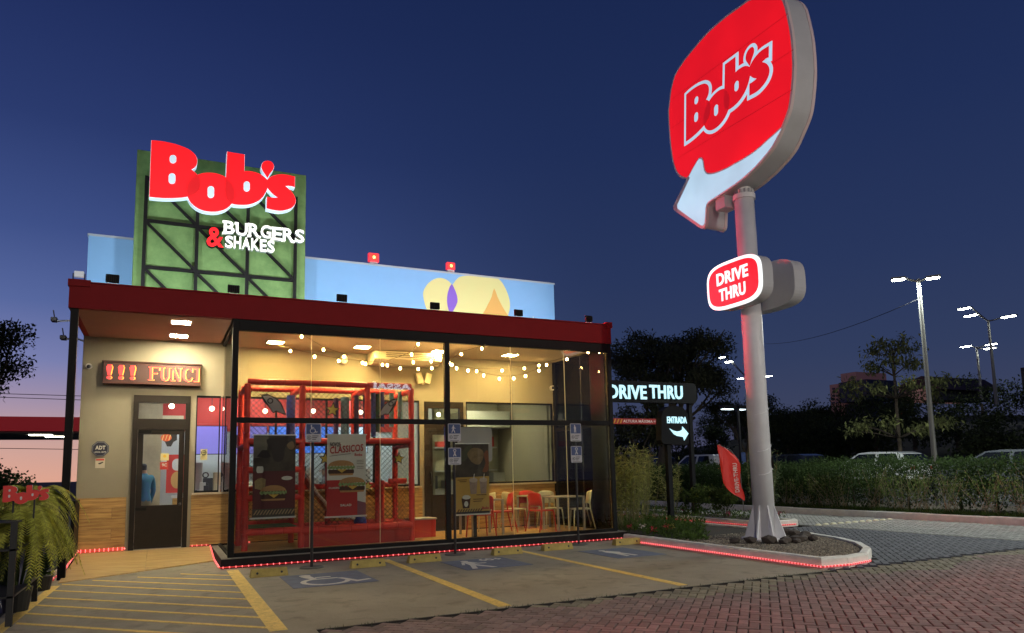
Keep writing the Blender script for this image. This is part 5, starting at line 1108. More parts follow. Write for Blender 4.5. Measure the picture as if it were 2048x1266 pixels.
b = MB(); b.cyl((-1.335, 15.93, 3.74), (-1.335, 15.999, 3.74), .055, n=16); o = b.build('dome_camera', M('white_plastic', (.68, .66, .6), .5), None, label='small white dome camera left of the LED message sign', cat='camera'); b = MB(); b.ball((-1.335, 15.925, 3.73), .038, .03, .038); b.build('lens', m_dark, o, smooth=True)
# wall antennas sticking out at the left side
for k, (x, y, x2, y2) in enumerate(((110, 628, 143, 648), (128, 664, 155, 684))):
    a, c = np.array(PY(x, y, 16.8)), np.array(PY(x2, y2, 16.8)); c[0] = -1.45
    t = thing('wall_lamp_arm', ('upper', 'lower')[k]+' grey lamp arm on the left side wall of the building', 'lamp', c, 'lamp arms on the left side wall')
    b = MB(); b.tube([c, c*.5+a*.5-np.array([0, 0, .02]), a-np.array([0, 0, .15])], .018, 6); b.build('arm', M('galv', (.5, .5, .5), .4, 1), t); b = MB(); b.bbox(a[0]-.06, a[0]+.05, 16.7, 16.9, a[2]-.16, a[2]-.08, b=.01); b.build('head', m_dark, t); b = MB(); b.tube([a-np.array([0, 0, .09]), a+np.array([-.03, 0, .08])], .012, 5); b.build('aerial', m_dark, t)

# ------------------------------------------------------------------ rope lights
m_rope = M('rope_light_tube', (.7, .05, .05), .3, emit=.18, ecol=(1, .012, .03)); m_bead = M('rope_light_bead', (1, .4, .4), .3, emit=ROPE_E, ecol=(1, .16, .17))
def rope(label, pts, sp=.10, r=.011):
    t = thing('rope_light', label, 'rope light', pts[0], 'red rope lights'); b = MB(); b.tube(pts, r, 6); b.build('tube', m_rope, t)
    b = MB()
    for i in range(len(pts)-1):
        p, q = np.array(pts[i]), np.array(pts[i+1]); n = max(1, int(np.linalg.norm(q-p)/sp))
        for k in range(n):
            c = p+(q-p)*(k+.5)/n; b.ball(c, .0145, .0145, .0145, 5, 4)
    b.build('bead', m_bead, t, kind='stuff'); return t
rope('red rope light along the foot of the front plinth', [(.93, 13.255, .03), (5, 13.26, .03), (9.19, 13.26, .03)])
rope('red rope light along the left side of the plinth up the ramp', [(.925, 13.28, .03), (.925, 14.6, .035), (.925, 15.95, .185)])
rope('double red rope light along the wall foot left of the entrance door', [(-1.36, 15.93, .20), (-.6, 15.93, .205), (-.6, 15.945, .235), (-1.36, 15.945, .23), (-1.39, 15.6, .18), (-1.39, 14.0, .08), (-1.44, 13.5, .05), (-1.5, 13.4, .03)], .07)
rope('short red rope light along the wall foot right of the entrance door', [(.55, 15.94, .195), (.90, 15.94, .195)], .07)
rope('short red rope light seen through the side glass behind the corner post', [(1.2, 15.955, .20), (1.7, 15.955, .20)], .06)
rope('loose red rope light on the ground by the planters', [(-1.45, 13.38, .02), (-1.6, 13.3, .02), (-1.72, 13.25, .02)], .06)
# ------------------------------------------------------------------ wheel stops and bay signs
wpos = [(1.27, 1.83, 11.84, 'first'), (2.85, 3.43, 11.98, 'second'), (3.86, 4.45, 12.06, 'third'), (5.52, 6.11, 12.2, 'fourth'), (6.61, 7.25, 12.28, 'fifth'), (8.23, 8.84, 12.26, 'sixth')]
m_stop = M('yellow_concrete', (.52, .40, .11), .8, var=.35, vscale=8, bump=.4, bscale=50)
for xa, xb, yy, od in wpos:
    t = thing('wheel_stop', 'worn yellow concrete wheel stop, %s from the left' % od, 'wheel stop', ((xa+xb)/2, yy+.08, 0), 'yellow wheel stops'); b = MB()
    b.add([(xa, yy, .005), (xb, yy, .005), (xb, yy+.17, .005), (xa, yy+.17, .005), (xa+.02, yy+.03, .125), (xb-.02, yy+.03, .125), (xb-.02, yy+.14, .125), (xa+.02, yy+.14, .125)], [(0, 3, 2, 1), (4, 5, 6, 7), (0, 1, 5, 4), (1, 2, 6, 5), (2, 3, 7, 6), (3, 0, 4, 7)]); b.build('block', m_stop, t)
    for xx in (xa+.1, xb-.1): b = MB(); b.cyl((xx, yy+.010, .065), (xx, yy+.024, .065), .018, n=10); b.build('bolt', m_dark, t)
m_sb = M('sign_blue', (.035, .06, .17), .5); m_sw = M('sign_white', (.42, .42, .44), .5); m_sp = M('sign_post', (.02, .018, .018), .5)
def bay_sign(x, y, label, plates, kindp, ht):
    t = thing('bay_sign', label, 'parking sign', (x, y, 0), 'parking bay signs'); b = MB(); b.cyl((x, y, .02), (x, y, ht-.05), .024, n=12); b.build('post', m_sp, t); b = MB(); b.cyl((x, y, .003), (x, y, .022), .2, .19, n=28); b.build('base', M('base_iron', (.09, .085, .075), .7), t)
    for (z0, z1, kd) in plates:
        w = .13; b = MB(); b.prism(rrect(x-w, x+w, z0, z1, .02), 'xz', y-.034, y-.028); p = b.build('plate', m_sw, t); zm = z0+(z1-z0)*.44
        b = MB(); b.box(x-w+.012, x+w-.012, y-.037, y-.0345, zm, z1-.012); b.build('blue_field', m_sb, p)
        s_ = (z1-zm)*.86; polys = {'w': wheelchair, 'e': elder, 'p': [ellipse(.35, .92, .07, .06, 14), [(.3, .84), (.42, .84), (.56, .6), (.50, .5), (.55, .05), (.46, .05), (.42, .42), (.34, .05), (.26, .05), (.3, .5), (.24, .62)]], 'r': [arcband(.5, .78, .12, .2, -30, 210), [(.36, .68), (.48, .68), (.72, .05), (.6, .05)], [(.52, .68), (.64, .68), (.4, .05), (.28, .05)]]}[kd]
        for P_ in polys: b = MB(); b.prism([(x-s_*.5+u*s_, zm+.01+v*s_*.95) for u, v in P_], 'xz', y-.040, y-.0375); b.build('pictogram', M('sign_print', (.5, .5, .52), .5), p)
        b = MB(); b.tube([(x-.07+.032*math.cos(a), y-.036, z0+(zm-z0)*.55+.032*math.sin(a)) for a in np.linspace(0, 2*math.pi, 17)[:-1]], .004, 4, closed=True); b.build('ring', m_dark, p)
        text('E', 'lettering', m_dark, (x-.082, y-.0345, z0+(zm-z0)*.55-.016), (1, 0, 0), (0, 0, 1), .024, .032, p, .02, .003)
        for k in range(3): b = MB(); b.box(x-.02, x+.085-.02*k, y-.0365, y-.0345, z0+(zm-z0)*(.72-.2*k), z0+(zm-z0)*(.72-.2*k)+.012); b.build('small_print', m_dark, p)
        b = MB(); b.box(x-.09, x+.09, y-.0365, y-.0345, z0+.012, z0+.02); b.build('small_print', m_dark, p)
bay_sign(2.31, 12.53, 'wheelchair parking sign on a black post by the first bay', [(2.10, 2.42, 'w')], 0, 2.3)
bay_sign(5.0, 12.82, 'double parking sign with walking-stick pictogram on a black post by the second bay', [(2.12, 2.46, 'e'), (1.68, 2.0, 'r')], 0, 2.3)
bay_sign(7.75, 12.92, 'double parking sign with expectant-mother pictogram on a black post by the third bay', [(2.12, 2.49, 'p'), (1.68, 2.02, 'r')], 0, 2.3)

# ------------------------------------------------------------------ planted islands
def kerb(name, outline, closed, h, label, mat=m_kerb, w=.13, seglen=1.0):
    """kerb of separate stones along an outline; real step"""
    t = link(name, None, (*outline[0], 0), kind='structure'); t.empty_display_size = .1
    pts = [np.array(p, float) for p in outline]; n = len(pts)
    rng_ = range(n if closed else n-1)
    C_ = np.mean(pts, 0)
    for i in rng_:
        a, c = pts[i], pts[(i+1) % n]; L_ = np.linalg.norm(c-a); d = (c-a)/L_; nr = np.array([-d[1], d[0]])
        if nr@(C_-a) < 0: nr = -nr
        m_ = max(1, round(L_/seglen))
        for k in range(m_):
            p, q = a+(c-a)*k/m_, a+(c-a)*(k+1)/m_; g = d*.004; e = .02
            b = MB(); lo = [p+g, q-g, q-g+nr*w, p+g+nr*w]; hi = [p+g+nr*e, q-g+nr*e, q-g+nr*(w-.01), p+g+nr*(w-.01)]
            md = [p+g, q-g]
            hh = h+random.uniform(-.006, .006)
            b.add([(*x, -.02) for x in lo]+[(*md[0], hh-.025), (*md[1], hh-.025)]+[(*x, hh) for x in hi], [(0, 1, 5, 4), (4, 5, 7, 6), (6, 7, 8, 9), (3, 9, 8, 2), (0, 4, 6, 9, 3), (1, 2, 8, 7, 5)])
            b.build('kerb_stone', mat, t)
    return t
ISLs = [(8.88, 12.95), (8.86, 10.4), (8.86, 7.80), (9.35, 7.74), (9.95, 7.86), (10.6, 8.3), (11.2, 8.95), (11.7, 9.8), (12.0, 10.7), (12.1, 11.6), (12.12, 17.0)]
kerb('island_kerb', ISLs, False, .15, '')
m_soil = M('planting_soil', (.05, .038, .026), .95, var=.4, vscale=12, bump=.8, bscale=40)
b = MB(); b.prism(offset_poly(ISL, -.10), 'xy', -.03, .115); b.build('island_soil', m_soil, kind='structure')
rope('red rope light along the parking side of the pylon island', [(8.845, 12.9, .03), (8.83, 10.4, .03), (8.83, 7.76, .03)], .06)
rope('red rope light round the front nose of the pylon island', [(8.84, 7.76, .03), (9.36, 7.71, .03), (9.97, 7.83, .03)], .06)
K2 = [(13.44, 30.0), (13.44, 13.75), (13.62, 13.52), (14.6, 13.5), (14.74, 13.7), (14.74, 30.0)]
kerb('far_island_kerb', K2, False, .15, ''); b = MB(); b.prism(offset_poly(K2, -.10), 'xy', -.03, .115); b.build('far_island_soil', m_soil, kind='structure')
rope('red rope light along the far side of the drive-thru lane', [(13.41, 29.0, .035), (13.41, 20, .035), (13.41, 13.75, .035), (13.6, 13.49, .035), (14.5, 13.47, .035)], .07, .013)
kerb('hedge_kerb', [(18.2, 40.0), (18.2, 12.5), (18.2, 3.0)], False, .17, '', seglen=1.5)
b = MB(); b.prism([(18.3, 2), (23.5, 2), (23.5, 60), (18.3, 60)], 'xy', -.05, .13); b.build('hedge_bank', m_soil, kind='structure')
# lane studs
for i in range(11):
    x = 14.95+i*.275; b = MB(); b.ball((x, 13.18+.005*i, -.005), .10, .06, .05, 10, 6); b.build('lane_stud', M('cream_stud', (.62, .58, .42), .7), None, smooth=True, label='cream lane stud beside the far island, %s from the island' % ORD[i], cat='lane stud', group='lane studs across the exit lane')
for i in range(2):
    b = MB(); b.ball((12.35+i*.33, 13.05, .0), .10, .06, .05, 10, 6); b.build('lane_stud', M('cream_stud', (.62, .58, .42), .7), None, smooth=True, label='cream lane stud left of the pylon foot, '+('farther from', 'nearer to')[i]+' the pole', cat='lane stud', group='lane studs left of the pylon')
# gravel, rocks
def rock_mesh(r, seed):
    bm = bmesh.new(); bmesh.ops.create_icosphere(bm, subdivisions=1, radius=1); rr = random.Random(seed)
    for v in bm.verts: v.co *= rr.uniform(.75, 1.15); v.co.z *= .6
    vs = [(v.co*r)[:] for v in bm.verts]; bm.verts.index_update(); fs = [tuple(v.index for v in f.verts) for f in bm.faces]; bm.free(); return vs, fs
m_gr = M('pebbles', (.34, .29, .22), .8, var=.4, vscale=20, rnd=.45); m_rock = M('dark_rock', (.10, .075, .06), .85, var=.5, vscale=8, bump=.6, bscale=30)
gvs, gfs = [], []
base_ = [([(1, 0, 0), (-.5, .8, 0), (-.5, -.8, 0), (.1, .1, .7)], [(0, 1, 3), (1, 2, 3), (2, 0, 3)]), ([(1, .3, 0), (-.2, .9, 0), (-.9, -.1, 0), (.1, -.9, 0), (.1, 0, .6)], [(0, 1, 4), (1, 2, 4), (2, 3, 4), (3, 0, 4)])]
inn = offset_poly(ISL, -.16); b = MB(); k = 0
while k < 7500:
    x, y = random.uniform(8.95, 12.0), random.uniform(7.85, 11.9)
    if not inside((x, y), inn) or math.hypot(x-PXC, y-PYC) < .3: continue
    if y > 11.0 and random.random() < (y-11)*.9: continue
    k += 1; vs, fs = random.choice(base_); s_ = random.uniform(.010, .022); a = random.uniform(0, 6.3); ca, sa = math.cos(a)*s_, math.sin(a)*s_
    b.add([(x+v[0]*ca-v[1]*sa, y+v[0]*sa+v[1]*ca, .114+v[2]*s_*1.3) for v in vs], fs)
b.build('gravel', m_gr, kind='stuff')
rocks = [(10.0, 9.95, .16), (10.3, 9.85, .13), (10.55, 9.82, .15), (10.8, 9.9, .12), (9.75, 10.15, .14), (10.45, 9.72, .09), (11.05, 10.1, .13), (11.35, 10.6, .17), (11.5, 10.95, .13), (9.55, 10.35, .11), (10.95, 9.8, .1), (10.15, 9.75, .1), (11.2, 10.3, .1), (11.55, 10.5, .12)]
for i, (x, y, r) in enumerate(rocks):
    vs, fs = rock_mesh(r, i); b = MB(); b.add([(x+v[0], y+v[1], .13+r*.35+v[2]) for v in vs], fs); b.build('rock', m_rock, None, label='%s dark rough stone piled round the pylon foot' % ('larger' if r > .125 else 'smaller'), cat='rock', group='stones round the pylon foot')

# ------------------------------------------------------------------ vegetation
def leafmat(name, c, c2, sp=.12, tr=.4):
    if name in MATS: return MATS[name]
    mt = M(name, c, .75, var=.6, vscale=1.3, c2=c2, rnd=.35, spec=sp); n = mt.node_tree.nodes; l = mt.node_tree.links; b_ = n['Principled BSDF']
    t_ = n.new('ShaderNodeBsdfTranslucent'); l.new(b_.inputs['Base Color'].links[0].from_socket, t_.inputs[0]); mx = n.new('ShaderNodeMixShader'); mx.inputs[0].default_value = tr
    o_ = [q for q in n if q.type == 'OUTPUT_MATERIAL'][0]; l.new(b_.outputs[0], mx.inputs[1]); l.new(t_.outputs[0], mx.inputs[2]); l.new(mx.outputs[0], o_.inputs[0]); return mt
m_leaf = leafmat('leaf_dark', (.06, .10, .03), (.025, .045, .015)); m_leafl = leafmat('leaf_light', (.16, .18, .045), (.07, .09, .025)); m_bam = leafmat('bamboo_leaf', (.40, .40, .13), (.20, .22, .07)); m_fern = leafmat('fern_leaf', (.62, .62, .12), (.36, .40, .07)); m_far = leafmat('far_leaf', (.055, .07, .028), (.025, .036, .016)); m_bark = M('bark', (.10, .08, .055), .9, var=.4, vscale=8, bump=.6, bscale=25); m_cane = M('cane', (.22, .20, .08), .6, var=.3, vscale=5)
def leaf(b, p, d, l, w, up=(0, 0, 1)):
    d = np.array(d, float); d /= np.linalg.norm(d)+1e-9; s_ = np.cross(d, np.array(up)+rng.normal(0, .35, 3)); s_ /= np.linalg.norm(s_)+1e-9
    p = np.array(p); m_ = p+d*l*.45+np.array([0, 0, .02*l]); e = p+d*l
    b.add([p, m_+s_*w, e, m_-s_*w], [(0, 1, 2, 3)])
def crown(b, c, r, n, ls, clumps=14, seed=0, sg=.17):
    """leaves gathered in clumps through the crown's volume, gaps between the clumps"""
    g = np.random.default_rng(seed); cs = []
    for _ in range(clumps):
        d = g.normal(0, 1, 3); d /= np.linalg.norm(d); cs.append(np.array(c)+d*np.array(r)*g.uniform(.35, .95))
    for i in range(n):
        k = cs[g.integers(clumps)]; p = k+np.clip(g.normal(0, 1, 3), -1.5, 1.5)*np.array(r)*sg; d = g.normal(0, 1, 3); d[2] -= .4; leaf(b, p, d, ls*g.uniform(.6, 1.4), ls*.28)
    return cs
def tree(name, label, base, h, cr, n, ls, lm, group=None, lean=(0, 0), trunk=.16, clumps=22, seed=0, limbs=7, cz=None, sg=.17):
    t = thing(name, label, 'tree', base, group); bx_, by_2, bz = base; g = np.random.default_rng(seed+5)
    cz = cz if cz else bz+h-cr[2]; c = (bx_+lean[0], by_2+lean[1], cz)
    b = MB(); cs = crown(b, c, cr, n, ls, clumps, seed, sg); b.build('crown', lm, t)
    b = MB(); f = np.array([bx_+lean[0]*.4, by_2+lean[1]*.4, bz+(cz-bz)*.45]); b.tube([(bx_, by_2, bz-.1), tuple((np.array(base)+f)/2+g.normal(0, .08, 3)*np.array([1, 1, 0])), tuple(f)], trunk, 8, trunk*.75)
    hub = [f+(cs[k]-f)*.55+np.array([0, 0, -.05*h])+g.normal(0, .15, 3) for k in range(min(limbs, len(cs)))]
    for e in hub: b.tube([tuple(f), tuple((f+e)/2+g.normal(0, .1, 3)), tuple(e)], trunk*.55, 6, trunk*.28)
    for e in cs:
        q = min(hub, key=lambda z: np.linalg.norm(z-e)); b.tube([tuple(q), tuple((q+e)/2+g.normal(0, .1, 3)), tuple(e), tuple(e+(e-q)*.25)], trunk*.26, 5, trunk*.07)
    b.build('trunk', m_bark, t); return t
def canes(name, label, base, h, n, spread, lm, ll, lw, per, group, seed):
    """bamboo-like clump: canes with side leaves"""
    t = thing(name, label, 'plant', base, group); g = np.random.default_rng(seed); bl, bs = MB(), MB()
    for i in range(n):
        a = g.uniform(0, 6.28); r = spread*math.sqrt(g.uniform(0, 1)); p0 = np.array([base[0]+r*.6*math.cos(a), base[1]+r*.6*math.sin(a), base[2]]); hh = h*g.uniform(.6, 1.0)
        top = p0+np.array([math.cos(a)*spread*.5, math.sin(a)*spread*.5, hh]); mid = (p0+top)/2+g.normal(0, .04, 3); bs.tube([p0, mid, top], .008, 4, .003)
        for k in range(per):
            u = g.uniform(.25, 1.0)**.8; p = p0*(1-u)+top*u; d = g.normal(0, 1, 3)*np.array([1, 1, .5])+np.array([0, 0, .15]); leaf(bl, p+g.normal(0, .05, 3), d, ll*g.uniform(.6, 1.3), lw)
    bl.build('foliage', lm, t); bs.build('stem', m_cane, t); return t
gB = 'bamboo clumps beyond the pylon island'
for k, (x, y, h, n, lab) in enumerate(((9.75, 14.1, 1.95, 22, 'tallest bamboo clump next to the corner of the glass room'), (10.35, 14.7, 2.1, 24, 'bamboo clump left of the ENTRADA sign post'), (11.2, 15.5, 2.0, 22, 'bamboo clump behind the ENTRADA sign post'))):
    canes('bamboo', lab, (x, y, .115), h, n, .5, m_bam, .18, .014, 54, gB, 20+k)
for k, (x, y, h, n, lab) in enumerate(((14.1, 21.5, 1.9, 16, 'bamboo clump on the far island, farthest back'), (14.1, 19.6, 1.7, 16, 'bamboo clump on the far island, second from the back'), (14.1, 17.9, 1.6, 14, 'bamboo clump on the far island left of the red flag'), (14.2, 14.2, 1.9, 14, 'bright bamboo clump just right of the pylon pole'))):
    canes('bamboo', lab, (x, y, .115), h, n, .38, m_bam if k < 3 else leafmat('bamboo_bright', (.20, .26, .13), (.1, .14, .06)), .16, .014, 46, 'bamboo clumps on the far island', 40+k)
for k, (x, y, r_, lab) in enumerate(((14.1, 15.6, .5, 'leafy shrub on the far island below the red flag'), (14.05, 16.8, .45, 'leafy shrub on the far island left of the flag pole'))):
    t = thing('shrub', lab, 'shrub', (x, y, .115), 'leafy shrubs on the far island'); b = MB(); crown(b, (x, y, .62), (r_, r_, .42), 900, .10, 16, 60+k); b.build('foliage', leafmat('shrub_leaf', (.10, .14, .035), (.045, .07, .02)), t); b = MB()
    for a in range(5): b.tube([(x, y, .11), (x+.2*math.cos(a*1.3), y+.2*math.sin(a*1.3), .6)], .012, 5, .006)
    b.build('stem', m_bark, t)
def hedge_fill(b, x, y, w, l, h, n, ls, seed):
    g = np.random.default_rng(seed); ph = g.uniform(0, 6, 4)
    for i in range(n):
        px_, py_ = x+g.uniform(-w, w), y+g.uniform(-l, l); top = h*(1+.05*math.sin(py_*3.1+ph[0])+.04*math.sin(px_*5+py_*7+ph[1])); z = .13+top*g.uniform(0, 1)**.6
        leaf(b, (px_, py_, z), g.normal(0, 1, 3)+np.array([0, 0, .5]), ls*g.uniform(.6, 1.5), ls*.24)
# ground cover and flowers on the islands
b = MB(); k = 0; inn2 = offset_poly(ISL, -.18)
while k < 5200:
    x, y = random.uniform(8.95, 12.0), random.uniform(9.8, 16.8)
    if not inside((x, y), inn2) or y < 10.9+1.2*max(0, (x-9.4)) : continue
    k += 1; hh = random.uniform(.05, .30)*(1 if y > 12 else .6); leaf(b, (x, y, .115+random.uniform(0, hh)), (random.gauss(0, 1), random.gauss(0, 1), random.uniform(.2, 1.5)), random.uniform(.06, .14), .016)
b.build('ground_cover', leafmat('cover_leaf', (.10, .16, .035), (.05, .08, .02)), kind='stuff')
b = MB()
for k in range(2600):
    x, y = random.uniform(13.6, 14.6), random.uniform(13.7, 26); leaf(b, (x, y, .115+random.uniform(0, .2)), (random.gauss(0, 1), random.gauss(0, 1), random.uniform(.2, 1.2)), random.uniform(.06, .13), .018)
b.build('far_island_cover', leafmat('cover_leaf', (.10, .16, .035), (.05, .08, .02)), kind='stuff')
fl = [(9.1, 12.2, (.5, .02, .03)), (9.35, 12.9, (.6, .5, .45)), (9.6, 12.4, (.5, .03, .04)), (9.15, 13.1, (.35, .04, .05)), (9.9, 12.6, (.6, .45, .1)), (13.75, 13.85, (.5, .02, .08)), (13.95, 13.9, (.45, .02, .08)), (14.35, 13.85, (.4, .02, .06)), (13.7, 15.0, (.5, .03, .12)), (13.8, 17.0, (.4, .03, .08))]
for i, (x, y, c) in enumerate(fl):
    t = thing('flower', 'small %s flower cluster low in the planted island' % ('pink' if x > 13 else 'red' if c[1] < .1 else 'pale'), 'flower', (x, y, .115), 'flower clusters in the islands'); b = MB(); b.tube([(x, y, .11), (x, y, .28)], .006, 4); b.build('stem', m_leaf, t); b = MB()
    for q in range(26): leaf(b, (x+random.gauss(0, .035), y+random.gauss(0, .035), .28+random.gauss(0, .03)), (random.gauss(0, 1), random.gauss(0, 1), .6), .05, .02)
    b.build('bloom', M('bloom_%d' % (i), c, .6), t)
# hedge: leggy front row of single shrubs, dense back row
for i in range(13):
    y = 8.0+i*.82+random.uniform(-.12, .12); x = 18.75+random.uniform(-.1, .1); h = random.uniform(.95, 1.3); near = 'leggy front hedge shrub above the white kerb, %s from the right edge' % ORD[i]
    t = thing('hedge_shrub', near, 'shrub', (x, y, .13), 'front row of hedge shrubs'); b, bs = MB(), MB()
    for q in range(16):
        a = random.uniform(0, 6.28); top = np.array([x+random.gauss(0, .28), y+random.gauss(0, .38), .13+h*random.uniform(.7, 1.05)]); bs.tube([(x+.12*math.cos(a), y+.22*math.sin(a), .12), tuple((top+np.array([x, y, .13]))/2+np.array([random.gauss(0, .05), random.gauss(0, .08), 0])), tuple(top)], .007, 4, .003)
        for w in range(24): u = random.uniform(.45, 1.0); p = np.array([x, y, .13])*(1-u)+top*u; leaf(b, p+rng.normal(0, .09, 3), rng.normal(0, 1, 3), random.uniform(.05, .11), .018)
    b.build('foliage', leafmat('hedge_leaf', (.16, .21, .06), (.07, .10, .03)), t); bs.build('stem', M('dry_stem', (.26, .20, .12), .8), t)
b = MB()
for i in range(9000):
    y = random.uniform(6, 32); x = random.uniform(18.35, 18.7); leaf(b, (x, y, .13), (random.gauss(0, .5)-.3, random.gauss(0, .6), random.uniform(.5, 1)), random.uniform(.10, .26), .008)
b.build('verge_grass', leafmat('grass_blade', (.07, .11, .025), (.03, .05, .012)), kind='stuff')
for i in range(22):
    y = 5.5+i*1.25; x = 20.2+random.uniform(-.3, .3); hh = 1.42+random.uniform(-.05, .07)+(.12 if 14.6 < y < 19 else 0)
    t = thing('hedge_bush', 'dark dense hedge bush along the street behind the kerb', 'shrub', (x, y, .13), 'dense back row of the hedge'); b = MB(); hedge_fill(b, x, y, .7, .72, hh, 3600, .085, 200+i); b.build('foliage', m_leaf, t); b = MB(); b.tube([(x, y, .05), (x, y, hh*.6)], .05, 6, .02); b.build('trunk', m_bark, t)
for i in range(8):
    y = 15.2+i*1.4; x = 18.9+random.uniform(-.2, .2); hh = 1.35+random.uniform(-.1, .2)
    t = thing('hedge_bush', 'dark bushy hedge shrub behind the pylon pole', 'shrub', (x, y, .13), 'hedge shrubs behind the pylon'); b = MB(); hedge_fill(b, x, y, .5, .8, hh, 2600, .085, 300+i); b.build('foliage', m_leaf, t); b = MB(); b.tube([(x, y, .05), (x, y, hh*.6)], .05, 6, .02); b.build('trunk', m_bark, t)
# ------------------------------------------------------------------ drive-thru gate, ENTRADA sign, flag
m_cyan = M('lit_cool_letter', (.7, .9, .95), .4, emit=1.0, ecol=(.50, .88, 1.0)); m_gate = M('gate_black', (.009, .009, .012), .5, spec=.2, var=.2, vscale=4)
YQ = 17.0
def Q(x, y, Y=YQ): p = PY(x, y, Y); return p[0], p[2]
xr, zt = Q(1392, 767); _, zb = Q(1385, 807)
t = thing('drive_thru_gate', 'black height gate with lit DRIVE THRU letters over the drive-thru lane', 'gate', (12.8, YQ, 0))
b = MB(); b.prism(rrect(9.35, xr, zb, zt, .14), 'xz', YQ, YQ+.22); b.build('header', m_gate, t)
for xx in (9.5, xr-.22): b = MB(); b.box(xx-.06, xx+.06, YQ+.05, YQ+.17, -.02, zb+.01); b.build('post', m_gate, t)
l0, l1 = Q(1217, 797), Q(1293, 797); zh = Q(1300, 772)[1]-l0[1]
text('DRIVE', 'lettering', m_cyan, (l0[0], YQ-.001, l0[1]), (1, 0, 0), (0, 0, 1), l1[0]-l0[0], zh, t, .024, .03)
l0, l1 = Q(1299, 797), Q(1365, 796); text('THRU', 'lettering', m_cyan, (l0[0], YQ-.001, l0[1]), (1, 0, 0), (0, 0, 1), l1[0]-l0[0], zh, t, .024, .03)
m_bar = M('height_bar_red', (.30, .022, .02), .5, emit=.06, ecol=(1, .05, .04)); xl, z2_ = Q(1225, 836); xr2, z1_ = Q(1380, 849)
tb = thing('height_bar', 'hanging red height limit bar reading ALTURA MAXIMA below the black gate', 'barrier', (12.6, YQ+.1, z1_))
b = MB(); b.bbox(xl-.6, xr2, YQ+.06, YQ+.14, z1_, z2_, b=.01); b.build('bar', m_bar, tb)
for xx in (xl-.3, xr2-.3): b = MB(); b.cyl((xx, YQ+.1, z2_-.01), (xx, YQ+.1, zb+.005), .012, n=6); b.build('hanger', m_gate, tb)
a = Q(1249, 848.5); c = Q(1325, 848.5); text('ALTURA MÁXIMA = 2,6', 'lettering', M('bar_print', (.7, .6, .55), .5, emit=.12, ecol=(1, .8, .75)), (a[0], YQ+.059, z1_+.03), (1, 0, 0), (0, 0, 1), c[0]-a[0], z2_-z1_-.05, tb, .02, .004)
for k in range(3):
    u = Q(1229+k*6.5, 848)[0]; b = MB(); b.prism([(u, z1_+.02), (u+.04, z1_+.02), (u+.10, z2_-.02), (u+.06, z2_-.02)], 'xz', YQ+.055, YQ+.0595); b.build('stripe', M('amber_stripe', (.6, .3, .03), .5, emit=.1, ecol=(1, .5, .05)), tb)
YE = 14.5
def Qe(x, y): p = PY(x, y, YE); return p[0], p[2]
t = thing('entrance_sign', 'black round-topped ENTRADA sign with lit arrow on a dark post', 'sign', (11.55, YE, .115))
p = [Qe(*q) for q in [(1323, 880), (1323, 835), (1326, 822), (1335, 813), (1350, 811), (1366, 815), (1376, 828), (1378, 850), (1378, 885), (1374, 890), (1327, 888)]]
b = MB(); b.prism(p, 'xz', YE, YE+.22); b.build('panel', m_gate, t); b = MB(); b.box(11.42, 11.54, YE+.06, YE+.18, .10, 2.25); b.build('post', m_gate, t)
a = Qe(1334, 844); c = Qe(1373, 847); h_ = Qe(1350, 831)[1]-a[1]
text('ENTRADA', 'lettering', m_cyan, (a[0], YE-.001, a[1]-.03), (1, 0, 0), (0, 0, 1), c[0]-a[0], h_, t, .018, .02)
ar = [Qe(*q) for q in [(1338.5, 857), (1345, 861), (1353, 863), (1360, 862), (1364, 859), (1364, 853), (1376, 867), (1368, 881), (1366, 874), (1361, 873), (1354, 872), (1347, 868)]]
b = MB(); b.prism(ar, 'xz', YE-.02, YE-.001); b.build('arrow', m_cyan, t)
t = thing('feather_flag', 'red feather flag on a grey pole on the far island', 'flag', (14.25, 14.95, .115)); XQ = 14.25
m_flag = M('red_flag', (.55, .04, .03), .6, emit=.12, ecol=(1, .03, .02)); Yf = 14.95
def Qf(x, y): p = PY(x, y, Yf); return p[0], p[2]
pts = smooth_poly([Qf(*q) for q in [(1437, 890), (1448, 893), (1462, 903), (1474, 917), (1480, 940), (1483, 965), (1486, 985), (1487, 1001), (1478, 995), (1465, 988), (1454, 975), (1447, 955), (1442, 925)]], 2)
n = len(pts); vs = []; C_ = np.mean(pts, 0)
b = MB(); grid = []
for y in (Yf, Yf+.012): grid.append([(p[0], y+.05*math.sin(p[1]*7), p[1]) for p in pts])
vs = grid[0]+grid[1]; b.add(vs, [tuple(range(n)), tuple(range(2*n-1, n-1, -1))]+[(i, n+i, n+(i+1) % n, (i+1) % n) for i in range(n)]); b.build('cloth', m_flag, t)
pp = [Qf(*q) for q in [(1489, 1032), (1487, 1000), (1483, 960), (1478, 920), (1462, 900), (1437, 889)]]; b = MB(); b.tube([(p[0], Yf+.02, p[1] if i else .115) for i, p in enumerate(pp)], .016, 6, .008); b.build('pole', M('grey_pole', (.2, .2, .2), .5), t)
b = MB(); V_, F_ = text_pts('DRIVE-THRU', .03, 1.0); A = np.array(V_); lo, hi = A.min(0), A.max(0); p0, p1 = np.array(Qf(1474, 984)), np.array(Qf(1468, 926)); u = (p1-p0); L_ = np.linalg.norm(u); u /= L_; v = np.array([-u[1], u[0]])
b.add([((p0+u*(q[0]-lo[0])/(hi[0]-lo[0])*L_+v*(q[1]-lo[1])/(hi[1]-lo[1])*.15)[0], Yf-.10+q[2]*.004, (p0+u*(q[0]-lo[0])/(hi[0]-lo[0])*L_+v*(q[1]-lo[1])/(hi[1]-lo[1])*.15)[1]) for q in A], F_); b.build('lettering', M('flag_print', (.7, .6, .55), .6), t)

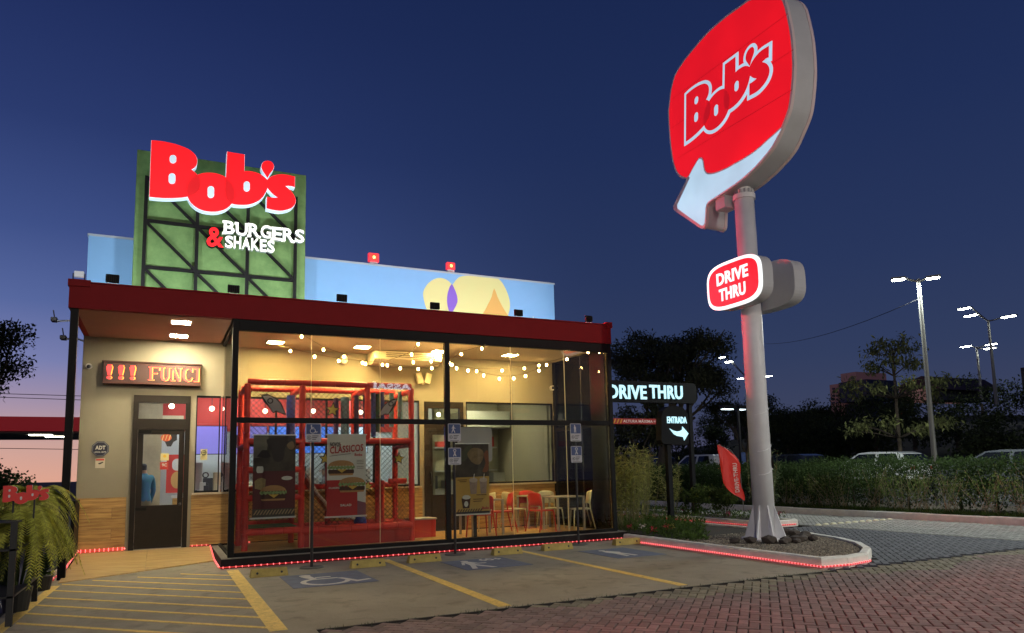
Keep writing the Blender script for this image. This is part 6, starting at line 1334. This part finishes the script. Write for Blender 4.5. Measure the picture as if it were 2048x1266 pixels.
# ------------------------------------------------------------------ left planters
m_fr = M('planter_frame', (.02, .02, .02), .5)
t = thing('planter_stand', 'tall black metal planter stand at the left edge of the ramp', 'plant stand', (-1.5, 10.2, 0), None)
for x, y in ((-1.43, 9.55), (-1.72, 9.55), (-1.43, 11.3), (-1.72, 11.3)): b = MB(); b.box(x-.03, x+.03, y-.03, y+.03, -.01, 1.10); b.build('post', m_fr, t)
for z in (.30, .80, 1.10):
    b = MB(); b.box(-1.75, -1.40, 9.52, 11.33, z, z+.02); b.build('shelf', m_fr, t)
tf2x0, tf2x1, tz0 = -1.60, -1.14, 1.29
lx = [q[0] for k in LOGO for q in LOGO[k]]; lz = [q[1] for k in LOGO for q in LOGO[k]]; s_ = .44/(max(lx)-min(lx))
ls = thing('letter_sign', 'small unlit red letter sign above the ferns at the left', 'sign', (-1.38, 9.85, 1.12))
k = 0
m_lr = M('red_acrylic', (.80, .06, .05), .35); m_lw = M('white_acrylic', (.7, .68, .66), .5)
for key in ('B', 'o', 'b', 's', 'drop'):
    p = [(-1.60+(q[0]-min(lx))*s_, 1.295+(q[1]-min(lz))*s_) for q in LOGO[key]]
    b = MB(); b.prism(p, 'xz', 9.84+k*.002, 9.88); b.build('letter_body', m_lw, ls); b = MB(); b.prism(p, 'xz', 9.832+k*.002, 9.8395+k*.002); b.build('letter_face', m_lr, ls); k += 1
for q in HOLES: b = MB(); b.prism([(-1.60+(t_[0]-min(lx))*s_, 1.295+(t_[1]-min(lz))*s_) for t_ in q], 'xz', 9.826, 9.8315); b.build('counter', m_lw, ls)
for x in (-1.5, -1.3): b = MB(); b.box(x-.008, x+.008, 9.86, 9.876, 1.12, 1.36); b.build('stay', m_fr, ls)
def pot(name, label, c, r, h, group=None):
    t = thing(name, label, 'potted plant', c, group); b = MB(); b.cyl(c, (c[0], c[1], c[2]+h), r*.75, r, n=18); b.build('pot', m_fr, t); return t
def fern(label, c, n, L_, seed, droop=1.0):
    t = pot('potted_fern', label, c, .16, .2, 'ferns on the planter stand'); g = np.random.default_rng(seed); b = MB(); bs = MB()
    for i in range(n):
        a = g.uniform(0, 6.28); l = L_*g.uniform(.7, 1.15); up = g.uniform(.15, .55); P0 = np.array([c[0], c[1], c[2]+.2]); path = []
        for k in range(15):
            u = k/14; r_ = l*(.75*u); z = l*(up*math.sin(u*2.0)-droop*.85*u*u); path.append(P0+np.array([math.cos(a)*r_, math.sin(a)*r_, z]))
        bs.tube(path[::2], .004, 3, .0015, cap=False)
        for k in range(1, 14):
            d = path[k+1]-path[k]; d /= np.linalg.norm(d); s_ = np.cross(d, (0, 0, 1)); s_ /= np.linalg.norm(s_)+1e-9; w = .085*math.sin(math.pi*(k/14)**.8)+.012
            for sg in (-1, 1):
                for e in (0, .33, .66):
                    p = path[k]*(1-e)+path[k+1]*e; q = p+s_*sg*w+d*.025-np.array([0, 0, .02]); b.add([p-d*.012, p+d*.012, q], [(0, 1, 2)])
    b.build('fronds', m_fern, t); bs.build('stalk', m_cane, t)
fern('large drooping fern at the front of the black planter stand', (-1.50, 10.25, .92), 46, .85, 1, 1.15)
fern('high arching fern at the back of the black planter stand', (-1.45, 11.1, 1.12), 44, .75, 2, .9)
fern('lower fern hanging on the ramp side of the planter stand', (-1.38, 10.75, .78), 40, .75, 3, 1.2)
t = pot('snake_plant', 'snake plant with upright striped leaves in a black pot by the yellow border line', (-1.53, 10.62, .0), .17, .28); g = np.random.default_rng(9); b = MB()
for i in range(30):
    a = g.uniform(0, 6.28); r_ = g.uniform(.02, .13); h = g.uniform(.4, .85); p0 = np.array([-1.53+r_*math.cos(a), 10.62+r_*math.sin(a), .26]); tw = g.uniform(0, 3.14); w = .028; s_ = np.array([math.cos(tw), math.sin(tw), 0])*w; tp = p0+np.array([math.cos(a)*.18, math.sin(a)*.18, h]); m_ = (p0+tp)/2+np.array([0, 0, .03]); b.add([p0-s_*.7, p0+s_*.7, m_+s_, m_-s_, tp], [(0, 1, 2, 3), (3, 2, 4)])
b.build('leaves', leafmat('snake_leaf', (.13, .16, .06), (.06, .09, .03)), t)
t = pot('leafy_pot', 'small dark leafy plant in a pot beside the ramp corner', (-1.50, 12.4, 0), .15, .2); b = MB(); crown(b, (-1.50, 12.4, .42), (.17, .17, .24), 300, .08, 8, 5); b.build('foliage', m_leaf, t)
# ------------------------------------------------------------------ street lamps
m_head = M('lamp_lens', (.9, .95, .9), .3, emit=60, ecol=(.95, 1, .88)); m_lp = M('galv_pole', (.17, .17, .16), .5, .2)
def street_lamp(label, base, top, heads, r=.07, group='street lamps', lit=True, hs=.3, watt=0):
    t = thing('street_lamp', label, 'street lamp', base, group); b = MB(); b.cyl(base, (base[0], base[1], top), r, r*.6, n=12); b.build('pole', m_lp, t)
    for hx, hy, hz in heads:
        b = MB(); b.tube([(base[0], base[1], top-.08), ((base[0]+hx)/2, (base[1]+hy)/2, (top-.08+hz)/2-.02), (hx, hy, hz)], r*.4, 6, r*.35); b.build('arm', m_lp, t)
        d = np.array([hx-base[0], hy-base[1]]); d = d/(np.linalg.norm(d)+1e-9)*hs; s_ = np.array([-d[1], d[0]])*.4; e = np.array([hx, hy])
        q = [e-s_, e+s_, e+d*1.6+s_, e+d*1.6-s_]
        b = MB(); b.prism([tuple(x) for x in q], 'xy', hz-.02, hz+.05); b.build('head', m_lp, t); b = MB(); qq = [e+(x-e)*.85+d*.1 for x in q]; b.prism([tuple(x) for x in qq], 'xy', hz-.045, hz-.0205); b.build('lens', m_head, t)
        if watt: light('SPOT', 'street_beam', (e[0]+d[0]*.8, e[1]+d[1]*.8, hz-.06), (e[0]+d[0]*2, e[1]+d[1]*2, 0), watt, (.93, 1, .90), .12, 165, .4)
    return t
street_lamp('nearest tall street lamp with two heads behind the hedge on the right', (22.0, 14.68, .1), 7.45, [(21.75, 14.95, 7.52), (22.12, 14.5, 7.44)], .09, hs=.26, watt=STREET_W)
for k, yy in enumerate((-2.5,)):   # unseen lamp added to the row, lighting the faces turned to the camera
    street_lamp('street lamp of the roadside row beyond the picture', (22.0, yy, .1), 7.45, [(20.6, yy+.5, 7.60), (22.6, yy-.4, 7.42)], .09, watt=STREET_W*3.2)
def far_lamp(label, X, pole_px, top_y, heads, r=.12):
    base = PX(*pole_px, X); tp = PX(pole_px[0]-10, top_y, X)[2]; street_lamp(label, (X, base[1], base[2]-2.5), tp, [PX(x, y, X) for x, y in heads], r, hs=.55)
far_lamp('tall far street lamp with three heads on the hill at the right edge', 50, (1986, 735), 640, [(1942, 614), (1955, 628), (2004, 635)])
far_lamp('smaller far street lamp with three heads left of the tall one', 62, (1958, 742), 695, [(1942, 691), (1972, 690), (1969, 698)], .12)
far_lamp('far street lamp seen left of the pylon pole', 50, (1505, 860), 760, [(1451, 713), (1464, 722)], .12)
far_lamp('far street lamp half behind the pylon pole', 60, (1512, 870), 775, [(1487, 756), (1531, 753)], .12)
base = PY(1480, 905, 24); t = thing('car_park_lamp', 'short black car park lamp with two flat heads left of the pylon pole', 'street lamp', (22.8, 24, .1))
b = MB(); b.cyl((22.8, 24, .1), (22.8, 24, 4.0), .07, n=10); b.build('pole', m_gate, t)
for x0_, x1_, e in ((21.85, 22.6, 0), (22.75, 23.3, 1)):
    b = MB(); b.bbox(x0_, x1_, 23.85, 24.15, 4.0, 4.16, b=.02); b.build('head', m_gate, t); b = MB(); b.box(x0_+.06, x1_-.15, 23.9, 24.1, 3.975, 3.998); b.build('lens', M('cool_lens', (.8, .9, 1), .3, emit=6+50*e, ecol=(.75, .93, 1)), t)
b = MB(); b.box(22.74, 22.98, 23.9, 23.92, 1.6, 2.1); b.build('blue_plate', m_sb, t)
# unseen street lamps added in front as fill, mirrored as white dots in the glazing
for k, (xx, yy) in enumerate(((-1.0, -9.0), (15.0, -8.0))):
    t = thing('street_lamp', ('left', 'right')[k]+' street lamp of the front street, out of the picture', 'street lamp', (xx, yy, -.06), 'street lamps'); b = MB(); b.cyl((xx, yy, -.06), (xx, yy, 8.4), .09, .06, n=12); b.build('pole', m_lp, t); b = MB(); b.tube([(xx, yy, 8.3), (xx, yy+.6, 8.55), (xx, yy+1.2, 8.6)], .04, 6); b.build('arm', m_lp, t); b = MB(); b.bbox(xx-.16, xx+.16, yy+1.1, yy+1.75, 8.56, 8.66, b=.02); b.build('head', m_lp, t); b = MB(); b.box(xx-.13, xx+.13, yy+1.15, yy+1.7, 8.535, 8.558); b.build('lens', m_head, t)
    light('SPOT', 'street_beam', (xx, yy+1.4, 8.5), (xx+(4 if k == 0 else -4), yy+14, 0), FRONT_W, (1, .89, .73), .15, 160, .5)
# supermarket across the front street; its lit letters show mirrored in the front glass
def mirror_pt(x, y, Ys):
    d = ray(x, y); Yv = 2*13.46-Ys; t_ = Yv/d[1]; return (d[0]*t_, Ys, CAM_H+d[2]*t_)
p0, p1, p2 = mirror_pt(822, 780, -45), mirror_pt(745, 782, -45), mirror_pt(780, 764, -45)
t = thing('supermarket', 'supermarket across the street whose lit letters mirror in the front glass', 'building', ((p0[0]+p1[0])/2, -50, -.06))
xa_, xb_ = min(p0[0], p1[0]), max(p0[0], p1[0])
b = MB(); b.box(xa_-12, xb_+14, -60, -45.2, -.06, p2[2]+1.5); b.build('wall', M('market_wall', (.12, .1, .11), .8), t); b = MB(); b.box(xa_-12, xb_+14, -45.19, -45.12, p0[2]-2.2, p0[2]-1.7); b.build('red_stripe', M('market_stripe', (.4, .1, .04), .6), t)
text('ASSAÍ', 'lettering', M('market_letter', (.8, .85, .9), .4, emit=7, ecol=(.8, .9, 1)), (xb_, -45.1, p0[2]), (-1, 0, 0), (0, 0, 1), xb_-xa_, p2[2]-p0[2], t, .03, .15)
# ------------------------------------------------------------------ road, cars
b = MB(); b.prism([(23.3, .0), (24.2, .5), (31.5, .5), (33, .1)], 'xz', -10, 90); b.build('street', M('street_tarmac', (.05, .05, .052), .8, var=.3, vscale=1, bump=.2, bscale=60), kind='structure')
m_cg_ = M('car_glass', (.01, .012, .014), .08); m_ty = M('tyre', (.012, .012, .012), .8); m_rim = M('rim', (.4, .4, .4), .3, .9); m_tl = M('tail_light', (.5, .02, .02), .3, emit=5, ecol=(1, .06, .04)); m_hl = M('head_light', (.8, .8, .8), .2)
def car(label, X, Y, paint_, suv=False, tail=False, z=.5, flip=False):
    t = thing('car', label, 'car', (0, 0, 0), 'cars on the street behind the hedge'); L_, W_, H_ = (4.4, 1.82, 1.68) if suv else (4.15, 1.74, 1.47)
    prof = [(-.5, .22), (-.5, .55), (-.485, .62), (-.30, .66), (.34, .64), (.47, .52), (.5, .38), (.5, .22)]
    cab = [(-.47, .64), (-.40, .93), (-.30, .985), (-.05, 1.0), (.08, .97), (.27, .66)] if not suv else [(-.485, .62), (-.44, .93), (-.36, .985), (0, 1.0), (.10, .97), (.26, .66)]
    def loft(pf, w0, w1, zr):
        b = MB(); n = len(pf); v = []
        for s_ in (-1, 1):
            for y, z_ in pf:
                k = (z_-zr[0])/(zr[1]-zr[0]); k = min(max(k, 0), 1); v.append((s_*(w0+(w1-w0)*k)*W_/2, y*L_, z_*H_))
        b.add(v, [tuple(range(n))[::-1], tuple(range(n, 2*n))]+[(i, (i+1) % n, n+(i+1) % n, n+i) for i in range(n)]); return b
    bo = loft(prof, 1.0, .96, (.22, .66)).build('body', paint_, t); bo.modifiers.new('bev', 'BEVEL').width = .05
    cb = loft(cab, .93, .72, (.62, 1.0)).build('cabin', paint_, t); cb.modifiers.new('bev', 'BEVEL').width = .04
    for s_ in (-1, 1):
        for y0, y1, y2, y3 in ((-.40, -.16, -.17, -.345), (-.13, .19, .06, -.13)):
            w0, w1 = W_/2*.925, W_/2*.755; b = MB(); v = [(s_*(w0+.004), y0*L_, .69*H_), (s_*(w0+.004), y1*L_, .69*H_), (s_*(w1+.012), y2*L_, .94*H_), (s_*(w1+.012), y3*L_, .94*H_)]; b.add(v, [(0, 1, 2, 3) if s_ > 0 else (3, 2, 1, 0)]); b.build('side_window', m_cg_, t)
        for yy in (-.31, .31):
            b = MB(); b.cyl((s_*(W_/2-.19), yy*L_, .31), (s_*(W_/2+.01), yy*L_, .31), .31, n=20); w = b.build('tyre', m_ty, t); b = MB(); b.cyl((s_*(W_/2+.011), yy*L_, .31), (s_*(W_/2+.018), yy*L_, .31), .2, n=16); b.build('rim', m_rim, w)
        b = MB(); b.box(s_*W_*.33-.14*s_*0-.16, s_*W_*.33+.16, -.505*L_, -.49*L_, .50*H_, .58*H_); b.build('tail_light', m_tl if tail else M('tail_off', (.3, .02, .02), .3), t)
        b = MB(); b.box(s_*W_*.33-.17, s_*W_*.33+.17, .475*L_, .503*L_, .40*H_, .47*H_); b.build('headlight', m_hl, t)
    for yy, z0_, y2, z1_ in ((.262, .68, .085, .955), (-.468, .68, -.408, .915)):
        b = MB(); d = .012 if yy > 0 else -.012; b.add([(-W_*.42, yy*L_+d, z0_*H_), (W_*.42, yy*L_+d, z0_*H_), (W_*.35, y2*L_+d, z1_*H_), (-W_*.35, y2*L_+d, z1_*H_)], [(0, 1, 2, 3)]); b.build('windscreen' if yy > 0 else 'rear_window', m_cg_, t)
    b = MB(); b.box(-.26, .26, -.508*L_, -.50*L_, .36*H_, .44*H_); b.build('number_plate', m_sw, t)
    t.location = (X, Y, z); t.rotation_euler = (0, 0, math.pi if flip else 0); return t
wht = M('white_car_paint', (.6, .62, .62), .25, coat=.5); slv = M('silver_car_paint', (.22, .24, .25), .25, .6, coat=.5); drk = M('dark_car_paint', (.02, .022, .025), .25, coat=.5)
car('white hatchback on the street, roof seen over the hedge', 27.0, 20.6, wht, False, False, .5)
car('dark silver car at the right edge, roof seen over the hedge', 27.0, 15.4, slv, False, False, .42)
car('dark car left of the white hatchback over the hedge', 27.0, 25.4, drk, False, False, .55)
car('white car partly behind the pylon pole with red tail lights', 27.0, 31.6, wht, True, True, .5)
car('dark car with bright red tail lights beyond the bamboo', 27.2, 36.8, drk, True, True, .5)
car('pale car with tail lights far back beyond the bamboo', 27.0, 42.5, slv, False, True, .5)
car('far car with tail lights next to the corner of the glass room', 27.0, 48.5, wht, False, True, .6)
# ------------------------------------------------------------------ trees
tree('street_tree', 'broad dark street tree behind the drive-thru gate', (24.6, 32, .3), 9.8, (4.6, 3.6, 2.7), 30000, .17, leafmat('tree_leaf', (.13, .14, .07), (.06, .07, .034)), None, (.9, 0), .30, 46, 11, 18, 6.9, sg=.11)
tree('street_tree', 'smaller crown of dark tree low behind the DRIVE THRU letters', (21.6, 30, .3), 5.2, (1.7, 1.7, 1.6), 5000, .16, leafmat('tree_leaf', (.13, .14, .07), (.06, .07, .034)), None, (0, 0), .12, 12, 12, 6)
tree('street_tree', 'small flat-topped tree half behind the pylon pole', (29.2, 30.5, .3), 5.2, (2.9, 2.4, 1.1), 5500, .15, m_far, None, (.5, 0), .12, 14, 13, 8)
# tiered tree lit by the street lamp
t = thing('tiered_tree', 'slim tree with lit leaf tiers left of the tall street lamp', 'tree', (30, 21.6, .3)); b = MB(); bs = MB(); bs.tube([(30, 21.6, .2), (30, 21.6, 3.5), (30, 21.55, 6.7)], .11, 8, .04)
for zt_, r_, nb in ((2.9, 1.9, 9), (4.7, 2.0, 10), (5.75, .9, 6), (6.55, .8, 6)):
    for q in range(nb):
        a = q*6.283/nb+zt_; e = np.array([30+r_*math.cos(a), 21.6+r_*math.sin(a), zt_+.3+.2*math.sin(q*2.1)]); bs.tube([(30, 21.6, zt_-.3), tuple((e+np.array([30, 21.6, zt_-.3]))/2+np.array([0, 0, .05])), tuple(e)], .035, 5, .012)
        for w in range(75): leaf(b, e+rng.normal(0, .24, 3)*np.array([1, 1, .55]), rng.normal(0, 1, 3)-np.array([0, 0, .9]), random.uniform(.2, .36), .045)
b.build('crown', leafmat('tier_leaf', (.30, .32, .12), (.15, .18, .07)), t); bs.build('trunk', m_bark, t)
tree('left_tree', 'dark leafy tree cut by the left edge of the picture', (-6.6, 30, -.02), 7.0, (2.4, 2.2, 1.5), 9000, .14, m_far, None, (.3, 0), .2, 30, 14, 10, 5.75)
# dark wooded bank beyond the street
b = MB(); nx, ny = 12, 26; vs = []
for i in range(nx):
    for j in range(ny):
        x, y = 33+i*5.0, -10+j*6.0; k = min(1, i/6); hgt = k*(5.6+.8*math.sin(j*.7)+.5*math.sin(i*1.7))*(1 if y < 45 else max(.55, 1-(y-45)/90)); vs.append((x, y, hgt-.05))
b.add(vs, [(i*ny+j, (i+1)*ny+j, (i+1)*ny+j+1, i*ny+j+1) for i in range(nx-1) for j in range(ny-1)]); b.build('hillside', M('hill_soil', (.028, .027, .02), .95, var=.4, vscale=.3), smooth=True, kind='structure')
g = np.random.default_rng(77); k = 0
labs = 'dark rounded tree on the wooded bank beyond the street'
for i in range(44):
    x = g.uniform(33.5, 58); y = g.uniform(12, 74); zg = min(1, (x-33)/30)*5.6
    r_ = g.uniform(1.7, 2.9); h = g.uniform(2.6, 4.2); b = MB(); t = thing('bank_tree', labs, 'tree', (x, y, zg-.1), 'trees on the wooded bank'); crown(b, (x, y, zg+h*.5), (r_, r_, h*.55), 2600, .22, 24, 500+i); b.build('crown', m_far, t); b = MB(); b.tube([(x, y, zg-.3), (x, y, zg+h*.5)], .16, 6, .08); b.build('trunk', m_bark, t)
# bushes at the left behind the driveway
for i in range(10):
    y = 19.5+i*1.7; x = -2.9-.16*i+random.uniform(-.25, .25); hh = 1.9+random.uniform(-.3, .35)+.05*i
    t = thing('left_bush', 'dark bush behind the left driveway, %s from the nearest end' % ORD[i], 'shrub', (x-1.2, y, -.02), 'dark bushes beyond the left driveway'); b = MB(); crown(b, (x-1.2, y, hh*.5), (.9, .9, hh*.55), 1100, .14, 20, 700+i); b.build('foliage', m_leaf, t); b = MB(); b.tube([(x-1.2, y, -.05), (x-1.2, y, hh*.5)], .05, 5, .02); b.build('trunk', m_bark, t)
rope('red rope light on the kerb across the left driveway', [(-6.5, 26.4, .06), (-4.3, 26.0, .06), (-3.0, 25.6, .06)], .12, .02)
b = MB(); b.box(-8, -2.6, 26.5, 26.9, -.01, .14); b.build('left_kerb', m_kerb, kind='structure')
# ------------------------------------------------------------------ buildings far off
t = thing('neighbour_canopy', 'long red-fronted canopy with two lights at the left edge', 'building', (-6, 31, 0)); 
b = MB(); b.box(-16, -1.9, 30.0, 30.15, 3.30, 3.80); b.build('fascia', M('canopy_red', (.42, .025, .03), .5, emit=.10, ecol=(1, .03, .05)), t); b = MB(); b.box(-16, -1.95, 30.152, 35, 3.22, 3.62); b.build('roof_slab', M('canopy_under', (.10, .10, .09), .7), t)
for x, y in ((-4.0, 31.0), (-3.65, 32.2)): b = MB(); b.box(x-.35, x+.35, y-.2, y+.2, 3.195, 3.218); b.build('canopy_lamp', M('canopy_lamp', (.9, .9, .8), .4, emit=14, ecol=(1, .95, .75)), t)
for x in (-15, -9.5, -2.6): b = MB(); b.box(x-.12, x+.12, 33.5, 33.74, -.05, 3.22); b.build('column', m_gate, t)
A0, A1, A2 = PX(1658, 775, 110), PX(1735, 745, 110), PX(1700, 810, 110)
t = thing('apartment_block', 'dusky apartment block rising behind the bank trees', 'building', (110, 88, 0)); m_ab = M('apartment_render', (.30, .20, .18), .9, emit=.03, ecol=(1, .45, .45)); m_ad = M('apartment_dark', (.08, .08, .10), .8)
def ab(nm, mt, px0, px1, X, dX=8, par=t):
    a, c = PX(*px0, X), PX(*px1, X); b = MB(); b.box(X, X+dX, c[1], a[1], min(a[2], c[2]), max(a[2], c[2])); return b.build(nm, mt, par)
ab('tower', m_ab, (1681, 748), (1715, 790), 110); ab('wing', m_ab, (1659, 770), (1680, 830), 110.5); ab('dark_wing', m_ad, (1677, 766), (1735, 800), 109); ab('base', m_ad, (1659, 812), (1735, 835), 112)
for q in range(5): ab('window', m_ad, (1664, 776+q*7), (1669, 779+q*7), 110.3, .15); ab('window', m_ad, (1672, 776+q*7), (1676, 779+q*7), 110.3, .15)
for q in range(3): ab('window', m_ad, (1702, 755+q*5), (1707, 758+q*5), 109.8, .15)
t = thing('hill_house', 'small pink house with pitched roof on the bank', 'building', (70, 48, 6)); a, c = PX(1797, 782, 70), PX(1845, 768, 70); yc = (a[1]+c[1])/2
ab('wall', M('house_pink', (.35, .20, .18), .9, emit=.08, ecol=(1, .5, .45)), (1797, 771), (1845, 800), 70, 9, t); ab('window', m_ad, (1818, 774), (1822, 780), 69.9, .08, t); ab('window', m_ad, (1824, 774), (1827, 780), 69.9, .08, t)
p = [PX(x, y, 69.7) for x, y in [(1790, 776), (1845, 752), (1886, 778)]]; b = MB(); b.prism([(q[1], q[2]) for q in p], 'yz', 69.5, 80); b.build('roof', M('house_roof', (.10, .05, .045), .9), t)
ab('low_wall', m_ad, (1846, 770), (1884, 800), 71, 8, t)
a, c = PX(1520, 826, 140), PX(1660, 818, 140); b = MB(); b.box(140, 150, c[1]-5, a[1]+10, 0, c[2]); b.build('far_warehouse', M('warehouse', (.10, .07, .075), .9), None, label='low flat warehouse on the skyline right of the pylon pole', cat='building')
a = PX(2048, 733, 75); b = MB(); b.box(74, 82, 25, 40, 5, a[2]-.2); b.build('hilltop_wall', M('hilltop_wall', (.08, .07, .06), .9), None, label='long low building on the hilltop at the right edge', cat='building')
# wires
m_cable = M('cable', (.02, .02, .025), .8)
for k, (y0, y1) in enumerate(((786, 792), (793, 800), (896, 899))):
    a, c = PY(-40, y0, 45), PY(165, y1, 45); b = MB(); b.tube([(a[0]-20, 45, a[2]), (a[0], 45, a[2]), (c[0], 45, c[2]), (c[0]+6, 45, c[2])], .022, 4); b.build('overhead_cable', m_cable, None, label='thin overhead cable in the dusk sky at the left', cat='cable', group='overhead cables at the left')
a = (22.0, 14.68, 6.8); pts = []
e = np.array(PX(1500, 685, 40))
for k in range(13): u = k/12; p = np.array(a)*(1-u)+e*u; p[2] -= 1.0*4*u*(1-u)*.6; pts.append(tuple(p))
b = MB(); b.tube(pts, .012, 4); b.build('overhead_cable', m_cable, None, label='thin cable sagging from the nearest street lamp', cat='cable')
